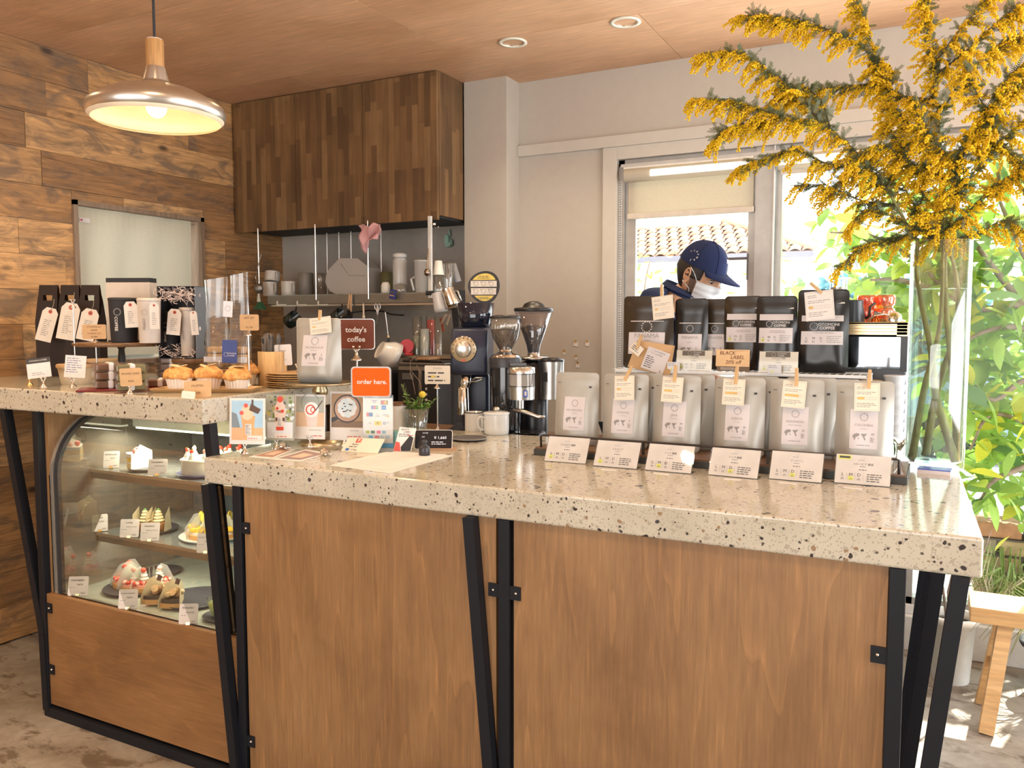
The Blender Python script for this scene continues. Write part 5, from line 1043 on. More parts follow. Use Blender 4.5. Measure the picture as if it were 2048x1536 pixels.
tag2(350, 618, 28, 52, Y - .018, 6, 'white tag on the black tumbler in the gift box'); tag2(386, 622, 15, 48, Y - .016, -4, 'white folded tag on the slim grey tumbler')
# cellophane bags with cookies on a low stand
Y = 2.18; c = ony(452, 737, Y); k = mpp(c)
pedestal('low wooden stand under the cellophane bags', V((c.x, Y + .02, HZ)), .10, max(.02, c.z - HZ - .015), WALNUT, WALNUT, .03); zc = c.z
CELL = glassy('cellophane', (.97, .97, .96), .95, .10, .15); BREAD = P((.52, .33, .15), .7, bmp=.4, name='baked')
for i, (px0, px1, top, lb) in enumerate(((414, 458, 556, 'tall clear cellophane bag of cookies, left one with a white card'), (458, 498, 548, 'tall clear cellophane bag of cookies, right one with the blue card'))):
    a = ony((px0 + px1) / 2, 736, Y); w_ = wm(a, px1 - px0, rad(25)) * 1.02; h_ = ony(450, top, Y).z - zc; t = thing('cellophane_bag', lb, 'bag', (a.x, Y + (.0, .01)[i], zc), rad(25), 'cellophane bags of cookies'); b = B(CELL)
    vs = []; fs = []; n = 20; lv_ = [(0, 1, .045), (.05, 1, .05), (.3, 1, .042), (.45, .95, .012), (.6, .88, .006), (1, .98 - .2 * i, .003)]
    for v_, ww, dd in lv_:
        for q in range(n): an = 2 * pi * q / n; vs.append((w_ / 2 * ww * cos(an) + .004 * sin(q * 3 + v_ * 9), dd * sin(an) + .002 * sin(q * 5 + v_ * 20), h_ * v_ + (.006 * cos(an) if v_ == 1 else 0)))
    for j in range(len(lv_) - 1):
        for q in range(n): fs.append((j * n + q, j * n + (q + 1) % n, (j + 1) * n + (q + 1) % n, (j + 1) * n + q))
    obj('film', b.add(vs, fs, None, True), t)
    for q in range(3): obj('cookie', B(BREAD).box(-w_ * .36, w_ * .36, -.026, .026, .004 + q * .026, .027 + q * .026, .006), t)
    obj('paper_band', B(P((.74, .72, .74), .6)).box(-w_ * .46, w_ * .46, -.032, -.031, .024, .044), t)
b = B(P((.73, .72, .76), .6)).box(-.017, .017, -.0005, .0005, 0, .056).mat(INK).emblem(0, .030, .009); solo('white_card', b, 'small white card with a dashed ring emblem on the left cellophane bag', 'card', ony(455, 634, Y - .045), (0, rad(4), rad(25)))
b = B(P((.03, .05, .22), .5, name='blue_card')).box(-.027, .027, -.0005, .0005, 0, .082).mat(PAPER).emblem(-.013, .030, .007).text('OTOMONI', .008, .034, .0068).text('COFFEE', .006, .026, .0068); solo('blue_card', b, 'dark blue card with white ring emblem on the cellophane bag', 'card', ony(459, 726, Y - .05), (0, rad(2), rad(25)))
c = on(499, 776, HZ); zt_ = (776 - 664) * mpp(c); clip_stand('tall chrome pole clip holding the GIFT SET card', c, rad(20), zt_)
c2 = ony(499, 661, c.y - .004); kraft_sign(['GIFT SET', '- - -', '¥1,728'], wm(c2, 38, rad(20)), 32 * mpp(c2), 'kraft price card reading GIFT SET on a chrome pole', c2, (0, 0, rad(20)), sizes=[.010, .006, .009])
# wooden cup of cutlery
c = on(534, 772, HZ); c = V((c.x, c.y + .03, HZ)); k = mpp(c); r_ = wm(c, 49) * .43; h_ = 68 * k
t = thing('cutlery_cup', 'pale wooden cup full of wrapped black cutlery', 'cup', c); obj('cup', B(LIGHTWOOD).lathe([(r_, 0), (r_, h_), (r_ * .86, h_), (r_ * .86, .01), (.001, .01)], n=36), t)
R = random.Random(3)
for q in range(16):
    a = R.uniform(0, 2 * pi); rr = r_ * R.uniform(.1, .7); x, y = rr * cos(a), rr * sin(a); hh = h_ + R.uniform(.035, .062); b = B(BLACK).box(x - .0035, x + .0035, y - .001, y + .001, .012, hh - .01).sph((x * 1.1, y * 1.1, hh - .006), (.006, .0015, .012), 8, 6); b.mat(CELL).box(x - .009, x + .009, y - .003, y - .0025, .02, hh + .008)
    obj('cutlery', b, t)
# stack of wooden plates
c = on(562, 775, HZ); c = V((c.x + .012, c.y + .055, HZ)); r_ = wm(c, 100) * .43
for q in range(7):
    b = B(BAMBOO).lathe([(r_ * .80, 0), (r_ * .99, .004), (r_, .0062), (r_ * .97, .0072), (r_ * .85, .005), (.001, .005)], n=44)
    solo('wooden_plate', b, ('bottom', 'second lowest', 'third lowest', 'middle', 'third highest', 'second highest', 'top')[q] + ' plate of the pale wooden stack beside the cutlery cup', 'plate', (c.x + R.uniform(-.005, .005), c.y + R.uniform(-.004, .004), HZ + q * .0076), R.uniform(0, 6), 'stack of wooden plates')
c = on(573, 745, HZ + .055); c = V((c.x - .02, c.y + .08, HZ + .0)); clip_stand('small chrome clip stand behind the wooden plates', V((c.x, c.y, HZ + .0)), rad(20), .06)
a = ony(568, 731, c.y - .004); kraft_sign(['MENU', 'L  M  D'], wm(a, 34, rad(20)), 42 * mpp(a), 'white menu card held behind the wooden plates', (a.x, a.y, a.z), (0, rad(-3), rad(20)), m=PAPER, sizes=[.008, .007])
c = on(686, 766, HZ); t = thing('white_tub', 'white plastic tub with a lid behind the brass stand', 'tub', (c.x - .055, c.y - .07, HZ), rad(8)); obj('tub', B(P((.72, .76, .80), .35)).box(-.05, .05, -.035, .035, 0, .036, .004), t); obj('lid', B(P((.74, .74, .78), .35)).box(-.054, .054, -.039, .039, .036, .046, .003), t)
# muffins on a wooden tray
c0 = on(296, 791, HZ); c1 = on(512, 778, HZ); c = on(402, 793, HZ); ax = math.atan2(-.02, .5)
a = on(300, 786, HZ); e = on(505, 786, HZ); L = (e - a).length; an = math.atan2(e.y - a.y, e.x - a.x); mid = (a + e) / 2 + V((-sin(an), cos(an), 0)) * .055
t = thing('muffin_tray', 'rectangular pale wooden tray under the muffins', 'tray', (mid.x, mid.y, HZ), an)
def frust(x, y, z, b): return B(b)
vs = [(-L / 2 + .012, -.05, 0), (L / 2 - .012, -.05, 0), (L / 2 - .012, .05, 0), (-L / 2 + .012, .05, 0), (-L / 2, -.065, .014), (L / 2, -.065, .014), (L / 2, .065, .014), (-L / 2, .065, .014), (-L / 2 + .006, -.058, .014), (L / 2 - .006, -.058, .014), (L / 2 - .006, .058, .014), (-L / 2 + .006, .058, .014), (-L / 2 + .016, -.046, .006), (L / 2 - .016, -.046, .006), (L / 2 - .016, .046, .006), (-L / 2 + .016, .046, .006)]
obj('board', B(BAMBOO).add(vs, [(3, 2, 1, 0)] + [(i, (i + 1) % 4, (i + 1) % 4 + 4, i + 4) for i in range(4)] + [(i + 4, (i + 1) % 4 + 4, (i + 1) % 4 + 8, i + 8) for i in range(4)] + [(i + 8, (i + 1) % 4 + 8, (i + 1) % 4 + 12, i + 12) for i in range(4)] + [(12, 13, 14, 15)]), t)
def muffin_m():
    m, n, p = nodes('muffin_crust'); v = coords(n); a_ = noise(n, v, 60, 5, .6); b_ = noise(n, v, 22, 3)
    c_ = ramp(n, a_, [(.3, (.44, .17, .04)), (.5, (.68, .33, .09)), (.72, (.82, .50, .19))]); c_ = mix(n, c_, (.30, .10, .03), ramp(n, b_, [(.58, (0, 0, 0)), (.7, (.7, .7, .7))])); n.links.new(c_, p.inputs[0]); p.inputs['Roughness'].default_value = .6; bump(n, p, a_, .7, .004); return m
MUF = muffin_m(); BANC = P((.75, .55, .28), .5)
def muffin(label, loc, s, seed):
    R = random.Random(seed); t = thing('muffin', label, 'muffin', loc, R.uniform(0, 6), 'muffins on the wooden tray'); b = B(P((.74, .64, .54), .7, name='muffin_case')); n = 48; vs = []; fs = []
    for z, r_ in ((0, .024), (.012, .0265), (.028, .030)):
        for q in range(n): a = 2 * pi * q / n; rr = (r_ + (.0011 if q % 2 else -.0008)) * s; vs.append((rr * cos(a), rr * sin(a), z * s))
    for j in range(2):
        for q in range(n): fs.append((j * n + q, j * n + (q + 1) % n, (j + 1) * n + (q + 1) % n, (j + 1) * n + q))
    fs.append(tuple(range(n))[::-1]); obj('paper_case', b.add(vs, fs), t)
    b = B(MUF); vs = []; fs = []; n = 28; m_ = 9
    for j in range(m_ + 1):
        f = j / m_; rr = .037 * cos(f * pi / 2) ** .7 if j < m_ else .0006; z = .026 + .031 * sin(f * pi / 2) ** 1.1
        if j == 0: rr = .029
        for q in range(n): a = 2 * pi * q / n; k_ = 1 + .07 * sin(3 * a + seed) + .05 * sin(7 * a + j + seed); vs.append((rr * k_ * s * cos(a), rr * k_ * s * sin(a), (z + .002 * sin(5 * a + j * 2 + seed)) * s))
    for j in range(m_):
        for q in range(n): fs.append((j * n + q, j * n + (q + 1) % n, (j + 1) * n + (q + 1) % n, (j + 1) * n + q))
    obj('crown', b.add(vs, fs, None, True), t)
    for q in range(2): obj('banana_chip', B(BANC).lathe([(.014 * s, 0), (.014 * s, .002), (.001, .003)], n=14, M=MX.Translation(((-.006 + q * .012) * s, (.005 - q * .008) * s, (.0555 + q * .0025) * s)) @ MX.Rotation(.35 - q * .6, 4, 'X')), t)
    return t
for i, (px, py, lb) in enumerate(((348, 780, 'leftmost banana-topped muffin on the wooden tray'), (408, 778, 'middle banana-topped muffin behind the MUFFIN card'), (464, 781, 'blueberry muffin with banana chips at the right of the tray'), (480, 770, 'rear right muffin half hidden behind the blueberry muffin'))):
    c = on(px, py, HZ + .007); muffin(lb, (c.x, c.y + .022, HZ + .0068), 1.0 * wm(c, 60) / .104, i * 7)
c = on(396, 795, HZ); kraft_sign(['MUFFIN', '¥200'], wm(c, 55, rad(25)), 34 * mpp(c), 'kraft price card reading MUFFIN ¥200 propped on the tray edge', (c.x, c.y - .002, HZ), (rad(-10), rad(-3), rad(25)), sizes=[.011, .010])
c = on(379, 797, HZ); kraft_sign(['- - -'], wm(c, 27, rad(25)), 15 * mpp(c), 'tiny cream card before the MUFFIN card', (c.x, c.y - .006, HZ), (rad(-8), rad(5), rad(25)), m=CREAM, sizes=[.006])
# wrapped pound cakes on a red tray
a = on(190, 784, HZ); e = on(335, 780, HZ); an = math.atan2(e.y - a.y, e.x - a.x); mid = (a + e) / 2 + V((-sin(an), cos(an), 0)) * .07
solo('red_tray', B(P((.17, .012, .012), .35, name='red_lacquer')).box(-.17, .17, -.07, .07, 0, .007, .003), 'dark red lacquer tray under the wrapped pound cakes', 'tray', (mid.x, mid.y, HZ), an)
CK = [P((.15, .06, .022), .6, bmp=.5, name='brown_cake'), P((.17, .15, .06), .7, bmp=.5, name='matcha_cake'), P((.20, .13, .11), .7, bmp=.5, name='cocoa_cake')]
CAKEF = glassy('cake_film', (.98, .97, .95), .98, .12, .1, .6)
def cake_pack(label, loc, rot, m, n=0):
    t = thing('pound_cake', label, 'cake', loc, rot, 'wrapped pound cakes'); obj('slice', B(m).box(-.042, .042, -.030, .030, .001, .026, .005), t)
    obj('film', B(CAKEF).box(-.050, .050, -.034, .034, 0, .029, .006), t); obj('paper_band', B(P((.76, .72, .72), .6)).box(-.009, .009, -.0348, .0348, -.0003, .0298, .006), t); return t
i = 0
for row_, (px, py, m, lbc) in enumerate(((196, 778, 0, 'brown'), (240, 782, 1, 'green'), (300, 775, 0, 'brown'), (330, 752, 2, 'cocoa'))):
    for q in range((3, 3, 1, 3)[row_]):
        c = on(px, py, HZ + .007); rz_ = an + rad((12, 5, -3, 15)[row_] + 3 * q); pos = ('bottom', 'middle', 'top')[q] if row_ != 2 else 'single'
        cake_pack('film-wrapped %s pound cake, %s of its pile, %s' % (lbc, pos, ('at the left end of the red tray', 'behind the POUND CAKE card', 'at the right end of the red tray', 'on the pile behind the muffins')[row_]), (c.x, c.y + (.045 if row_ < 3 else .02), HZ + .0072 + q * .0295 if row_ < 3 else HZ + .001 + q * .0295), (0, 0, rz_), CK[m])
c = on(260, 787, HZ); clip_stand('small chrome clip stand holding the POUND CAKE card', c, rad(28)); b_ = ony(263, 772, c.y - .003)
kraft_sign(['POUND CAKE', '¥220'], wm(b_, 44, rad(28)), 36 * mpp(b_), 'kraft price card reading POUND CAKE ¥220 before the wrapped cakes', b_, (0, rad(-3), rad(28)), sizes=[.009, .009])
# ================================================================ curved glass cake showcase
t = thing('cake_showcase', 'refrigerated cake showcase with a curved glass front under the high counter', 'showcase')
CX0, CX1, CYF, CYB, CZ0 = -2.750, -1.872, 1.797, 2.42, .447
obj('cabinet', B(P((.05, .05, .055), .5)).box(CX0, CX1, CYF + .01, CYB, .05, CZ0 - .03), t)
obj('deck', B(P((.50, .52, .44), .25, .3, name='deck_steel')).box(CX0, CX1, CYF, CYB, CZ0 - .03, CZ0 - .002), t)
arc = [(CYF, CZ0 - .02), (CYF, .87)] + [(CYF + .215 - .215 * cos(rad(a)), .87 + .215 * sin(rad(a))) for a in range(10, 91, 10)]
def sweep(b, x0, x1, th, inset=0):
    n = len(arc); vs = []
    for y, z in arc: vs += [(x0, y, z), (x1, y, z)]
    b.add(vs, [(2 * i, 2 * i + 1, 2 * i + 3, 2 * i + 2) for i in range(n - 1)], None, True)
    return b
obj('curved_glass', sweep(B(SHOWGLASS), CX0 + .03, -2.0, 0).add([(-2.0, CYF, CZ0 - .02), (CX1, CYF, CZ0 - .02), (CX1, CYF, .905), (-2.0, CYF, .905)], [(0, 1, 2, 3)]), t)
def arcband(x0, x1, w_, m, dy=0):
    b = B(m); n = len(arc)
    inn = [(y + w_, z) if i < 2 else (CYF + .215 - (.215 - w_) * cos(rad(10 * (i - 1))), .87 + (.215 - w_) * sin(rad(10 * (i - 1)))) for i, (y, z) in enumerate(arc)]
    vs = []
    for (y, z), (y2, z2) in zip(arc, inn): vs += [(x0, y + dy, z), (x1, y + dy, z), (x1, y2 + dy, z2), (x0, y2 + dy, z2)]
    fs = []
    for i in range(n - 1):
        for q in range(4): fs.append((4 * i + q, 4 * i + (q + 1) % 4, 4 * i + 4 + (q + 1) % 4, 4 * i + 4 + q))
    return b.add(vs, fs)
obj('end_frame', arcband(CX0 - .012, CX0 + .010, .012, P((.72, .70, .64), .22, .8), -.004), t, 'chrome curved end frame')
obj('end_seal', arcband(CX0 + .012, CX0 + .030, .014, MATTE_BLACK, -.001), t)
obj('end_post', B(CHROME).box(CX1 - .012, CX1, CYF - .002, CYF + .012, CZ0 - .02, .912), t, 'chrome end post')
obj('end_glass', B(glassy('end_mirror_glass', (.55, .52, .40), .85, .03, .8)).add([(CX0 + .016, y, z) for y, z in arc] + [(CX0 + .016, CYB, .87 + .215), (CX0 + .016, CYB, CZ0 - .02)], [tuple(range(len(arc) + 2))]), t)
obj('rear_frame', B(P((.10, .105, .12), .4)).box(CX0, -2.05, CYB - .004, CYB + .01, CZ0, 1.085).box(-2.05, CX1, CYB - .004, CYB + .01, CZ0, .912).mat(STEEL).box(-2.34, -2.33, CYB - .03, CYB - .005, CZ0, 1.08).box(CX0, CX1, CYB - .03, CYB - .02, CZ0, CZ0 + .012), t)
obj('rear_glass', B(glassy('rear_glass', (.6, .65, .68), .9, .03, .6)).box(CX0 + .02, -2.05, CYB - .03, CYB - .026, CZ0 + .012, 1.08), t)
obj('rear_edge', B(STEEL).box(CX0, CX1, CYF, CYF + .006, CZ0 - .012, CZ0 + .004), t)
LEDM = P((.95, .95, .70), .5, emit=2.2, name='showcase_lamp')
t3 = obj('lamp_housing', B(P((.55, .60, .50), .4)).box(-2.70, -2.04, 2.09, 2.30, 1.012, 1.07), t)
obj('lamp_strip', B(LEDM).box(-2.69, -2.045, 2.095, 2.13, 1.004, 1.0115), t)
lamp('showcase_light', 'AREA', 4.6, (1, .93, .70), (-2.38, 2.05, 1.0), (rad(-12), 0, 0), shape='RECTANGLE', size=.65, size_y=.10)
lamp('showcase_light', 'AREA', 1.8, (1, .93, .72), (-2.30, 1.97, .862), (0, 0, 0), shape='RECTANGLE', size=.8, size_y=.04)
lamp('showcase_light', 'AREA', 2.6, (1, .93, .72), (-2.30, 1.98, .624), (0, 0, 0), shape='RECTANGLE', size=.8, size_y=.04)
SZ1, SZ2, SZ0 = .872, .634, .4455
for z, yf in ((SZ1, 1.93), (SZ2, 1.945)):
    obj('glass_shelf', B(glassy('shelf_glass', (.80, .86, .84), .8, .04, .9)).box(CX0 + .022, CX1 - .012, yf, CYB - .03, z - .005, z).mat(P((.45, .36, .25), .3, .6)).box(CX0 + .022, CX1 - .012, yf - .003, yf, z - .010, z + .001), t)
    obj('shelf_rail', B(P((.30, .24, .17), .35, .7)).box(CX0 + .022, CX1 - .012, yf + .006, yf + .02, z - .034, z - .005), t)
# ---- plates and cakes
def plate(label, c, r_, z, m=DARKPLATE):
    t = thing('cake_plate', label, 'plate', (c.x, c.y, z), 0, 'round plates inside the showcase'); obj('dish', B(m).lathe([(r_ * .6, 0), (r_ * .93, .004), (r_, .011), (r_ * .97, .0115), (r_ * .88, .006), (.001, .006)], n=44), t)
BAKING = P((.74, .62, .40), .6, var=.12, name='baking_paper'); TART = P((.55, .29, .10), .7, bmp=.4); WHIP = P((.80, .76, .66), .5, name='whipped_cream'); WAX = glassy('wax_film', (.85, .85, .74), .65, .2, .5)
SPONGE = P((.70, .52, .22), .8, bmp=.4); MANGO = P((.85, .52, .04), .4, name='mango'); LEMON = P((.85, .66, .10), .45); LEAFM = P((.10, .24, .04), .5); STRAW = P((.60, .045, .022), .28, bmp=.3, name='strawberry'); STRIN = P((.78, .35, .28), .4)
def strawb(b, x, y, z, s, a=0, cut=False):
    M = MX.Translation((x, y, z)) @ MX.Rotation(a, 4, 'X') @ MX.Rotation(a * 2, 4, 'Z'); b.mat(STRAW if not cut else STRIN).lathe([(.001, -s), (.45 * s, -.6 * s), (.72 * s, 0), (.66 * s, .45 * s), (.3 * s, .62 * s), (.001, .62 * s)], n=10, M=M)
def swirl(b, x, y, z, r_, h, m=WHIP, n=4):
    b.mat(m)
    for q in range(n): rr = r_ * (1 - q / n * .72); b.lathe([(rr * .7, 0), (rr, h / n * .35), (rr * .95, h / n * .7), (rr * .6, h / n * 1.1)], c=(x, y, z + q * h / n), n=14)
def wedge(b, r_, z0, z1, ang, m):
    b.mat(m); b.flat([(0, 0)] + [(r_ * sin(rad(a)), -r_ * cos(rad(a))) for a in np.linspace(-ang / 2, ang / 2, 6)], z0, z1)
def tart_slice(name, label, loc, rz, kind, r_=.088, group=None, seed=0):
    """wedge pointing backwards, rounded rim towards the viewer, film on both cut sides"""
    R = random.Random(seed); t = thing(name, label, 'cake', loc, rz, group); b = B(TART); wedge(b, r_, .0, .016, 40, TART); obj('crust', b, t)
    f = B(WHIP)
    if kind == 'straw':
        wedge(f, r_ * .94, .016, .024, 36, STRIN)
        for q in range(9): strawb(f, R.uniform(-.024, .024), -r_ * R.uniform(.62, .92), .030, .0095, R.uniform(-1.5, 1.5), q % 2)
        obj('strawberries', f, t, kind='stuff'); f = B(WHIP); swirl(f, 0, -r_ * .52, .022, .020, .045); obj('whipped_cream', f, t); f = B(STRAW); strawb(f, 0, -r_ * .56, .070, .013, .9, seed % 2 == 0); obj('strawberry', f, t)
    elif kind == 'mango':
        wedge(f, r_ * .94, .016, .024, 36, WHIP); f.mat(MANGO)
        for q in range(9):
            M = MX.Translation((R.uniform(-.024, .024), -r_ * R.uniform(.60, .92), .032)) @ Euler((R.uniform(0, 3), R.uniform(0, 3), 0)).to_matrix().to_4x4(); f.box(-.008, .008, -.007, .007, -.007, .007, .0015, M=M, seg=1)
        obj('mango_cubes', f, t, kind='stuff'); f = B(WHIP); swirl(f, 0, -r_ * .52, .022, .019, .032); obj('whipped_cream', f, t)
        f = B(P((.80, .45, .02), .4)); M = MX.Translation((.002, -r_ * .46, .070)) @ MX.Rotation(rad(85), 4, 'X') @ MX.Rotation(rad(15), 4, 'Y'); f.lathe([(.019, -.0012), (.019, .0012)], n=20, M=M).mat(LEMON).lathe([(.0165, -.0016), (.0165, .0016)], n=20, M=M); obj('orange_slice', f, t)
        f = B(LEAFM); leaf(f, (.004, -r_ * .66, .052), (.5, -.3, .8), .010, .008); obj('mint', f, t)
    elif kind == 'caramel':
        f = B(P((.06, .035, .025), .6)); wedge(f, r_ * .96, .016, .028, 38, P((.06, .035, .025), .6)); obj('chocolate_base', f, t); f = B(WHIP)
        for q in range(7): f.mat(R.choice([P((.60, .40, .20), .5), P((.42, .24, .12), .5), P((.66, .50, .30), .5)])).sph((R.uniform(-.018, .018), -r_ * R.uniform(.45, .9), .036 + .006 * (q % 3)), (.012, .011, .010), 10, 7)
        obj('caramel_cream', f, t, kind='stuff'); f = B(P((.80, .50, .22), .5)); f.lathe([(.012, -.003), (.012, .003)], n=16, M=MX.Translation((.004, -r_ * .78, .050)) @ MX.Rotation(1.2, 4, 'X')); obj('banana_slice', f, t)
        f = B(CHOCO).prism([(-.008, 0), (.006, -.004), (.012, .014), (-.002, .020)], -.001, .001, M=MX.Translation((.006, -r_ * .5, .070))); obj('chocolate_chip', f, t)
    film = B(BAKING if kind == 'caramel' else WAX); H = .082
    for s_ in (-1, 1):
        a = rad(20 * s_); d = V((sin(a), -cos(a), 0)); n_ = V((cos(a) * s_, sin(a) * s_, 0)) * .0015
        p = [n_, d * r_ * 1.08 + n_, d * r_ * 1.06 + n_ + V((0, 0, .026)), d * r_ * .72 + n_ + V((0, 0, H * .92)), d * r_ * .42 + n_ + V((0, 0, H)), n_ + V((0, 0, H * .5))]
        film.add(p, [tuple(range(6))])
    obj('paper_film', film, t); return t
def cakecard(px, py, z, wp, hp, l1, l2, label, rz=rad(30), tilt=-14):
    c = on(px, py, z); k = mpp(c); w_ = wm(c, wp, rz); h_ = hp * k; b = B(P((.66, .60, .55), .7, name='menu_card')).prism(rrect(w_, h_, .005, x=0, z=h_ / 2 + .002), -.0005, .0006); b.mat(INK).text(l1, -w_ * .04, h_ * .82, h_ * .115 * min(1, 10 / len(l1)), y=-.001, bold=.03).text(l2, w_ * .08, h_ * .60, h_ * .11 * min(1, 9 / len(l2)), y=-.001, bold=.03).mat(GREYINK).lines(-w_ * .42, 0, h_ * .42, h_ * .5, 1, 3).mat(INK).text('¥550', w_ * .26, h_ * .16, h_ * .11, y=-.001).mat(GOLD).box(-.006, .006, -.004, .012, 0, .008)
    solo('cake_card', b, label, 'card', (c.x, c.y, z + .0005), (rad(tilt), 0, rz), 'cream cake name cards')
# bottom deck
c = on(236, 1194, SZ0); pc = V((c.x - .02, c.y + .095, 0)); plate('dark round plate of strawberry tart slices on the showcase deck', pc, .115, SZ0)
for i, (dx, dy, a, sd) in enumerate(((-.055, .02, -38, 1), (-.012, -.004, 2, 2), (.034, .004, 18, 3), (.045, .05, 62, 4), (-.06, .075, -80, 5))):
    tart_slice('strawberry_tart', ('strawberry tart slice at the left of the dark plate', 'strawberry tart slice at the front of the dark plate', 'strawberry tart slice second from the right on its plate', 'strawberry tart slice facing right on its plate', 'strawberry tart slice facing the left glass at the back')[i], (pc.x + dx * .55, pc.y + dy * .3 + .03, SZ0 + .0065), rad(a + 18), 'straw', .092, 'strawberry tart slices', sd)
c = on(345, 1218, SZ0); pc = V((c.x, c.y + .10, 0)); plate('dark round plate with caramel tart slices on the right', pc, .118, SZ0)
for i, (px, py, a) in enumerate(((298, 1208, 28), (338, 1216, 22))):
    c = on(px, py, SZ0 + .006); tart_slice('caramel_tart', ('caramel banana tart slice in baking paper, left of its pair', 'caramel banana tart slice in baking paper, right of its pair')[i], (c.x - .03, c.y + .085, SZ0 + .0065), rad(a), 'caramel', .10, 'caramel tart slices', 9 + i)
c = on(310, 1150, SZ0); plate('small dark plate behind the strawberry tarts', V((c.x, c.y + .03, 0)), .075, SZ0)
c = on(418, 1246, SZ0); pc = V((c.x + .0, c.y + .055, 0)); plate('small dark plate under the green mousse cup', pc, .062, SZ0)
t = thing('mousse_cup', 'clear cup of green pistachio mousse with a cream swirl', 'dessert', (pc.x, pc.y, SZ0 + .0065)); obj('mousse', B(P((.30, .36, .07), .45, name='pistachio')).lathe([(.022, .002), (.034, .008), (.043, .045), (.001, .048)], n=28), t); obj('cup', B(G).lathe([(.024, 0), (.036, .006), (.046, .062), (.045, .062)], n=28, cap=False), t)
b = B(WHIP); swirl(b, 0, -.004, .046, .027, .032, P((.66, .68, .38), .5), 3); obj('cream_swirl', b, t); b = B(P((.70, .72, .15), .4)).lathe([(.018, -.0015), (.018, .0015)], n=16, M=MX.Translation((-.008, -.004, .090)) @ MX.Rotation(1.3, 4, 'X')); b.mat(P((.05, .04, .06), .3)).sph((.012, -.014, .080), .005, 8, 6); obj('lime_slice', b, t)
cakecard(155, 1193, SZ0, 40, 38, 'STRAWBERRY', 'TARTE', 'card reading STRAWBERRY TARTE at the left of the deck'); cakecard(255, 1219, SZ0, 38, 38, 'CARAMEL BANANA', 'TARTE', 'card reading CARAMEL BANANA TARTE between the two dark plates'); cakecard(376, 1250, SZ0, 38, 40, 'PISTACHIO', 'MOUSSE', 'card reading PISTACHIO MOUSSE beside the green cup')
# middle shelf
c = on(272, 1068, SZ2); pc = V((c.x + .01, c.y + .06, 0)); plate('dark plate of two stacked cream cakes on the middle shelf', pc, .095, SZ2)
def roll(label, c, seed):
    t = thing('brulee_cake', label, 'cake', c, rad(24), 'caramel cakes topped with stacked cream'); obj('base', B(P((.24, .10, .03), .35, name='caramel_glaze')).lathe([(.030, 0), (.032, .004), (.032, .026), (.028, .032), (.001, .033)], n=28), t); b = B(P((.76, .62, .36), .5)); swirl(b, 0, 0, .032, .022, .042, P((.78, .65, .38), .5), 4); obj('cream_stack', b, t)
    b = B(LEAFM)
    for q in range(3): leaf(b, (0, 0, .075), (cos(q * 2), sin(q * 2), .8), .012, .009)
    obj('mint', b, t); f = B(BAKING)
    for s_ in (-1, 1): f.add([(s_ * .034, -.03, 0), (s_ * .034, .03, 0), (s_ * .032, .02, .085), (s_ * .036, -.022, .062)], [(0, 1, 2, 3)])
    obj('paper_film', f, t)
for i, (px, lb) in enumerate(((270, 'caramel cake topped with stacked cream, left of its pair'), (297, 'caramel cake topped with stacked cream, right of its pair'))):
    c = on(px, 1066, SZ2 + .006); roll(lb, (c.x, c.y + .045, SZ2 + .0065), i)
c = on(378, 1088, SZ2); pc = V((c.x + .0, c.y + .11, 0)); plate('wide plate of mango tart slices on the middle shelf', pc, .118, SZ2, P((.70, .69, .66), .3))
for i, a in enumerate((-48, -14, 18, 50, 84)):
    tart_slice('mango_tart', ('leftmost mango tart slice on the middle shelf', 'mango tart slice second from the left', 'mango tart slice at the front centre of its plate', 'mango tart slice behind the slanting leg', 'mango tart slice at the far right of its plate')[i], (pc.x + .012 * sin(rad(a)), pc.y + .02 - .012 * cos(rad(a)), SZ2 + .0065), rad(a + 14), 'mango', .096, 'mango tart slices', 20 + i)
cakecard(200, 1064, SZ2, 32, 34, 'CHEESE', 'CAKE', 'card reading CHEESE CAKE at the left end of the middle shelf', rad(50), -20); cakecard(258, 1076, SZ2, 38, 36, 'COFFEE', 'CARAMEL CAKE', 'card reading COFFEE CARAMEL CAKE before the stacked cream cakes'); cakecard(299, 1083, SZ2, 38, 36, 'PINEAPPLE', 'MANGO TARTE', 'card reading PINEAPPLE MANGO TARTE left of the mango tarts'); cakecard(411, 1107, SZ2, 36, 38, 'MONT BLANC', 'TARTE', 'card reading MONT BLANC beside the slanting leg')
# top shelf
c = on(272, 944, SZ1); pc = V((c.x, c.y + .045, 0)); plate('small dark plate under the wrapped shortcake slice', pc, .062, SZ1)
t = thing('shortcake_slice', 'wrapped strawberry shortcake slice on the top shelf', 'cake', (pc.x - .012, pc.y + .035, SZ1 + .0065), rad(-25)); b = B(SPONGE); wedge(b, .085, 0, .022, 46, SPONGE); wedge(b, .085, .022, .026, 46, WHIP); wedge(b, .085, .026, .044, 46, MANGO); wedge(b, .086, .044, .056, 47, WHIP); obj('layers', b, t); b = B(STRAW); strawb(b, -.008, -.05, .066, .014, .5); strawb(b, .014, -.062, .064, .013, 1.2, True); obj('strawberries', b, t, kind='stuff')
b = B(P((.66, .66, .56), .6, name='wax_paper'))
for s_ in (-1, 1):
    a = rad(24 * s_); d = V((sin(a), -cos(a), 0)); b.add([V((0, 0, 0)), d * .09, d * .088 + V((0, 0, .04)), d * .05 + V((0, 0, .088)), V((0, 0, .06))], [(0, 1, 2, 3, 4)]) if s_ > 0 else None
obj('paper_film', b, t)
c = on(372, 957, SZ1); pc = V((c.x, c.y + .075, 0)); plate('blue-rimmed plate under the round strawberry cream cake', pc, .090, SZ1, P((.05, .06, .16), .3))
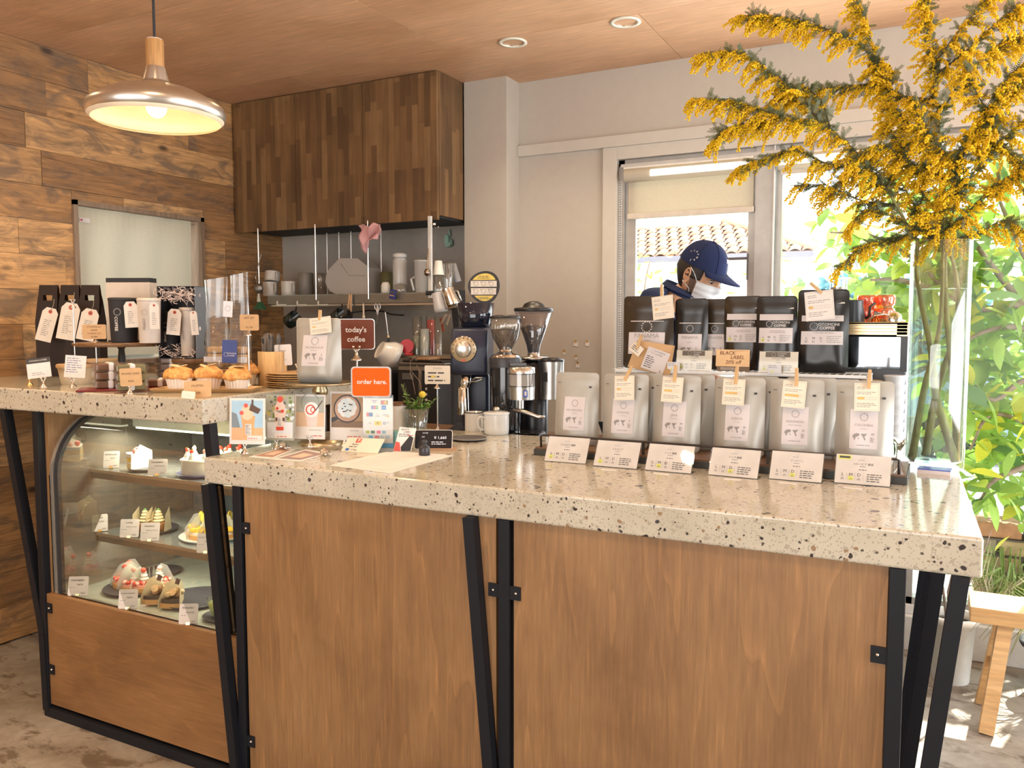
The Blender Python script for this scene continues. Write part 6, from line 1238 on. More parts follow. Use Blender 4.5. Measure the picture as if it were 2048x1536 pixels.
t = thing('cream_cake', 'round cream cake topped with strawberries on the top shelf', 'cake', (pc.x, pc.y, SZ1 + .0065)); obj('sponge', B(P((.60, .54, .42), .6, name='cake_side', bmp=.2)).lathe([(.070, 0), (.072, .004), (.072, .048), (.070, .052)], n=44), t); obj('cream_top', B(P((.76, .68, .50), .5)).lathe([(.074, .048), (.075, .052), (.066, .056), (.001, .057)], n=44), t)
for q in range(7): a = q * 2 * pi / 7 + .3; b = B(WHIP); swirl(b, .050 * cos(a), .050 * sin(a), .055, .015, .022); strawb(b, .050 * cos(a), .050 * sin(a), .084, .010, a, q % 3 == 0); b.mat(P((.25, .38, .06), .5)); leaf(b, (.05 * cos(a), .05 * sin(a), .088), (.5, -.5, .7), .012, .007); obj('strawberry_swirl', b, t)
c = on(436, 950, SZ1); pc = V((c.x - .04, c.y + .10, 0)); t = thing('cream_cake', 'second strawberry cream cake behind the slanting leg on the top shelf', 'cake', (pc.x, pc.y, SZ1 + .0005)); obj('sponge', B(P((.66, .58, .45), .6, bmp=.2)).lathe([(.058, 0), (.060, .05), (.001, .054)], n=40), t)
for q in range(5): a = q * 2 * pi / 5; b = B(WHIP); swirl(b, .036 * cos(a), .036 * sin(a), .053, .014, .020); strawb(b, .036 * cos(a), .036 * sin(a), .080, .011, a); obj('strawberry_swirl', b, t)
cakecard(222, 937, SZ1, 32, 34, 'SHORTCAKE', 'SLICE', 'shaded card left of the wrapped shortcake slice', rad(40), -20); cakecard(314, 952, SZ1, 38, 33, 'STRAWBERRY', 'CREAM CAKE', 'shaded card left of the round strawberry cream cake', rad(34), -20)
# ================================================================ back worktop, grinders, machine
WZ = .955
solo('back_worktop', B(WALNUT).box(-2.05, -.075, 2.675, 3.08, WZ - .035, WZ, .003).mat(P((.10, .09, .085), .5)).box(-1.98, -.12, 2.70, 3.06, .0, WZ - .035), 'dark wooden worktop behind the terrazzo counter', 'worktop')
def bolt(c, d): pass
# navy bag grinder
Y = 2.86; x0 = ony(894, 700, Y).x; x1 = ony(978, 700, Y).x; cx = (x0 + x1) / 2; cx = ony(945, 700, Y).x
t = thing('shop_grinder', 'tall navy shop coffee grinder with a round dial and steel spout', 'grinder', (cx, Y, WZ), rad(22)); U = lambda py: ony(945, py, Y).z - WZ
hw = .072
obj('base', B(P((.025, .03, .05), .4)).box(-.09, .085, -.13, .12, 0, .03, .01), t)
obj('column', B(NAVY).box(-hw * .55, hw, -.03, .11, .028, U(745), .016), t)
b = B(NAVY); zt_, zm, zb = U(655), U(690), U(748)
prof = [(-.112, zb + .01), (-.112, zm - .005), (-.075, zt_ - .004), (-.06, zt_), (.10, zt_), (.115, zt_ - .01), (.115, zb), (-.095, zb)]
n = len(prof); W = hw
vs = [(-W, y, z) for y, z in prof] + [(W, y, z) for y, z in prof]; b.add(vs, [tuple(range(n))[::-1], tuple(range(n, 2 * n))] + [(i, (i + 1) % n, (i + 1) % n + n, i + n) for i in range(n)])
me = mesh(b); bm = bmesh.new(); bm.from_mesh(me); bmesh.ops.recalc_face_normals(bm, faces=bm.faces[:]); bmesh.ops.bevel(bm, geom=bm.edges[:], offset=.012, segments=3, profile=.5, affect='EDGES'); [setattr(f, 'smooth', True) for f in bm.faces]; bm.to_mesh(me); bm.free()
obj('head', me, t)
zd = U(697); D = P((.62, .50, .33), .35, .7, name='dial_plate'); b = B(D); M = MX.Translation((-.018, -.113, zd)) @ MX.Rotation(rad(90), 4, 'X')
b.lathe([(.050, 0), (.050, .004), (.048, .006), (.001, .006)], n=40, M=M).mat(CHROME).lathe([(.050, .003), (.0515, .005), (.049, .0065)], n=40, M=M, cap=False); obj('dial', b, t, 'brass coloured dial ring')
obj('dial_knob', B(P((.70, .67, .62), .25, .9)).lathe([(.032, .005), (.031, .018), (.026, .022), (.001, .022)], n=32, M=M), t)
tk = B(INK)
for q in range(11): a = rad(200 - q * 22); tk.M = MX.Translation((-.018, -.1195, zd)); tk.rect(.043 * cos(a) - .002, .043 * cos(a) + .002, .043 * sin(a) - .002, .043 * sin(a) + .002, 0)
tk.M = None; obj('dial_ticks', tk, t, kind='stuff'); obj('red_light', B(REDF).box(-.026, -.012, -.121, -.114, zd - .046, zd - .039), t)
zs_ = U(750); b = B(CHROME).tube([(-.012, -.07, zs_ + .02), (-.014, -.085, zs_ - .02), (-.02, -.10, zs_ - .045)], [.022, .02, .019], 16).lathe([(.0235, 0), (.020, .10), (.016, .105)], c=(-.022, -.103, zs_ - .145), n=24).lathe([(.0255, 0), (.0255, .005)], c=(-.022, -.103, zs_ - .147), n=24); obj('spout', b, t, 'polished steel spout')
obj('bag_clamp', B(STEEL).tube([(-.01, -.10, zs_ - .022), (.03, -.112, zs_ - .018), (.05, -.115, zs_ - .010), (.055, -.115, zs_ - .002), (.03, -.115, zs_ - .003), (.015, -.11, zs_ - .012)], .003, 6), t)
obj('hopper', B(P((.010, .014, .030), .08, name='dark_hopper', coat=.5)).lathe([(.055, U(655)), (.062, U(652)), (.076, U(606)), (.074, U(606)), (.06, U(650))], c=(.01, .03, 0), n=32, cap=False), t)
zl = U(575); lid = B(BLACK); pts = [(.062 * cos(rad(a)) * (1.0 + .10 * cos(rad(a - 80))), .064 * sin(rad(a)) + .004 * sin(rad(2 * a))) for a in range(0, 360, 12)]
lid.M = MX.Translation((.038, .05, zl + .003)) @ MX.Rotation(rad(-8), 4, 'X'); lid.prism([(x, z) for x, z in pts], 0, .012); lid.prism([(x * 1.04, z * 1.04) for x, z in pts], .002, .008)
lid.mat(P((.75, .55, .12), .5, name='yellow_label')); ins = [(x * .86, z * .88) for x, z in pts]
def clipz(p, lo, hi): return [(x, max(lo, min(hi, z))) for x, z in p if lo - .02 <= z <= hi + .02]
lid.prism([(x, z) for x, z in ins], -.0006, 0); lid.mat(P((.70, .64, .55), .6))
lid.rect(-.050, .052, -.030, -.004, -.0010).rect(-.052, .054, .002, .026, -.0010).mat(INK).rect(-.054, .055, .026, .030, -.0012).rect(-.054, .056, -.004, .002, -.0012).rect(-.050, .052, -.034, -.030, -.0012).lines(-.03, .03, .034, .048, 2, 3, 1, y=-.0014).lines(-.03, .03, -.050, -.038, 2, 4, 1, y=-.0014)
for q in range(3):
    for zz in (-.017, .014): lid.ring(-.03 + q * .031, zz, .009, .001, -.0014).disc(-.040 + q * .031, zz + .007, .002, -.0014, 8)
lid.M = None; obj('raised_lid', lid, t, 'raised black lid with yellow instruction label'); 
# two espresso grinders
BEANM = P((.085, .045, .022), .4, bmp=.9, var=.5, name='beans'); SMOKE = glassy('hopper_plastic', (.80, .78, .74), .95, .03, .4)
def beans(b, prof, zt_):
    b.lathe(prof + [(.001, zt_ + .004)], n=30)
Y = 2.80; c = ony(1011, 800, Y); t = thing('espresso_grinder', 'black espresso grinder with a clear bell hopper half full of beans', 'grinder', (c.x, Y, WZ), rad(15)); U = lambda py: ony(1011, py, Y).z - WZ; k = mpp(c) * .96
obj('base', B(BLACK).box(-.055, .12, -.10, .10, 0, .022, .008).box(.03, .15, -.11, .06, .0, .03, .012), t)
obj('body', B(P((.015, .015, .018), .10, name='gloss_black', coat=.6)).lathe([(30 * k, .015), (32 * k, .05), (33 * k, U(745)), (33 * k, U(730)), (31 * k, U(716))], n=40), t)
obj('band', B(P((.04, .04, .045), .4)).lathe([(33.6 * k, U(734)), (33.8 * k, U(718)), (32 * k, U(714))], n=40, cap=False), t)
obj('collar', B(CHROME).lathe([(31 * k, U(716)), (30 * k, U(711)), (20 * k, U(706)), (14 * k, U(704)), (12 * k, U(698))], n=40), t)
hp = [(12 * k, U(700)), (16 * k, U(695)), (27 * k, U(676)), (31.5 * k, U(655)), (32 * k, U(636))]
obj('hopper', B(SMOKE).lathe(hp + [(31.4 * k, U(636))], n=40, cap=False), t); obj('beans', B(BEANM).lathe([(11 * k, U(700)), (15 * k, U(694)), (25.5 * k, U(676)), (30 * k, U(660)), (28 * k, U(658)), (.001, U(657))], n=36), t, kind='stuff')
obj('hopper_lid', B(BLACK).lathe([(33 * k, U(637)), (33 * k, U(633)), (20 * k, U(630)), (.001, U(630))], n=40), t)
b = B(WHITE); b.M = MX.Translation((0, 0, U(650))) @ MX.Rotation(rad(30), 4, 'Z'); b.text('Compak', 0, 0, .014, y=-32.2 * k, bold=.03); b.M = None; obj('hopper_lettering', b, t, kind='stuff')
obj('doser', B(STEEL).lathe([(26 * k, U(795)), (27 * k, U(770))], c=(.075, -.055, 0), n=36).mat(SMOKE).lathe([(27 * k, U(770)), (27 * k, U(744))], c=(.075, -.055, 0), n=36, cap=False).mat(P((.62, .60, .62), .5)).lathe([(25 * k, U(768)), (25 * k, U(746))], c=(.075, -.055, 0), n=30).mat(STEEL).lathe([(27.4 * k, U(744)), (27 * k, U(733)), (20 * k, U(731)), (.001, U(731))], c=(.075, -.055, 0), n=36), t)
b = B(P((.05, .12, .5), .5)); b.M = MX.Translation((.075, -.055, U(783))) @ MX.Rotation(rad(28), 4, 'Z'); b.rect(-.008, .008, -.012, .014, -27.4 * k).mat(PAPER).rect(-.004, .004, -.006, .010, -27.6 * k); b.M = None; obj('blue_badge', b, t)
obj('doser_neck', B(BLACK).box(.02, .075, -.05, -.02, U(745), U(725)).mat(P((.10, .10, .11), .4)).box(.03, .09, -.062, -.04, U(731), U(724), .003), t)
obj('portafilter_fork', B(STEEL).tube([(.05, -.08, U(815)), (.10, -.10, U(818)), (.15, -.11, U(826)), (.175, -.112, U(825))], [.008, .009, .007, .004], 8).cyl((.075, -.075, U(796)), (.075, -.075, U(812)), .012), t)
obj('tray', B(P((.02, .016, .014), .12)).lathe([(.001, .030), (.045, .031), (.055, .036), (.052, .036)], c=(.10, -.06, 0), n=30, sy=.7).mat(BEANM).lathe([(.04, .034), (.001, .036)], c=(.10, -.06, 0), n=24, sy=.7, cap=False), t)
obj('tamper_knob', B(CHROME).lathe([(.007, U(862)), (.006, U(830)), (.015, U(824)), (.015, U(818)), (.010, U(815)), (.001, U(814))], c=(.0, -.095, 0), n=20), t)
Y = 2.97; c = ony(1067, 800, Y); t = thing('espresso_grinder', 'black grinder with a wide flared hopper and domed lid by the wall', 'grinder', (c.x, Y, WZ), rad(15)); U = lambda py: ony(1067, py, Y).z - WZ; k = mpp(c) * .96
obj('body', B(P((.015, .015, .018), .3)).lathe([(30 * k, 0), (31 * k, U(728)), (20 * k, U(722))], n=36), t); obj('collar', B(STEEL).lathe([(12 * k, U(722)), (32 * k, U(719)), (32 * k, U(714)), (13 * k, U(713)), (12 * k, U(704))], n=36), t)
obj('hopper', B(glassy('smoked_hopper', (.62, .56, .56), .9, .04, .4)).lathe([(12 * k, U(706)), (15 * k, U(690)), (39 * k, U(624)), (38.5 * k, U(624))], n=40, cap=False), t); obj('beans', B(P((.03, .018, .014), .5, bmp=.9)).lathe([(11 * k, U(705)), (14.5 * k, U(690)), (27 * k, U(656)), (8 * k, U(650)), (.001, U(651))], n=36), t, kind='stuff')
obj('hopper_lid', B(BLACK).lathe([(40 * k, U(623)), (41 * k, U(620)), (40 * k, U(616)), (24 * k, U(615)), (20 * k, U(608)), (10 * k, U(603)), (.001, U(602))], n=44), t)
obj('doser', B(STEEL).lathe([(26 * k, U(795)), (27 * k, U(722))], c=(.075, -.03, 0), n=36).mat(BLACK).lathe([(28 * k, U(722)), (28 * k, U(718)), (14 * k, U(714)), (.001, U(714))], c=(.075, -.03, 0), n=36).mat(MATTE_BLACK).box(.056, .070, -.088, -.078, U(760), U(742)), t)
# espresso machine seen from behind
MX0, MX1, MY0, MY1 = -.50, -.088, 2.80, 3.06
t = thing('espresso_machine', 'espresso machine with brushed gold vents and mirror back panel', 'coffee machine', (0, 0, WZ)); U = lambda py: ony(1750, py, MY0).z - WZ
GOLDB = P((.62, .47, .27), .28, 1, .08, name='brushed_gold')
obj('body', B(P((.06, .06, .065), .35)).box(MX0, MX1, MY0 + .01, MY1, .10, U(672), .006), t)
obj('mirror_panel', B(P((.26, .28, .31), .06, 1, 0, name='mirror_steel')).box(MX0, MX1 - .018, MY0, MY0 + .008, U(738), U(674)), t)
b = B(GOLDB)
for q in range(4): z = U(670) + (U(647) - U(670)) * q / 3.6; b.box(MX0, MX1, MY0 + .0, MY0 + .03, z, z + .0105, .001)
b.box(MX1 - .03, MX1, MY0 + .0, MY0 + .03, U(672), U(646)).box(MX0, MX1, MY0, MY1, U(648), U(645)); obj('vent_slats', b, t, 'brushed gold vent slats'); obj('vent_dark', B(MATTE_BLACK).box(MX0, MX1, MY0 + .02, MY0 + .03, U(672), U(650)), t)
obj('end_cheek', B(BLACK).box(MX1 - .016, MX1 + .004, MY0 - .004, MY1, U(742), U(672)), t); obj('feet', B(STEEL).cyl((MX1 - .04, MY0 + .04, 0), (MX1 - .04, MY0 + .04, .1), .012).cyl((MX0 + .04, MY0 + .04, 0), (MX0 + .04, MY0 + .04, .1), .012), t)
obj('drip_tray', B(STEEL).box(MX0, MX1, MY0 - .0, MY1, .05, .10, .004), t)
TM = WZ + U(645)
AMB = realglass('amber_glass', (1.0, .28, .02)); AMB2 = glassy('amber', (1.0, .50, .16), .90, .05, .5)
for i, (px, yy) in enumerate(((1733, 2.90), (1769, 2.90), (1742, 2.98))):
    c = ony(px, 640, yy); 
    for s_ in range(2):
        g = B(AMB2).lathe([(.022, 0), (.024, .002), (.024, .008), (.029, .014), (.0305, .036), (.028, .044), (.026, .044), (.028, .034), (.026, .016), (.001, .010)], n=24)
        for q in range(12): a = 2 * pi * q / 12; g.tube([(.0292 * cos(a), .0292 * sin(a), .014), (.0312 * cos(a + .1), .0312 * sin(a + .1), .036)], .0018, 4)
        solo('amber_glass', g, '%s amber glass of the %s stack on the espresso machine' % (('lower', 'upper')[s_], ('front left', 'front right', 'rear')[i]), 'glass', (c.x, yy, TM + .0005 + s_ * .043), 0, 'stacked amber glasses')
c = ony(1708, 645, 2.86); t = thing('black_kettle', 'slim matt black kettle on the espresso machine', 'kettle', (c.x, 2.86, TM)); obj('body', B(P((.05, .06, .07), .3)).lathe([(.034, 0), (.035, .004), (.027, .066), (.028, .070), (.024, .072)], n=28), t); obj('spout', B(BLACK).tube([(.032, -.0, .012), (.045, -.004, .02), (.046, -.004, .05), (.062, -.004, .062)], .004, 6), t)
t = thing('coiled_tubes', 'tangle of chrome coiled tubes on the espresso machine', 'tubes', (ony(1770, 640, 2.83).x, 2.83, TM)); b = B(CHROME)
for q in range(4): b.tube([(-.05 + .01 * q, .01 * q, .004), (-.03, .0, .022 + .004 * q), (.0, -.004, .026), (.03, .004, .016), (.045 + .004 * q, 0, .004)], .003, 6)
b.M = MX.Translation((.028, 0, .014)) @ MX.Rotation(.6, 4, 'Y'); b.lathe([(.020, 0), (.018, .004), (.001, .002)], n=20, M=MX.Rotation(1.3, 4, 'X')); b.M = None; obj('coils', b, t); 
t = thing('clear_press', 'clear cylindrical coffee press behind the tallest black pouch', 'coffee press', V((ony(1676, 600, 2.80).x, 2.80, WZ))); z0 = ony(1676, 640, 2.8).z - WZ; z1 = ony(1676, 557, 2.8).z - WZ; obj('tube', B(G).lathe([(.026, z0 - .05), (.026, z1)], n=28, cap=False), t); obj('flange', B(G).lathe([(.036, z1 - .001), (.036, z1 + .002), (.02, z1 + .002)], n=28), t); obj('plunger', B(P((.40, .36, .32), .5)).lathe([(.023, z0 - .04), (.023, z1 - .028)], n=24), t); obj('stand', B(MATTE_BLACK).lathe([(.04, 0), (.04, .01), (.012, .02), (.012, z0 - .05), (.028, z0 - .045)], n=20), t)
# paper cups and small things on the worktop seen under the rack
for i, (px, pyt, n_, lb) in enumerate(((1742, 762, 3, 'white paper cup stack with a kraft lid behind the COLOMBIA pouch'), (1788, 752, 9, 'tall stack of clear ribbed cups beside the glass vase'))):
    c = ony(px, 800, 2.74); zt_ = ony(px, pyt, 2.74).z - WZ; t = thing('cup_stack', lb, 'cups', (c.x, 2.74, WZ)); r_ = .030; m = (P((.70, .60, .45), .6), P((.72, .72, .74), .25, name='ribbed_cup'))[i]
    for q in range(n_): z = zt_ * (1 - .10 * q) - .06; obj('cup', B(m).lathe([(r_ * .74, max(0, z)), (r_, z + .055), (r_ * 1.07, z + .058), (r_ * 1.07, z + .062), (r_, z + .063)], n=28), t) if z > -.02 else None
    obj('lowest_cup', B(m).lathe([(r_ * .74, 0), (r_, .075), (r_ * 1.07, .078)], n=28), t)
for i, (px, py, r_, m, lb) in enumerate(((1610, 776, .030, P((.45, .10, .16), .4), 'dark red cup on the worktop seen under the wire rack'), (1640, 784, .036, WHITE, 'white round dish on the worktop seen under the wire rack'), (1545, 765, .045, BLACK, 'black knock box on the worktop seen under the wire rack'))):
    c = ony(px, 790, 2.82); zt_ = ony(px, py - 18, 2.82).z - WZ; solo('small_cup', B(m).lathe([(r_ * .8, 0), (r_, zt_), (r_ * .9, zt_), (r_ * .7, .01), (.001, .01)], n=28), lb, 'cup', (c.x, 2.82, WZ))
t = thing('chrome_kettle', 'small chrome kettle whose spout shows right of the COLOMBIA pouch', 'kettle', (ony(1775, 850, 2.62).x, 2.60, MZ)); obj('body', B(CHROME).lathe([(.028, 0), (.032, .01), (.033, .06), (.026, .075), (.012, .08)], n=28), t); obj('spout', B(CHROME).tube([(.03, 0, .045), (.045, 0, .062), (.052, 0, .076)], [.010, .006, .004], 8), t)
solo('card_stack', B(P((.66, .60, .60), .6)).box(-.040, .040, -.025, .025, 0, .010).mat(P((.06, .09, .42), .35)).box(-.040, .040, -.025, .025, .010, .013), 'stack of cards with a blue top one before the glass vase', 'cards', on(1869, 946, MZ), rad(-5))
# ================================================================ kitchen shelf under the cabinet
KS = 1.555
t = thing('hanging_shelf', 'glass shelf with a steel edge hung on chrome rods under the cabinet', 'shelf')
obj('glass', B(glassy('green_glass', (.55, .66, .62), .75, .05, .6)).box(-3.32, -2.225, 3.46, 3.72, KS - .008, KS), t)
obj('front_rail', B(P((.24, .22, .19), .4, .5)).box(-3.32, -2.225, 3.455, 3.465, KS - .05, KS - .004), t)
obj('lower_bar', B(STEEL).box(-3.32, -2.225, 3.458, 3.466, KS - .062, KS - .054), t)
for px in (517, 631, 736): x = ony(px, 520, 3.45).x; obj('rod', B(CHROME).cyl((x, 3.45, KS - .03), (x, 3.45, 1.925), .0042, n=8), t)
x = ony(861, 520, 3.45).x; obj('rod', B(P((.70, .69, .67), .35, .1)).box(x - .008, x + .008, 3.44, 3.456, KS - .03, 1.925), t)
for px in (654, 678, 702, 762): x = ony(px, 500, 3.70).x; obj('rod', B(STEEL).cyl((x, 3.70, KS), (x, 3.70, 1.91), .0035, n=8), t)
obj('rod', B(STEEL).cyl((ony(640, 462, 3.7).x, 3.70, 1.895), (ony(705, 462, 3.7).x, 3.70, 1.895), .003, n=8), t)
def sit(px, Y, z=KS): return V((ony(px, 560, Y).x, Y, z + .0005))
for i, (px, dz, r, h, lb) in enumerate(((541, 0, .043, .080, 'white mug at the left end of the glass shelf'), (577, 0, .041, .080, 'white mug second on the glass shelf'), (544, .083, .042, .055, 'white mug lying tilted on the two shelf mugs'))):
    c = sit(px, 3.56, KS + dz); mug('shelf_mug', lb, c, r, h, (rad(-8) if i == 2 else 0, rad(-6) if i == 2 else 0, rad(-22)), P((.66, .63, .58), .3), group='white mugs on the glass shelf', th=.004)
LATH = [('steel_canister', 'tall grey canister on the glass shelf', 612, 3.60, P((.22, .20, .18), .4), [(.040, 0), (.042, .002), (.042, .125), (.040, .128), (.001, .128)]),
        ('glass_beaker', 'small dark-lipped glass jug beside the canister', 640, 3.58, SMOKE, [(.026, 0), (.034, .004), (.028, .09), (.030, .12), (.028, .12)]),
        ('salt_pot', 'small round white pot on the glass shelf', 771, 3.50, P((.70, .68, .64), .3), [(.020, 0), (.024, .003), (.023, .04), (.016, .056), (.001, .058)]),
        ('clear_bottle', 'tall frosted water bottle on the glass shelf', 800, 3.56, FROST, [(.036, 0), (.038, .004), (.037, .17), (.030, .185), (.034, .187), (.034, .20), (.001, .202)]),
        ('glass_bowl', 'small clear glass bowl upside down on the glass shelf', 801, 3.49, SMOKE, [(.034, 0), (.038, .01), (.03, .04), (.001, .05)]),
        ('clear_pitcher', 'clear measuring pitcher with handle on the glass shelf', 843, 3.54, FROST, [(.030, 0), (.032, .003), (.036, .155), (.038, .157), (.038, .165), (.001, .167)]),
        ('cup_tower', 'white cups stacked upside down on clear cups', 877, 3.50, PORC, [(.030, .085), (.028, .09), (.019, .155), (.001, .157)]),
        ('clear_cup_tower', 'stack of clear plastic cups behind the white one', 896, 3.55, SMOKE, [(.022, 0), (.034, .10), (.030, .11), (.034, .14), (.030, .15), (.001, .15)]),
        ('clear_cup', 'faceted clear glasses beneath the white stacked cups', 877, 3.50, G, [(.024, 0), (.031, .04), (.026, .042), (.032, .080), (.001, .084)]),
        ('olive_tin', 'olive green tin at the back of the glass shelf', 773, 3.66, P((.14, .13, .06), .5), [(.034, 0), (.034, .12), (.001, .122)])]
for nm, lb, px, Y, m, pr in LATH:
    c = sit(px, Y); t = thing(nm, lb, nm.split('_')[-1], c); obj('body', B(m).lathe(pr, n=28), t)
    if nm == 'clear_pitcher': obj('handle', B(P((.62, .62, .60), .3)).tube([(-.034, -.01, .08), (-.05, -.02, .07), (-.02, -.04, .01)], .006, 6), t)
    if nm == 'clear_bottle': obj('cap', B(P((.66, .66, .64), .4)).lathe([(.036, .186), (.036, .203), (.02, .208)], n=24), t)
c = sit(707, 3.60); t = thing('plastic_bin', 'large translucent plastic bin lying on the glass shelf', 'bin', c, rad(6)); b = B(glassy('bin_plastic', (.55, .50, .44), .5, .25, .2))
o_ = [(-.15, .07), (-.12, .02), (-.07, 0), (.125, 0), (.13, .14), (.06, .19), (-.055, .195), (-.13, .13)]; b.prism(o_, -.05, .07); obj('shell', b, t); obj('crease', B(P((.40, .37, .33), .5)).tube([(-.045, -.052, .165), (.005, -.053, .10), (.10, -.052, .10)], .0018, 5), t)
c = ony(740, 452, 3.40); t = thing('pink_cloth', 'crumpled pink cloth hanging over the left of the chrome rod', 'cloth', c); b = B(P((.62, .34, .34), .85, bmp=.3, name='pink_cloth')); R = random.Random(6); vs = []; fs = []; nu, nv = 26, 16
for j in range(nv + 1):
    for i in range(nu + 1): u = i / nu; v_ = j / nv; x = (-.075 + .16 * u) * (1 - .35 * v_) - .014 * v_; L = .075 + .07 * max(0, 1 - abs(u - .25) * 3) ; vs.append((x + .006 * sin(v_ * 9 + u * 5), .012 * sin(u * 17 + v_ * 3) + .010 * sin(v_ * 7 + u * 4), -L * v_ + .008 * sin(u * 12) * (1 - v_) + .006))
for j in range(nv):
    for i in range(nu): a = j * (nu + 1) + i; fs.append((a, a + 1, a + nu + 2, a + nu + 1))
obj('cloth', b.add(vs, fs, None, True), t); me = t.children[0]; md = me.modifiers.new('thickness', 'SOLIDIFY'); md.thickness = .003
def hang(nm, lb, cat, px, py, Y, rz=0): return thing(nm, lb, cat, ony(px, py, Y), rz)
t = hang('mint_scraper', 'mint green squeezer hooked on the panel near the pilaster', 'utensil', 897, 478, 3.84); obj('body', B(P((.30, .50, .42), .45)).prism([(-.02, .012), (-.006, .024), (.004, .018), (.008, -.02), (.02, -.022), (.016, -.042), (-.01, -.044), (-.02, -.02)], -.012, .012).prism([(.006, .016), (.013, .014), (.010, .052), (.004, .05)], -.006, .004), t); obj('handle', B(P((.22, .36, .30), .45)).sph((.018, 0, -.02), (.010, .010, .020), 10, 8), t)
t = hang('ladle', 'steel ladle hanging by its handle beside the square post', 'utensil', 854, 545, 3.422); obj('bowl', B(P((.34, .27, .22), .25, 1)).sph((0, 0, 0), (.016, .012, .018), 16, 10), t); obj('handle', B(P((.45, .32, .2), .3, .8)).cyl((-.002, 0, .01), (-.003, .03, .17), .0028, n=6), t)
t = hang('tea_strainer', 'round steel strainer hanging at the left end of the shelf', 'utensil', 517, 577, 3.43); obj('mesh_ball', B(P((.30, .28, .26), .35, .9, bmp=.6)).sph((0, 0, 0), (.030, .020, .029), 24, 14), t); obj('whisk', B(STEEL).tube([(-.010, .0, .02), (-.02, .0, .06), (-.006, 0, .11), (.004, 0, .06), (.0, 0, .02)], .0014, 5).cyl((-.004, .0, .11), (-.004, .03, .19), .003), t); obj('green_funnel', B(P((.03, .12, .06), .4)).lathe([(.040, -.115), (.012, -.075), (.001, -.074)], n=20, c=(.01, 0, 0)).mat(P((.6, .6, .5), .4)).lathe([(.012, -.073), (.005, -.03)], n=12, c=(.0, 0, 0)), t)
for i, (px, py, r, lb) in enumerate(((584, 640, .040, 'dark green-black pan hanging on the leftmost white hook'), (676, 632, .034, 'black jug hanging behind the tongs'), (690, 650, .030, 'black portafilter basket hanging lowest behind the tongs'))):
    t = hang('hanging_pan', lb, 'pan', px, py, 3.41, 0); M = MX.Rotation(rad(62), 4, 'Y'); obj('bowl', B(P((.012, .02, .018), .15)).lathe([(r * .8, -r * .8), (r * .95, -r * .7), (r, r * .8), (r * .94, r * .8), (r * .85, -r * .6), (.001, -r * .6)], n=26, M=M), t); obj('handle', B(BLACK).tube([(.0, 0, r * .8), (.01, .02, r * 1.3), (-.004, .04, r * 1.75)], .005, 6), t)
for i, px in enumerate((556, 596, 638)):
    c = ony(px, 608, 3.40); t = thing('wall_hook', ('white hook bar at left below the shelf', 'white hook bar in the middle below the shelf', 'white hook bar at right below the shelf')[i], 'hook', c, 0, 'white hook bars'); obj('bar', B(WHITE).box(-.006, 0, -.004, .0, -.002, .016).box(-.006, .06, -.004, .0, -.006, -.002), t)
t = hang('tongs', 'black-tipped steel tongs standing before the shelf rail', 'utensil', 700, 612, 3.440); obj('arms', B(CHROME).bar((-.012, 0, -.02), (.002, 0, .06), .006, .012).bar((.008, 0, -.03), (.010, 0, .06), .006, .012), t); obj('grips', B(BLACK).bar((-.014, 0, -.08), (-.011, 0, -.02), .012, .012).bar((.004, 0, -.085), (.008, 0, -.03), .012, .012), t)
t = hang('measuring_spoon', 'long cream measuring spoon hanging from a hook', 'utensil', 727, 620, 3.455); obj('hook', B(STEEL).tube([(0, .004, .03), (0, .006, .045), (0, .004, .058)], .0015, 5), t); obj('spoon', B(CREAM).box(-.005, .005, -.002, .002, -.032, .034, .0015).sph((0, 0, -.036), (.010, .005, .010), 12, 8), t)
t = hang('scissors', 'white-handled scissors hanging from a hook', 'scissors', 755, 618, 3.455); b = B(P((.72, .70, .72), .35))
for s_ in (-1, 1): b.tube([(s_ * .010 + .008 * cos(rad(a)), 0, .012 + .014 * sin(rad(a))) for a in range(0, 361, 30)], .003, 6).tube([(s_ * .006, 0, 0), (-s_ * .002, 0, -.03)], .004, 6)
obj('hook', B(STEEL).tube([(0, .002, .022), (0, .006, .04), (0, .004, .058)], .0015, 5), t); obj('handles', b, t); obj('blades', B(STEEL).bar((0, 0, -.03), (-.004, 0, -.075), .007, .002), t)
t = hang('kitchen_timer', 'dark blue kitchen timer with yellow buttons on the shelf rail', 'timer', 787, 588, 3.43, 0); b = B(P((.02, .03, .20), .4)); b.M = MX.Rotation(rad(10), 4, 'Y'); b.box(-.018, .018, -.010, 0, -.026, .022, .002).mat(P((.06, .07, .09), .3)).rect(-.013, .013, .002, .016, -.0105).mat(GOLD); [b.disc(-.009 + .009 * q, -.008, .0036, -.011, 10) for q in range(3)]; b.M = None; obj('case', b, t)
t = hang('black_cable', 'thin black cable sagging below the shelf', 'cable', 760, 625, 3.83); obj('wire', B(BLACK).tube([(-.13, -.2, -.10), (-.11, -.1, .0), (-.08, 0, .012), (.02, 0, .006), (.08, 0, -.012), (.16, 0, -.016)], .0035, 6), t)
t = hang('milk_frother', 'thin long steel frother hanging below the rail', 'utensil', 772, 640, 3.42); obj('rod', B(STEEL).cyl((-.004, 0, .04), (.012, 0, -.075), .003).mat(BRASS).cyl((.012, 0, -.078), (.014, 0, -.09), .009).mat(BLACK).cyl((.014, 0, -.09), (.018, 0, -.13), .006), t)
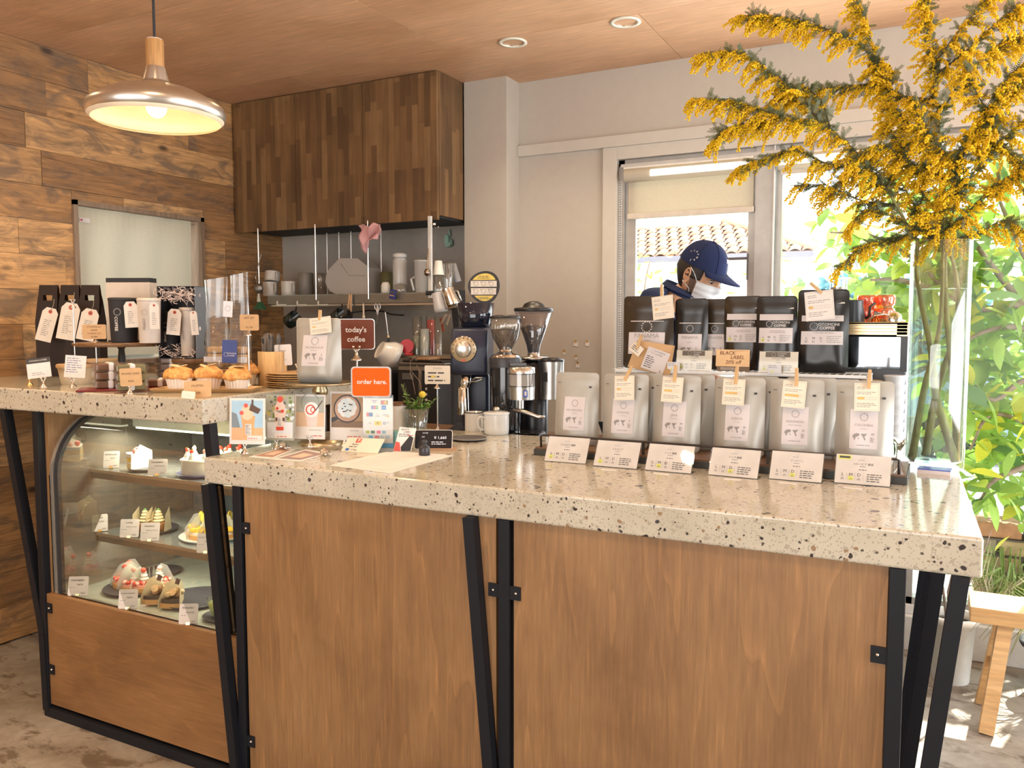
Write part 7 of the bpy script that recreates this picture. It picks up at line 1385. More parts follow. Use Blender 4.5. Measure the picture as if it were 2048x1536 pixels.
for i, (px, py, rt, m, lb) in enumerate(((880, 606, -14, P((.66, .64, .62), .35), 'white milk jug hanging on a hook beside the navy grinder'), (902, 598, -24, CHROME, 'steel milk jug hanging on a hook above the navy grinder'))):
    t = thing('milk_jug', lb, 'jug', ony(px, py, 3.40), (0, rad(rt), 0), 'hanging milk jugs'); obj('jug', B(m).lathe([(.032, .05), (.030, .03), (.036, -.03), (.030, -.045), (.001, -.046)], n=28), t); obj('handle', B(STEEL).tube([(.03, 0, .03), (.05, 0, .02), (.05, 0, -.03), (.033, 0, -.03)], .004, 6), t)
t = hang('black_bin', 'tall matt black bag hanging in the corner by the pilaster', 'bag', 915, 620, 3.60); obj('bag', B(MATTE_BLACK).prism([(-.02, .09), (.028, .10), (.03, -.12), (.005, -.15)], -.04, .03), t)
t = hang('cup_sleeve', 'bluish clear sleeve of lids leaning over the black bag', 'sleeve', 912, 545, 3.60); b = B(glassy('blue_film', (.55, .62, .75), .7, .1, .6)); b.cyl((-.018, 0, .04), (.014, 0, -.05), .018, n=14); obj('sleeve', b, t)
t = hang('rubber_grip', 'black rubber grip poking from the shelf rail', 'utensil', 860, 586, 3.42); obj('grip', B(MATTE_BLACK).cyl((-.02, 0, 0), (.02, 0, 0), .011, n=14), t)
t = hang('steel_hook', 'chrome hook fixed below the cabinet corner', 'hook', 868, 450, 3.44); obj('hook', B(CHROME).lathe([(.010, 0), (.010, .008)], n=14).tube([(0, 0, 0), (.014, 0, -.016), (.022, 0, -.016), (.026, 0, -.006)], .002, 6), t)
t = hang('knife_block', 'row of steel spatulas and a brown brush hanging by the jug', 'utensil', 880, 650, 3.40); obj('blade', B(STEEL).prism([(0, 0), (.012, .01), (.045, .05), (.03, .055)], -.001, .001).prism([(.03, 0), (.04, .0), (.06, .05), (.05, .055)], .004, .006), t); obj('brush', B(P((.20, .05, .02), .8)).prism([(-.01, .03), (0, .035), (.016, -.03), (.006, -.034)], .01, .02), t)
# steel shelf with jars, red lid, bowl
z2 = ony(850, 711, 3.40).z
t = thing('steel_shelf', 'steel shelf of jars left of the navy grinder', 'shelf'); xa, xb = ony(800, 711, 3.36).x, ony(918, 711, 3.36).x; obj('board', B(P((.40, .33, .24), .3, .7)).box(xa, xb, 3.36, 3.62, z2 - .012, z2), t)
for x in (xa + .02, xb - .02): obj('leg', B(STEEL).box(x, x + .014, 3.40, 3.414, .90, z2 - .012), t)
for i, (px, Y, r, h, m, lb) in enumerate(((835, 3.44, .024, .19, SMOKE, 'tall clear glass jar, left on the steel shelf'), (850, 3.42, .022, .13, glassy('foil_tube', (.5, .62, .58), .5, .2, .5), 'shorter greenish jar on the steel shelf'), (862, 3.47, .024, .195, SMOKE, 'tall clear jar with a red scoop on the steel shelf'), (877, 3.44, .020, .19, SMOKE, 'rightmost clear jar on the steel shelf'))):
    t = thing('storage_jar', lb, 'jar', V((ony(px, 690, Y).x, Y, z2 + .0005)), 0, 'clear jars on the steel shelf'); obj('jar', B(m).lathe([(r, 0), (r, h), (r - .002, h)], n=24, cap=False), t); obj('contents', B((P((.30, .38, .34), .4), P((.25, .32, .28), .4), P((.45, .02, .03), .4), P((.35, .30, .25), .4))[i]).lathe([(r * .85, .002), (r * .85, h * (.5, .85, .9, .3)[i]), (.001, h * (.5, .85, .9, .3)[i])], n=20), t)
t = thing('red_disc', 'round red silicone disc standing on the steel shelf', 'kitchenware', V((ony(813, 680, 3.38).x, 3.385, z2)), rad(20)); obj('disc', B(P((.50, .015, .03), .35, name='red_silicone')).lathe([(.034, -.004), (.036, 0), (.034, .006)], n=36, M=MX.Translation((0, 0, .045)) @ MX.Rotation(rad(84), 4, 'X')).box(-.006, .03, -.03, .02, 0, .012, .003), t)
t = thing('white_bowl', 'large white bowl propped on its side behind the order sign', 'bowl', V((ony(772, 725, 3.32).x, 3.34, .90 + .28 + .066)), rad(-10)); k = mpp(V((-2.2, 3.32, 1.2))); obj('bowl', B(PORC).lathe([(18 * k, 20 * k), (19 * k, 22 * k), (19 * k, 18 * k), (30 * k, 0), (34 * k, -14 * k), (33 * k, -14 * k), (28 * k, 0), (.001, 12 * k)], n=44, M=MX.Rotation(rad(58), 4, 'X') @ MX.Rotation(rad(-22), 4, 'Y')), t)
# kitchen back run
solo('kitchen_worktop', B(P((.30, .29, .27), .3, .6)).box(-3.52, -2.0, 3.22, 3.84, .86, .90).mat(P((.10, .09, .085), .5)).box(-3.50, -2.02, 3.25, 3.84, 0, .86), 'steel kitchen worktop along the back wall', 'worktop')
t = thing('toaster_oven', 'dark oven box under the steel shelf left of the grinders', 'oven', V((ony(835, 770, 3.26).x, 3.26, .9))); zo = ony(835, 728, 3.26).z - .9; wv = .115
obj('body', B(P((.035, .035, .04), .35)).box(-wv, wv, 0, .25, 0, zo, .006), t); obj('door_trim', B(STEEL).box(-wv + .01, wv - .01, -.006, 0, zo - .03, zo - .012).box(.01, .028, -.007, 0, .02, zo - .03), t)
b = B(PAPER)
for q in range(9): b.rect(.045, .056, .03 + q * .026, .042 + q * .026, -.002)
obj('buttons', b, t, kind='stuff'); obj('side_trim', B(P((.25, .26, .28), .3, .6)).box(-.085, -.02, -.004, 0, zo - .075, zo - .045), t)
t = thing('tray_stack', 'stack of baking trays on top of the dark oven', 'trays', V((ony(840, 720, 3.26).x, 3.27, .9 + zo))); b = B(STEEL); b.box(-.12, .13, 0, .22, .0, .006).mat(BLACK).box(-.11, .12, .0, .2, .006, .018, .004).mat(P((.35, .2, .1), .6)).box(-.02, .05, -.01, .1, .018, .030, .004); obj('trays', b, t)
t = thing('white_hand_mixer', 'black appliance beneath the white bowl behind the order sign', 'appliance', V((ony(772, 725, 3.32).x, 3.25, .90))); obj('body', B(P((.03, .03, .035), .3)).box(-.09, .075, 0, .22, 0, .28, .02), t); obj('panel', B(P((.15, .15, .17), .3)).box(-.07, .02, -.003, 0, .18, .24), t)
# pinned notes on the wall
for i, (px, py, s_) in enumerate(((1151, 687, 10), (1174, 687, 9), (1128, 706, 5), (1152, 716, 6), (1155, 730, 9))):
    c = ony(px, py, YB - .002); k = mpp(c); b = B(PAPER).prism([(-s_ * k * .5, -s_ * k * .5), (s_ * k * .5, -s_ * k * .6), (s_ * k * .55, s_ * k * .3), (-s_ * k * .3, s_ * k * .4)], -.0006, 0).mat(GOLD).prism([(-.005, .006), (.006, .004), (.004, .018), (-.006, .016)], -.0012, -.0006)
    solo('wall_note', b, ('pinned scrap note highest left on the white wall', 'pinned scrap note highest right on the white wall', 'yellow tape scrap lowest left of the wall notes', 'small pinned scrap in the middle of the wall notes', 'lowest pinned scrap on the white wall above the pouches')[i], 'note', c)
# ================================================================ the barista
def skin_obj(name, joints, bones, m, parent=None, sub=2, root=0):
    me = bpy.data.meshes.new(name); me.from_pydata([V(j[0]) for j in joints], bones, []); o = bpy.data.objects.new(name, me); COL.objects.link(o)
    sk = o.modifiers.new('skin', 'SKIN'); sk.use_smooth_shade = True
    for i, v_ in enumerate(me.skin_vertices[0].data): r = joints[i][1]; v_.radius = r if isinstance(r, tuple) else (r, r); v_.use_root = (i == root)
    o.modifiers.new('sub', 'SUBSURF').levels = sub; o.modifiers['sub'].render_levels = sub
    me.materials.append(m); o.parent = parent; return o
SKIN = P((.60, .34, .20), .5, var=.03, name='skin'); SHIRT = fabric((.025, .035, .085), 'navy_shirt'); CAPM = fabric((.020, .030, .085), 'navy_cap'); HAIRM = P((.018, .012, .010), .55, bmp=.6, name='hair')
PB = V((-1.06, 3.36, 0)); per = thing('person', 'person in navy shirt, navy cap and white face mask looking down at work', 'person', PB)
def L(x, y, z): return V((x, y, z)) - PB
neck = L(-.955, 3.36, 1.51); chest = L(-1.03, 3.37, 1.34)
J = [(L(-1.08, 3.36, .98), (.13, .15)), (L(-1.08, 3.36, 1.15), (.115, .14)), (chest, (.115, .15)), (L(-1.02, 3.365, 1.45), (.07, .10)), (neck, .056), (L(-.925, 3.355, 1.555), .053),
     (L(-1.04, 3.20, 1.470), .058), (L(-1.01, 3.13, 1.30), .047), (L(-.98, 3.11, 1.17), .040), (L(-.86, 3.10, 1.165), .036), (L(-.74, 3.12, 1.135), .026), (L(-.70, 3.125, 1.125), (.020, .034)), (L(-.66, 3.13, 1.115), (.016, .034)),
     (L(-1.04, 3.53, 1.470), .058), (L(-1.0, 3.60, 1.30), .047), (L(-.97, 3.60, 1.17), .040), (L(-.86, 3.52, 1.165), .036), (L(-.75, 3.44, 1.135), .026), (L(-.71, 3.42, 1.125), (.020, .034)), (L(-.67, 3.41, 1.115), (.016, .034)),
     (L(-1.08, 3.27, .90), .085), (L(-1.07, 3.26, .50), .058), (L(-1.09, 3.26, .09), .042), (L(-.98, 3.26, .04), .032), (L(-1.08, 3.45, .90), .085), (L(-1.07, 3.46, .50), .058), (L(-1.09, 3.46, .09), .042), (L(-.98, 3.46, .04), .032)]
E_ = [(0, 1), (1, 2), (2, 3), (3, 4), (4, 5), (3, 6), (6, 7), (7, 8), (8, 9), (9, 10), (10, 11), (11, 12), (3, 13), (13, 14), (14, 15), (15, 16), (16, 17), (17, 18), (18, 19), (0, 20), (20, 21), (21, 22), (22, 23), (0, 24), (24, 25), (25, 26), (26, 27)]
for s_, (b0, b1) in enumerate(((11, 12), (18, 19))):
    p0, p1 = V(J[b1][0]), V(J[b0][0]); d = (p0 - p1).normalized(); side = V((d.y, -d.x, 0)).normalized() * (1 if s_ == 0 else -1)
    for q, (off, ln) in enumerate(((-.024, .058), (-.008, .068), (.008, .064), (.024, .052))):
        i0 = len(J); a = p0 + side * off; J += [(a + d * .012, .0085), (a + d * (.012 + ln * .45) + V((0, 0, -.004)), .0085), (a + d * (.012 + ln * .75) + V((0, 0, -.016)), .0078), (a + d * (.012 + ln * .9) + V((0, 0, -.03)), .007)]; E_ += [(b1, i0), (i0, i0 + 1), (i0 + 1, i0 + 2), (i0 + 2, i0 + 3)]
    i0 = len(J); a = p1 + side * -.03; J += [(a + d * .008, .010), (a + d * .035 + side * -.016 + V((0, 0, -.012)), .009), (a + d * .055 + side * -.014 + V((0, 0, -.02)), .008)]; E_ += [(b0, i0), (i0, i0 + 1), (i0 + 1, i0 + 2)]
skin_obj('body', J, E_, SKIN, per)
def grow(idx, g): return [(J[i][0], tuple(r + g for r in (J[i][1] if isinstance(J[i][1], tuple) else (J[i][1],) * 2))) for i in idx]
sj = grow([0, 1, 2], .014) + grow([3], .040) + [(L(-.972, 3.36, 1.50), (.086, .086))] + grow([6, 7, 8], .017) + [(L(-.90, 3.10, 1.168), .058)] + grow([13, 14, 15], .017) + [(L(-.90, 3.545, 1.168), .058)]
skin_obj('shirt', sj, [(0, 1), (1, 2), (2, 3), (3, 4), (3, 5), (5, 6), (6, 7), (7, 8), (3, 9), (9, 10), (10, 11), (11, 12)], SHIRT, per)
skin_obj('trousers', grow([0, 20, 21, 22, 24, 25, 26], .018), [(0, 1), (1, 2), (2, 3), (0, 4), (4, 5), (5, 6)], P((.03, .03, .035), .8), per)
for i in (23, 27): c = J[i][0]; obj('shoe', B(MATTE_BLACK).sph((c.x - .03, c.y, .042), (.13, .045, .042), 16, 10), per)
# collar
cb = B(SHIRT); vs = []; n = 28
for j, (rr, zz) in enumerate(((.066, -.004), (.068, .026), (.080, .008))):
    for q in range(n): a = 2 * pi * q / n; vs.append((neck.x - .004 + rr * cos(a) + zz * .5, neck.y + rr * sin(a) * 1.05, neck.z + .012 + zz - .035 * cos(a)))
cb.add(vs, [(j * n + q, j * n + (q + 1) % n, (j + 1) * n + (q + 1) % n, (j + 1) * n + q) for j in range(2) for q in range(n)], None, True); obj('collar', cb, per)
HC = ony(1399, 549, 3.36) - PB; HR = MX.Translation(HC) @ MX.Rotation(rad(74), 4, 'Z') @ MX.Rotation(rad(27), 4, 'X') @ MX.Scale(1.0, 4)
def headpt(u, t_, g=0):
    """u around (0 = face, -Y), t_ from chin (0) to crown (1)"""
    ph = t_ * pi; z = -.118 * cos(ph); r = sin(ph) ** .82; x = .074 * r * sin(u); y = -.094 * r * cos(u)
    f = max(0, cos(u))
    if z < 0: k = 1 + z * 1.9; x *= max(.42, k + .05); y *= (1 + z * .9) if f > 0 else (1 + z * 3.0)
    if z > 0: y *= 1 + .06 * (1 if f == 0 else 0)
    if f > .3:
        cx = x / .03
        y -= .020 * math.exp(-(x / .011) ** 2) * max(0, 1 - abs((z + .022) / .026)) * 1.0          # nose
        y -= .006 * math.exp(-(x / .012) ** 2) * math.exp(-((z - .004) / .02) ** 2)
        y += .010 * (math.exp(-((abs(x) - .031) / .015) ** 2)) * math.exp(-((z - .006) / .013) ** 2)   # eye sockets
        y -= .005 * math.exp(-((z - .030) / .012) ** 2) * (abs(x) < .055)                               # brow
        y -= .006 * math.exp(-(x / .02) ** 2) * math.exp(-((z + .062) / .014) ** 2)                     # lips
        y -= .008 * math.exp(-(x / .02) ** 2) * math.exp(-((z + .100) / .02) ** 2)                      # chin
    v_ = V((x, y, z)); return v_ + v_.normalized() * g
def hshell(b, u0, u1, t0, t1, g, nu=32, nv=18, gf=None):
    vs = [tuple(headpt(u0 + (u1 - u0) * i / nu, t0 + (t1 - t0) * j / nv, gf(i / nu, j / nv) if gf else g)) for j in range(nv + 1) for i in range(nu + 1)]
    return b.add(vs, [(j * (nu + 1) + i, j * (nu + 1) + i + 1, (j + 1) * (nu + 1) + i + 1, (j + 1) * (nu + 1) + i) for j in range(nv) for i in range(nu)], None, True)
hb = B(SKIN); hb.M = HR; hshell(hb, -pi, pi, .02, .995, 0, 72, 44)
for s_ in (-1, 1):
    hb.sph((s_ * .074, .008, -.006), (.0095, .017, .029), 14, 10, M=MX.Rotation(rad(-8), 4, 'X')); hb.tube([(s_ * .083, .018 + .012 * cos(rad(a)) - .012, -.004 + .024 * sin(rad(a))) for a in range(-70, 200, 22)], .0034, 7); hb.sph((s_ * .078, .004, -.034), (.005, .007, .008), 8, 6)
obj('head', hb, per)
eb = B(P((.75, .70, .66), .3)); eb.M = HR
for s_ in (-1, 1): eb.sph((s_ * .031, -.0775, .004), (.011, .009, .0058), 14, 8)
eb.mat(P((.02, .012, .01), .2))
for s_ in (-1, 1): eb.sph((s_ * .031, -.083, .001), (.006, .006, .006), 10, 8); eb.tube([(s_ * .016, -.086, .008), (s_ * .031, -.0905, .0115), (s_ * .046, -.083, .008)], .0016, 5)
obj('eyes', eb, per, kind='stuff')
bb = B(HAIRM); bb.M = HR
for s_ in (-1, 1): bb.tube([(s_ * .016, -.096, .024), (s_ * .032, -.096, .030), (s_ * .050, -.083, .025)], [.002, .0035, .002], 6)
obj('eyebrows', bb, per)
hh = B(HAIRM); hh.M = HR
hshell(hh, rad(58), rad(302), .30, .66, 0, 48, 14, gf=lambda i, j: .001 + .007 * min(1, j * 2) * min(1, (1 - abs(2 * i - 1)) * 6) - (.012 if (abs(2 * i - 1) > .62 and j < .45) else 0)); obj('hair', hh, per)
sb = B(P((.16, .10, .075), .8, name='stubble')); sb.M = HR
for s_ in (-1, 1): hshell(sb, s_ * rad(66), s_ * rad(84), .27, .52, .0012, 6, 6)
obj('sideburns', sb, per, kind='stuff')
# cap
cp = B(CAPM); cp.M = HR; hshell(cp, -pi, pi, .585, .998, 0, 48, 14, gf=lambda i, j: .011 + .010 * sin(j * pi * .5)); 
for q in range(6): a = q * pi / 3 + .5; cp.tube([tuple(headpt(a, t_, .0125 + .010 * sin(((t_ - .585) / .41) * pi / 2))) for t_ in np.linspace(.59, .99, 10)], .0011, 5)
cp.sph((0, 0, .141), (.008, .008, .004), 10, 6); obj('cap_crown', cp, per)
br = B(CAPM); br.M = HR; vs = []; fs = []; n = 18
for j in range(7):
    for i in range(n + 1):
        u = rad(-62 + 124 * i / n); p = headpt(u, .60, .012); f = j / 6; w__ = cos(u * 1.35) ** .6 if cos(u * 1.35) > 0 else 0; vs.append((p.x * (1 + .02 * f), p.y - .078 * f * w__, p.z - .002 - .010 * f * w__ - .26 * (p.x ** 2) / .074 * f - (.0)))
for j in range(6):
    for i in range(n): a = j * (n + 1) + i; fs.append((a, a + 1, a + n + 2, a + n + 1))
br.add(vs, fs, None, True); o = obj('cap_brim', br, per); md = o.modifiers.new('thickness', 'SOLIDIFY'); md.thickness = .004
tx = B(P((.75, .72, .68), .8)); 
for q, ch in enumerate('FLAVORS'):
    ang = rad(150 - q * 38); cx, cz = -.004 + .0175 * cos(ang), .062 + .0175 * sin(ang); u = rad(-88) + cx / .088 * -1
    u = -rad(96) + cx * 11.5; tt = .5 + math.asin(max(-1, min(1, cz / .128))) / pi; p = headpt(u, tt, .024); nrm = V((p.x, p.y, p.z * .6)).normalized(); up = V((0, 0, 1)); rt_ = up.cross(nrm).normalized(); up2 = nrm.cross(rt_)
    Mq = MX((( rt_.x, -nrm.x, up2.x, p.x), (rt_.y, -nrm.y, up2.y, p.y), (rt_.z, -nrm.z, up2.z, p.z), (0, 0, 0, 1))); tx.text(ch, 0, 0, .0105, y=-.0005, M=HR @ Mq, bold=.03, rot=ang - pi / 2 if False else (pi / 2 - ang))
obj('cap_lettering', tx, per, 'white arched cap lettering', kind='stuff')
p = headpt(rad(0), .74, .026); tw = B(PAPER); tw.text('r', 0, 0, .034, y=-.001, M=HR @ MX.Translation(p) @ MX.Rotation(rad(-28), 4, 'X'), bold=.04); obj('cap_badge', tw, per, 'white cap front mark')
# mask
MASK = P((.72, .76, .80), .7, var=.02, name='mask_cloth'); mk = B(MASK); mk.M = HR
hshell(mk, -rad(64), rad(64), .10, .475, 0, 28, 22, gf=lambda i, j: .009 + .009 * sin(j * pi) * sin(i * pi) + .0018 * sin(j * 38)); obj('face_mask', mk, per)
lp = B(MASK); lp.M = HR
for s_ in (-1, 1): lp.tube([tuple(headpt(s_ * rad(63), .46, .008)), (s_ * .079, -.020, .012), (s_ * .084, .004, .028)], .0016, 5).tube([tuple(headpt(s_ * rad(63), .13, .008)), (s_ * .068, -.02, -.055), (s_ * .084, .014, -.035)], .0016, 5)
obj('ear_loops', lp, per)
# ================================================================ glass vase with mimosa
VC = V((on(1864, 940, MZ).x, on(1864, 940, MZ).y + .045, MZ + .0003)); VC.x = ony(1868, 900, VC.y).x; VR = .0765; VH = ony(1876, 484, VC.y).z - MZ
t = thing('glass_vase', 'tall clear cylinder glass vase of water holding mimosa branches', 'vase', VC)
VG = glassy('vase_glass', (.96, .985, .975), 1, .0, .35)
ve = B(VG).lathe([(VR * .94, 0), (VR, .006), (VR, VH), (VR - .0015, VH + .001), (VR - .004, VH), (VR - .004, .024), (VR - .012, .018), (.0005, .017)], n=72)
obj('cylinder', ve, t)
WH = ony(1870, 578, VC.y).z - MZ
obj('water', B(glassy('vase_water', (.88, .95, .89), .97, .0, .1)).lathe([(.0005, .0185), (VR - .0125, .0195), (VR - .0045, .0255), (VR - .0045, WH), (.0005, WH)], n=64), t)
R = random.Random(21); NPR = np.random.RandomState(4)
BARK = P((.26, .25, .09), .7, var=.35, bmp=.5, name='mimosa_bark'); BARKD = P((.10, .085, .05), .7, var=.3, bmp=.4, name='mimosa_twig')
def fol(name, c, tr):
    m, n, p = nodes(name); v = coords(n); q = noise(n, v, 30, 2); n.links.new(ramp(n, q, [(.3, [x * .75 for x in c]), (.7, [min(1, x * 1.25) for x in c])]), p.inputs[0]); p.inputs['Roughness'].default_value = .5
    o = n.nodes['Material Output']; tt = N(n, 'BsdfTranslucent'); tt.inputs[0].default_value = rgb([min(1, x * 1.5) for x in c]); x = N(n, 'MixShader'); x.inputs[0].default_value = tr; n.links.new(p.outputs[0], x.inputs[1]); n.links.new(tt.outputs[0], x.inputs[2]); n.links.new(x.outputs[0], o.inputs[0]); return m
YEL = fol('mimosa_blossom', (1.0, .58, .015), .38); MLEAF = fol('mimosa_leaf', (.10, .12, .05), .22)
bmq = bmesh.new(); bmesh.ops.create_icosphere(bmq, subdivisions=1, radius=1.0); ICO = np.array([v.co[:] for v in bmq.verts]); ICF = np.array([[v.index for v in f.verts] for f in bmq.faces]); bmq.free()
def fastmesh(name, vs, fs, m):
    me = bpy.data.meshes.new(name); nf, k = fs.shape; me.vertices.add(len(vs)); me.vertices.foreach_set('co', vs.astype(np.float32).ravel()); me.loops.add(nf * k); me.loops.foreach_set('vertex_index', fs.astype(np.int32).ravel())
    me.polygons.add(nf); me.polygons.foreach_set('loop_start', np.arange(0, nf * k, k, dtype=np.int32)); me.polygons.foreach_set('loop_total', np.full(nf, k, dtype=np.int32)); me.polygons.foreach_set('use_smooth', np.ones(nf, dtype=bool)); me.update(calc_edges=True); me.materials.append(m); return me
def balls(cs, rs, m): c = np.array(cs); r = np.array(rs)[:, None, None]; vs = (ICO[None] * r + c[:, None, :]).reshape(-1, 3); fs = (ICF[None] + (np.arange(len(c)) * len(ICO))[:, None, None]).reshape(-1, 3); return fastmesh('blossom', vs, fs, m)
def pline(pxs, n_):
    pts = [ony(x, y, Y) for x, y, Y in pxs]; out = []
    for i in range(len(pts) - 1):
        a, b = pts[i], pts[i + 1]; p0 = pts[i - 1] if i else a * 2 - b; p3 = pts[i + 2] if i + 2 < len(pts) else b * 2 - a
        for q in range(n_): u = q / n_; out.append(.5 * ((2 * a) + (b - p0) * u + (2 * p0 - 5 * a + 4 * b - p3) * u * u + (3 * a - p0 - 3 * b + p3) * u ** 3))
    return out + [pts[-1]]
YV = VC.y
BR = [ # label, main stem, side branches (points in the picture and their distance), bloom
 ('mimosa branch arching left over the window, lit yellow plumes at its tip',
  [(1912, 925, YV - .03), (1874, 800, YV - .03), (1862, 700, YV - .01), (1842, 600, YV - .01), (1822, 480, YV - .01), (1790, 405, YV - .05), (1730, 325, YV - .10), (1650, 250, YV - .15), (1575, 235, YV - .2), (1480, 205, YV - .22), (1385, 196, YV - .24)],
  [([(1640, 245, YV - .15), (1600, 190, YV - .15), (1548, 150, YV - .18), (1480, 105, YV - .2), (1398, 108, YV - .22)], 1), ([(1735, 335, YV - .08), (1660, 330, YV - .1), (1590, 300, YV - .12), (1520, 320, YV - .12), (1478, 335, YV - .13)], .75), ([(1790, 410, YV - .04), (1720, 400, YV - .04), (1650, 370, YV - .06), (1590, 375, YV - .08)], .35), ([(1660, 255, YV - .14), (1640, 200, YV - .12), (1590, 170, YV - .12), (1530, 215, YV - .14)], .9), ([(1580, 235, YV - .18), (1520, 245, YV - .18), (1460, 255, YV - .2), (1425, 285, YV - .2)], 1)]),
 ('mimosa branch rising up the middle to the ceiling',
  [(1822, 930, YV + .0), (1848, 780, YV - .04), (1880, 650, YV - .02), (1886, 480, YV + .0), (1882, 300, YV), (1868, 130, YV - .02), (1850, -40, YV - .04)],
  [([(1775, 165, YV - .02), (1700, 172, YV - .04), (1640, 178, YV - .06), (1575, 195, YV - .08)], .9), ([(1870, 200, YV - .02), (1800, 190, YV), (1772, 160, YV), (1735, 60, YV - .03), (1712, -20, YV - .05)], .9), ([(1775, 160, YV), (1720, 90, YV - .05), (1630, 50, YV - .08), (1560, 35, YV - .1), (1478, 30, YV - .12)], .9), ([(1880, 300, YV), (1820, 250, YV - .04), (1790, 210, YV - .05), (1780, 130, YV - .05)], 1), ([(1868, 130, YV - .02), (1920, 60, YV), (1975, 0, YV + .02), (2010, -40, YV + .03)], .8), ([(1872, 150, YV - .02), (1935, 100, YV - .05), (2005, 35, YV - .07), (2060, 0, YV - .08)], .9), ([(1876, 240, YV), (1930, 150, YV + .03), (2000, 90, YV + .05), (2070, 60, YV + .06)], .9), ([(1884, 350, YV), (1830, 330, YV - .06), (1760, 290, YV - .1), (1700, 330, YV - .12)], .8)]),
 ('mimosa branch spreading right beyond the frame edge',
  [(1918, 915, YV + .03), (1908, 780, YV + .02), (1893, 620, YV + .02), (1892, 500, YV + .02), (1915, 400, YV - .04), (1975, 310, YV - .06), (2050, 240, YV - .08), (2120, 190, YV - .1)],
  [([(1890, 460, YV - .02), (1930, 430, YV - .04), (1990, 370, YV - .06), (2060, 330, YV - .08)], 1), ([(1915, 400, YV - .04), (1930, 300, YV - .06), (1990, 220, YV - .08), (2060, 150, YV - .1)], 1), ([(1975, 310, YV - .06), (1990, 250, YV - .1), (1950, 180, YV - .12), (1940, 110, YV - .12)], 1), ([(2000, 290, YV - .06), (2050, 330, YV - .08), (2070, 400, YV - .1)], 1), ([(1885, 480, YV), (1950, 470, YV + .02), (2010, 440, YV + .02), (2060, 470, YV + .02)], .5), ([(1900, 330, YV - .06), (1960, 250, YV - .1), (2005, 170, YV - .12), (2055, 120, YV - .13)], 1), ([(1925, 390, YV - .04), (1890, 310, YV - .08), (1850, 260, YV - .1), (1830, 190, YV - .1)], 1)]),
 ('low mimosa branch with orange plumes around the vase rim',
  [(1850, 920, YV + .04), (1872, 790, YV + .04), (1915, 640, YV + .04), (1905, 520, YV + .04), (1870, 470, YV + .04), (1840, 430, YV + .03), (1790, 350, YV + .02), (1720, 300, YV)],
  [([(1850, 450, YV + .02), (1790, 480, YV), (1730, 490, YV - .02), (1668, 545, YV - .04)], .6), ([(1875, 500, YV), (1880, 460, YV - .04), (1870, 430, YV - .05), (1880, 400, YV - .05)], 1), ([(1790, 350, YV + .02), (1760, 370, YV), (1700, 350, YV), (1640, 400, YV)], .5), ([(1835, 425, YV + .02), (1850, 360, YV - .02), (1810, 310, YV - .04), (1770, 240, YV - .04)], 1), ([(1870, 480, YV - .02), (1800, 440, YV - .06), (1740, 420, YV - .07), (1700, 450, YV - .08)], .7)])]
IMG_DROP = V((-.35, -.05, -1)).normalized()
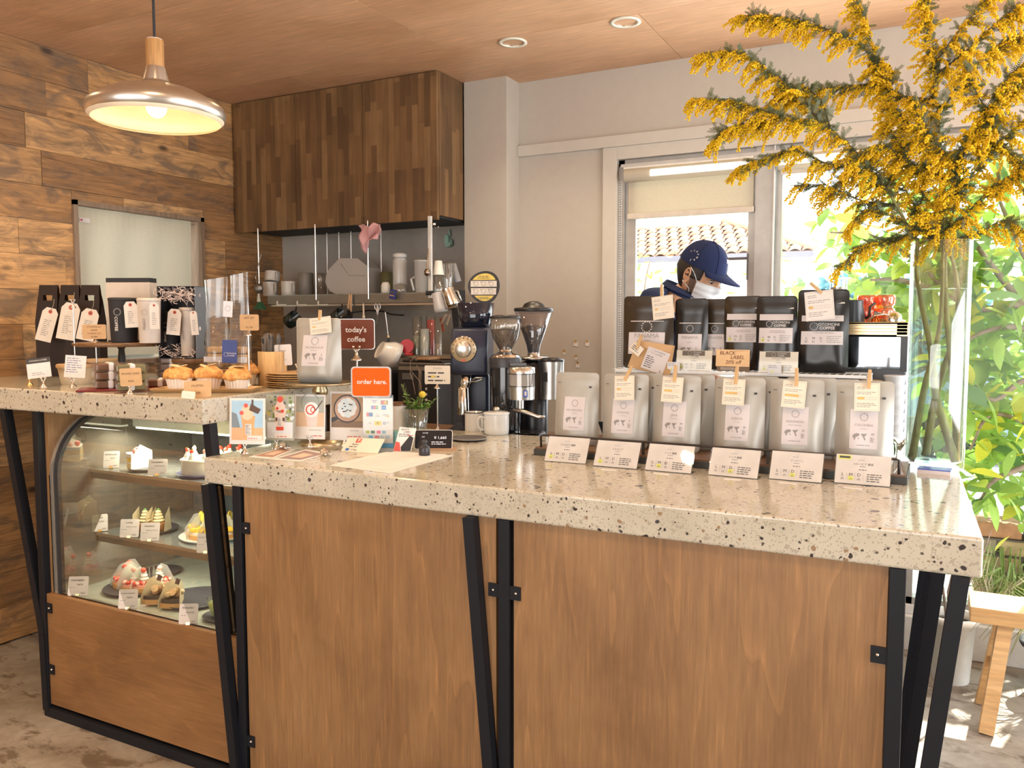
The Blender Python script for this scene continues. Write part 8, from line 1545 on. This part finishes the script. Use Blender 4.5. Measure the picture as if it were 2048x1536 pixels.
for bi, (lb, main, subs) in enumerate(BR):
    t = thing('mimosa_branch', lb, 'branch', (VC.x, VC.y, MZ + .02), 0, 'mimosa branches in the glass vase'); O = V((VC.x, VC.y, MZ + .02)); mp = pline(main, 8)
    for i_, p in enumerate(mp):     # stay inside the glass below the rim
        if p.z < MZ + VH + .01:
            d = V((p.x - VC.x, p.y - VC.y)); lim = VR - .016
            if d.length > lim: d = d.normalized() * lim; p.x = VC.x + d.x; p.y = VC.y + d.y
            p.z = max(p.z, MZ + .026)
    rr = [max(.0022, .0115 - .016 * i / len(mp)) for i in range(len(mp))]; obj('stem', B(BARK).tube([p - O for p in mp], rr, 8), t)
    st = B(BARKD); bc = []; br_ = []; lf = []; lq = []
    allb = [(mp[int(len(mp) * .52):], (.9, .8, .9, .5)[bi])] + [(pline(s_, 7), bl) for s_, bl in subs]
    for pts, bl in allb:
        m_ = len(pts); st.tube([p - O for p in pts], [max(.0012, .0034 * (1 - i / m_)) for i in range(m_)], 5)
        tot = sum((pts[i + 1] - pts[i]).length for i in range(m_ - 1)); nr = int(tot / .0030)
        for q in range(nr):
            u = q / nr; f = u * (m_ - 1); i = int(f); p = pts[i].lerp(pts[min(i + 1, m_ - 1)], f - i); dr = (pts[min(i + 1, m_ - 1)] - pts[i]).normalized()
            if R.random() < bl * (.30 + .70 * u):
                side = V((R.uniform(-1, 1), R.uniform(-1, 1), R.uniform(-.6, .6))); d = (dr * .75 + IMG_DROP * R.uniform(.3, 1.1) + side * .55).normalized(); L_ = R.uniform(.03, .09) * (1.1 - .35 * u); nb = int(L_ / .0034); c = p.copy(); dd = d.copy()
                path = []
                for k in range(nb):
                    dd = (dd + V((0, 0, -.045)) + V((R.uniform(-1, 1), R.uniform(-1, 1), R.uniform(-1, 1))) * .05).normalized(); c = c + dd * .0034; a = R.uniform(0, 6.28); o1 = dd.orthogonal().normalized(); o2 = dd.cross(o1); w__ = R.uniform(.002, .0052)
                    bc.append((c + (o1 * cos(a) + o2 * sin(a)) * w__ - O)[:]); br_.append(R.uniform(.0025, .0037))
                    if k % 2: bc.append((c - (o1 * cos(a) + o2 * sin(a)) * w__ * .9 - O)[:]); br_.append(R.uniform(.0023, .0035))
                    if k % 4 == 0: path.append(c - O)
                if len(path) > 1: st.tube([p - O] + path, .0006, 3)
            if R.random() < .85 and u < .93:
                d = (dr * .5 + V((R.uniform(-1, 1), R.uniform(-1, 1), R.uniform(-1, .6)))).normalized(); s_ = d.orthogonal().normalized(); up = d.cross(s_); L_ = R.uniform(.022, .042)
                for k in range(9):
                    for sg in (-1, 1):
                        b0 = p + d * L_ * (k + 1) / 9; wd = (s_ * sg + d * .5 + up * R.uniform(-.2, .2)).normalized() * .0085 * (1.1 - .4 * k / 9); th = d * .0014; i0 = len(lf); lf += [(b0 - th - O)[:], (b0 + wd - th * .6 - O)[:], (b0 + wd + th * .6 - O)[:], (b0 + th - O)[:]]; lq.append((i0, i0 + 1, i0 + 2, i0 + 3))
    obj('twigs', st, t, kind='stuff'); obj('blossom', balls(bc, br_, YEL), t, 'yellow mimosa blossom', kind='stuff'); obj('feathery_leaves', fastmesh('leaves', np.array(lf), np.array(lq), MLEAF), t, kind='stuff')
# ================================================================ bench, pots and the world outside
t = thing('wooden_bench', 'pale wooden bench on splayed legs by the tall window', 'bench'); bx0, bx1, by0, by1, bz = .125, 1.25, 3.20, 3.40, .425
obj('seat', B(BENCHW).box(bx0, bx1, by0, by1, bz - .055, bz, .003), t)
for x0, x1, s_ in ((.235, .185, 1), (1.10, 1.15, -1)):
    obj('leg', B(BENCHW).bar((x0, by0 + .05, bz - .05), (x1, by0 - .03, 0), .045, .045, (0, 1, 0)), t); obj('leg', B(BENCHW).bar((x0, by1 - .05, bz - .05), (x1, by1 + .03, 0), .045, .045, (0, 1, 0)), t)
    obj('stretcher', B(BENCHW).box(x0 - .03, x0 - .01, by0, by1, .17, .205), t)
def plant_pot(label, c, r0, r1, h, m):
    t = thing('plant_pot', label, 'plant pot', c); obj('pot', B(m).lathe([(r0, 0), (r0 * 1.02, .005), (r1 * .96, h * .9), (r1 * 1.06, h * .9), (r1 * 1.12, h * .95), (r1 * 1.10, h), (r1 * .92, h), (r1 * .88, h * .88)], n=40, cap=False), t); obj('soil', B(P((.09, .055, .035), .9, bmp=.8, var=.4)).lathe([(r1 * .9, h * .86), (.001, h * .88)], n=30), t); return t
t = plant_pot('tall white plant pot behind the slanting counter legs', (.082, 3.60, 0), .065, .085, .262, P((.72, .72, .68), .5)); b = B(P((.30, .24, .20), .8, var=.3))
for q in range(9): a = R.uniform(0, 6.28); b.tube([(.02 * cos(a), .02 * sin(a), .22), (.04 * cos(a), .04 * sin(a), .36), (.09 * cos(a + .5), .09 * sin(a + .5), .50), (.13 * cos(a), .12 * sin(a), .62)], [.006, .005, .0035, .0015], 5)
obj('bare_stems', b, t, kind='stuff')
t = plant_pot('black plant pot on the floor behind the bench', (.42, 3.62, 0), .075, .10, .20, MATTE_BLACK); b = B(P((.22, .26, .06), .6)); 
for q in range(60): a = R.uniform(0, 6.28); l_ = R.uniform(.5, 1); b.tube([(0, 0, .18), (.08 * l_ * cos(a), .08 * l_ * sin(a), .38 * l_), (.22 * l_ * cos(a), .22 * l_ * sin(a), .44 * l_), (.34 * l_ * cos(a), .34 * l_ * sin(a), .26 * l_)], [.002, .003, .002, .0006], 4)
obj('grass_leaves', b, t, kind='stuff')
struct('ground', B(P((.62, .58, .52), .85, var=.2, name='gravel', bmp=.5)).box(-40, 40, YB + .12, 80, -.12, -.06))
struct('added_sun_block', B(P((.60, .58, .54), .7)).box(-6, 6, YB + .12, YB + .75, 2.50, 2.62))  # unseen overhang added outside to keep high sun off the window
# brick planter
t = thing('brick_planter', 'weathered yellow brick planter wall outside the tall window', 'planter'); BRK = [P(c, .85, var=.2, bmp=.5, name='brick') for c in ((.42, .30, .16), (.46, .34, .19), (.36, .17, .09), (.40, .27, .15), (.30, .24, .17))]
obj('mortar_core', B(P((.14, .12, .11), .9)).box(.21, 2.0, 4.81, 4.99, -.06, .305), t); me_ = {}
for rw, (z0, h) in enumerate(((.312, .082), (.226, .078), (.140, .078), (.054, .078), (-.030, .078))):
    x = .20 - (.11 if rw % 2 else 0)
    while x < 1.5:
        L_ = .21; a = max(x, .20); k = R.choice((0, 0, 1, 1, 2, 3, 4))
        if x + L_ - a > .03: key = (rw == 0, round(L_ - (a - x), 3), k); 
        if key not in me_: me_[key] = mesh(B(BRK[k]).box(0, key[1] - .010, 0, .20, 0, h - .006, .005, seg=1))
        o = obj('brick', me_[key], t); o.location = (a, 4.795 + R.uniform(-.004, .004), z0); x += L_ + .006
t = thing('dry_bush', 'dry grassy bush with bare twigs before the brick planter', 'bush', (.35, 4.62, -.06)); b = B(P((.50, .40, .28), .8)); 
for q in range(90): a = R.uniform(0, 6.28); l_ = R.uniform(.5, 1.1); b.tube([(.1 * cos(a), .1 * sin(a), 0), (.2 * l_ * cos(a), .2 * l_ * sin(a), .25 * l_), (.4 * l_ * cos(a + .4), .3 * l_ * sin(a), .42 * l_)], [.004, .003, .001], 4)
obj('twigs', b, t, kind='stuff'); b = B(P((.22, .30, .07), .6))
for q in range(160): a = R.uniform(0, 6.28); l_ = R.uniform(.4, 1); b.tube([(.05 * cos(a), .05 * sin(a), 0), (.16 * l_ * cos(a), .16 * l_ * sin(a), .34 * l_), (.42 * l_ * cos(a), .34 * l_ * sin(a), .30 * l_)], [.004, .004, .001], 3)
obj('grass_blades', b, t, kind='stuff')
# broad-leaved tree close outside the window
LEAFS = [fol('tree_leaf', c, .55) for c in ((.16, .27, .06), (.24, .36, .07), (.36, .44, .06), (.50, .48, .05), (.12, .22, .09))]
def leafmesh(m):
    b = B(m); Lx, W = 1.0, .42; vs = []; fs = []; ns = 6
    for i in range(ns + 1): u = i / ns; w__ = W * .5 * sin(pi * u) ** .8 * (1.15 - .3 * u); z = -.18 * u * u; vs += [(u, -w__, z + .05 * w__ * 4 * .5), (u, 0, z), (u, w__, z + .05 * w__ * 4 * .5)]
    for i in range(ns): a = 3 * i; fs += [(a, a + 3, a + 4, a + 1), (a + 1, a + 4, a + 5, a + 2)]
    return mesh(b.add(vs, fs, None, True))
LM = [leafmesh(m) for m in LEAFS]
TRK = P((.30, .22, .17), .8, var=.25, bmp=.4, name='tree_bark')
def tree(label, base, limbs, n_leaf, spread, size, seed, extra=0):
    R = random.Random(seed); t = thing('garden_tree', label, 'tree', base); O = V(base); b = B(TRK); ends = []
    for l_ in limbs:
        pts = pline(l_, 5); m_ = len(pts); b.tube([p - O for p in pts], [.022 - .018 * i / m_ for i in range(m_)], 7); ends += [(p, pts[min(i + 1, m_ - 1)] - p) for i, p in enumerate(pts[int(m_ * .35):])]
    obj('branches', b, t)
    def place():
        p, d = R.choice(ends); q = p + V((R.gauss(0, spread), R.gauss(0, spread * .8), R.gauss(0, spread))); az = R.uniform(0, 2 * pi); el = R.uniform(-1.1, .5); s_ = size * R.uniform(.65, 1.25)
        q.y = max(q.y, YB + .18); return q, Euler((R.uniform(-.7, .7), -el, az)), s_
    for k in range(n_leaf):
        q, e, s_ = place(); o = obj('leaf', R.choice(LM[:4] if k % 3 else LM), t); o.location = q - O; o.rotation_euler = e; o.scale = (s_, s_, s_)
    if extra:
        tv = []; tf = []; base_v = np.array([v.co[:] for v in LM[0].vertices]); base_f = np.array([list(p.vertices) for p in LM[0].polygons])
        for k in range(extra):
            q, e, s_ = place(); q.y += R.uniform(0, .6); Mx = np.array(e.to_matrix()); tv.append(base_v @ Mx.T * s_ + np.array(q - O)); tf.append(base_f + len(base_v) * k)
        obj('far_leaves', fastmesh('far_leaves', np.concatenate(tv), np.concatenate(tf), LEAFS[1]), t, kind='stuff')
tree('broad-leaved tree outside, its leaves framing the glass vase', (.95, 4.75, -.06), [
    [(2250, 760, 4.9), (2120, 700, 4.8), (2040, 612, 4.7), (1960, 620, 4.6), (1900, 590, 4.6), (1830, 520, 4.6), (1740, 470, 4.6), (1660, 465, 4.6)], [(2120, 700, 4.8), (2030, 590, 4.7), (1975, 520, 4.7), (1900, 420, 4.7), (1850, 350, 4.7)], [(2200, 700, 4.8), (2080, 560, 4.7), (2020, 450, 4.7), (1980, 350, 4.7)],
    [(2200, 720, 4.8), (2060, 660, 4.6), (1980, 660, 4.5), (1900, 700, 4.5)], [(2250, 760, 4.9), (2150, 900, 4.8), (2060, 850, 4.6), (1980, 830, 4.5), (1940, 900, 4.5)], [(2150, 900, 4.8), (2060, 930, 4.6), (1990, 960, 4.5), (1960, 1000, 4.5)], [(2180, 800, 4.8), (2060, 760, 4.6), (1990, 800, 4.5), (1950, 770, 4.5)], [(1900, 590, 4.6), (1800, 560, 4.6), (1740, 560, 4.6)]], 300, .11, .155, 5, 900)
tree('small shrub outside seen left of the face mask', (-2.2, 7.6, -.06), [[(1290, 985, 7.5), (1290, 900, 7.5), (1290, 740, 7.5), (1285, 640, 7.5), (1290, 570, 7.5), (1300, 520, 7.5)], [(1290, 700, 7.5), (1310, 640, 7.6), (1275, 590, 7.6)]], 120, .10, .09, 9, 0)
tree('leafy shrub outside just right of the window mullion', (-1.1, 7.0, -.06), [[(1582, 1020, 6.8), (1580, 960, 6.8), (1575, 760, 6.8), (1570, 680, 6.8), (1560, 600, 6.8), (1555, 540, 6.8)], [(1575, 700, 6.8), (1600, 640, 6.9), (1550, 590, 6.9)]], 150, .13, .10, 11, 0)
# tile-roofed neighbour
t = thing('neighbour_house', 'neighbouring white house with an orange clay tile roof', 'house', (-5, 20, 0)); Hy = 20
zE = ony(1400, 508, Hy).z
obj('wall', B(P((.80, .78, .74), .8)).box(-6, 2.05, .2, 3, -.1, zE - .1), t); obj('gutter', B(P((.22, .20, .24), .5)).box(-6, 2.4, -.12, .02, zE - .16, zE - .03), t)
TILE = [P(c, .75, var=.15, name='clay_tile') for c in ((.62, .34, .22), (.70, .44, .30), (.55, .28, .18))]
tm = []
for m in TILE:
    b = B(m); vs = []; n = 6
    for y in (0, .34): vs += [(-.13 + .26 * k / n, y, .055 * sin(pi * k / n) + (.0 if y else .02)) for k in range(n + 1)]
    vs += [(-.13 + .26 * k / n, 0, .055 * sin(pi * k / n) - .02) for k in range(n + 1)]
    tm.append(mesh(b.add(vs, [(k, k + 1, k + n + 2, k + n + 1) for k in range(n)] + [(k + 1, k, k + 2 * n + 2, k + 2 * n + 3) for k in range(n)], None, True)))
sl = rad(24); cnt = 0
obj('roof_deck', B(P((.30, .17, .12), .9)).add([(-6, 0, zE - .02), (2.4, 0, zE - .02), (-.25, 2.3, zE - .02 + 2.3 * math.tan(sl)), (-6, 2.3, zE - .02 + 2.3 * math.tan(sl))], [(0, 1, 2, 3)]), t)
for j in range(7):
    y = j * .34; xr = 2.4 - y * 1.15
    for i in range(32):
        x = xr - .14 - i * .29
        if x < -3.9: break
        cnt += 1
        if cnt > 300: break
        o = obj('roof_tile', tm[(i * 7 + j * 3) % 3], t); o.location = (x, y * cos(sl), zE + y * sin(sl)); o.rotation_euler = (sl, 0, 0)
obj('ridge', B(TILE[0]).cyl((2.42, -.02, zE + .04), (-.22, 2.28, zE + .04 + 2.28 * math.tan(sl)), .09, n=8), t)
# bluish distant trees and parked car
def cloudtree(label, c, s_, seed, m):
    R = random.Random(seed); t = thing('distant_tree', label, 'tree', c); vs = []; fs = []
    for k in range(1400):
        a = R.uniform(0, 6.28); u = R.uniform(-1, 1); r = R.random() ** .4; q = V((s_[0] * r * math.sqrt(1 - u * u) * cos(a), s_[1] * r * math.sqrt(1 - u * u) * sin(a), s_[2] * (u * r + 1))); d = V((R.uniform(-1, 1), R.uniform(-1, 1), R.uniform(-1, 1))).normalized() * .22; e = d.orthogonal().normalized() * .10; i0 = len(vs)
        vs += [(q - d)[:], (q + e)[:], (q + d)[:], (q - e)[:]]; fs.append((i0, i0 + 1, i0 + 2, i0 + 3))
    obj('foliage', fastmesh('foliage', np.array(vs), np.array(fs), m), t, kind='stuff'); obj('trunk', B(TRK).cyl((0, 0, -.1), (0, 0, s_[2]), .12), t)
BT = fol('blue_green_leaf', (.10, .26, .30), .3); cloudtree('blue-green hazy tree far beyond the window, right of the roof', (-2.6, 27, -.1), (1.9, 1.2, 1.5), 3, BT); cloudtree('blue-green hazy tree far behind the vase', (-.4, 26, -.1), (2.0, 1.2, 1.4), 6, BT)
t = thing('parked_car', 'pale blue car parked outside behind the tree', 'car', (1.0, 9.6, -.06)); CARM = P((.20, .28, .40), .3, .3, name='car_paint', coat=.5); zc = .95
pr = [(-1.4, .25), (-1.4, .75), (-1.1, .92), (-.75, 1.30), (-.5, 1.38), (.9, 1.38), (1.3, 1.02), (2.0, .9), (2.1, .3)]
obj('body', B(CARM).prism(pr, 0, 1.5), t); obj('side_window', B(P((.35, .48, .55), .1)).prism([(-.95, .96), (-.68, 1.28), (-.1, 1.30), (-.1, .96)], -.01, 0).prism([(0, .96), (0, 1.30), (.8, 1.30), (1.1, .98)], -.01, 0), t)
for x in (-.85, 1.35): obj('wheel', B(MATTE_BLACK).lathe([(.30, -.1), (.31, .1), (.001, .1)], n=28, M=MX.Translation((x, .1, .30)) @ MX.Rotation(rad(90), 4, 'X')), t)
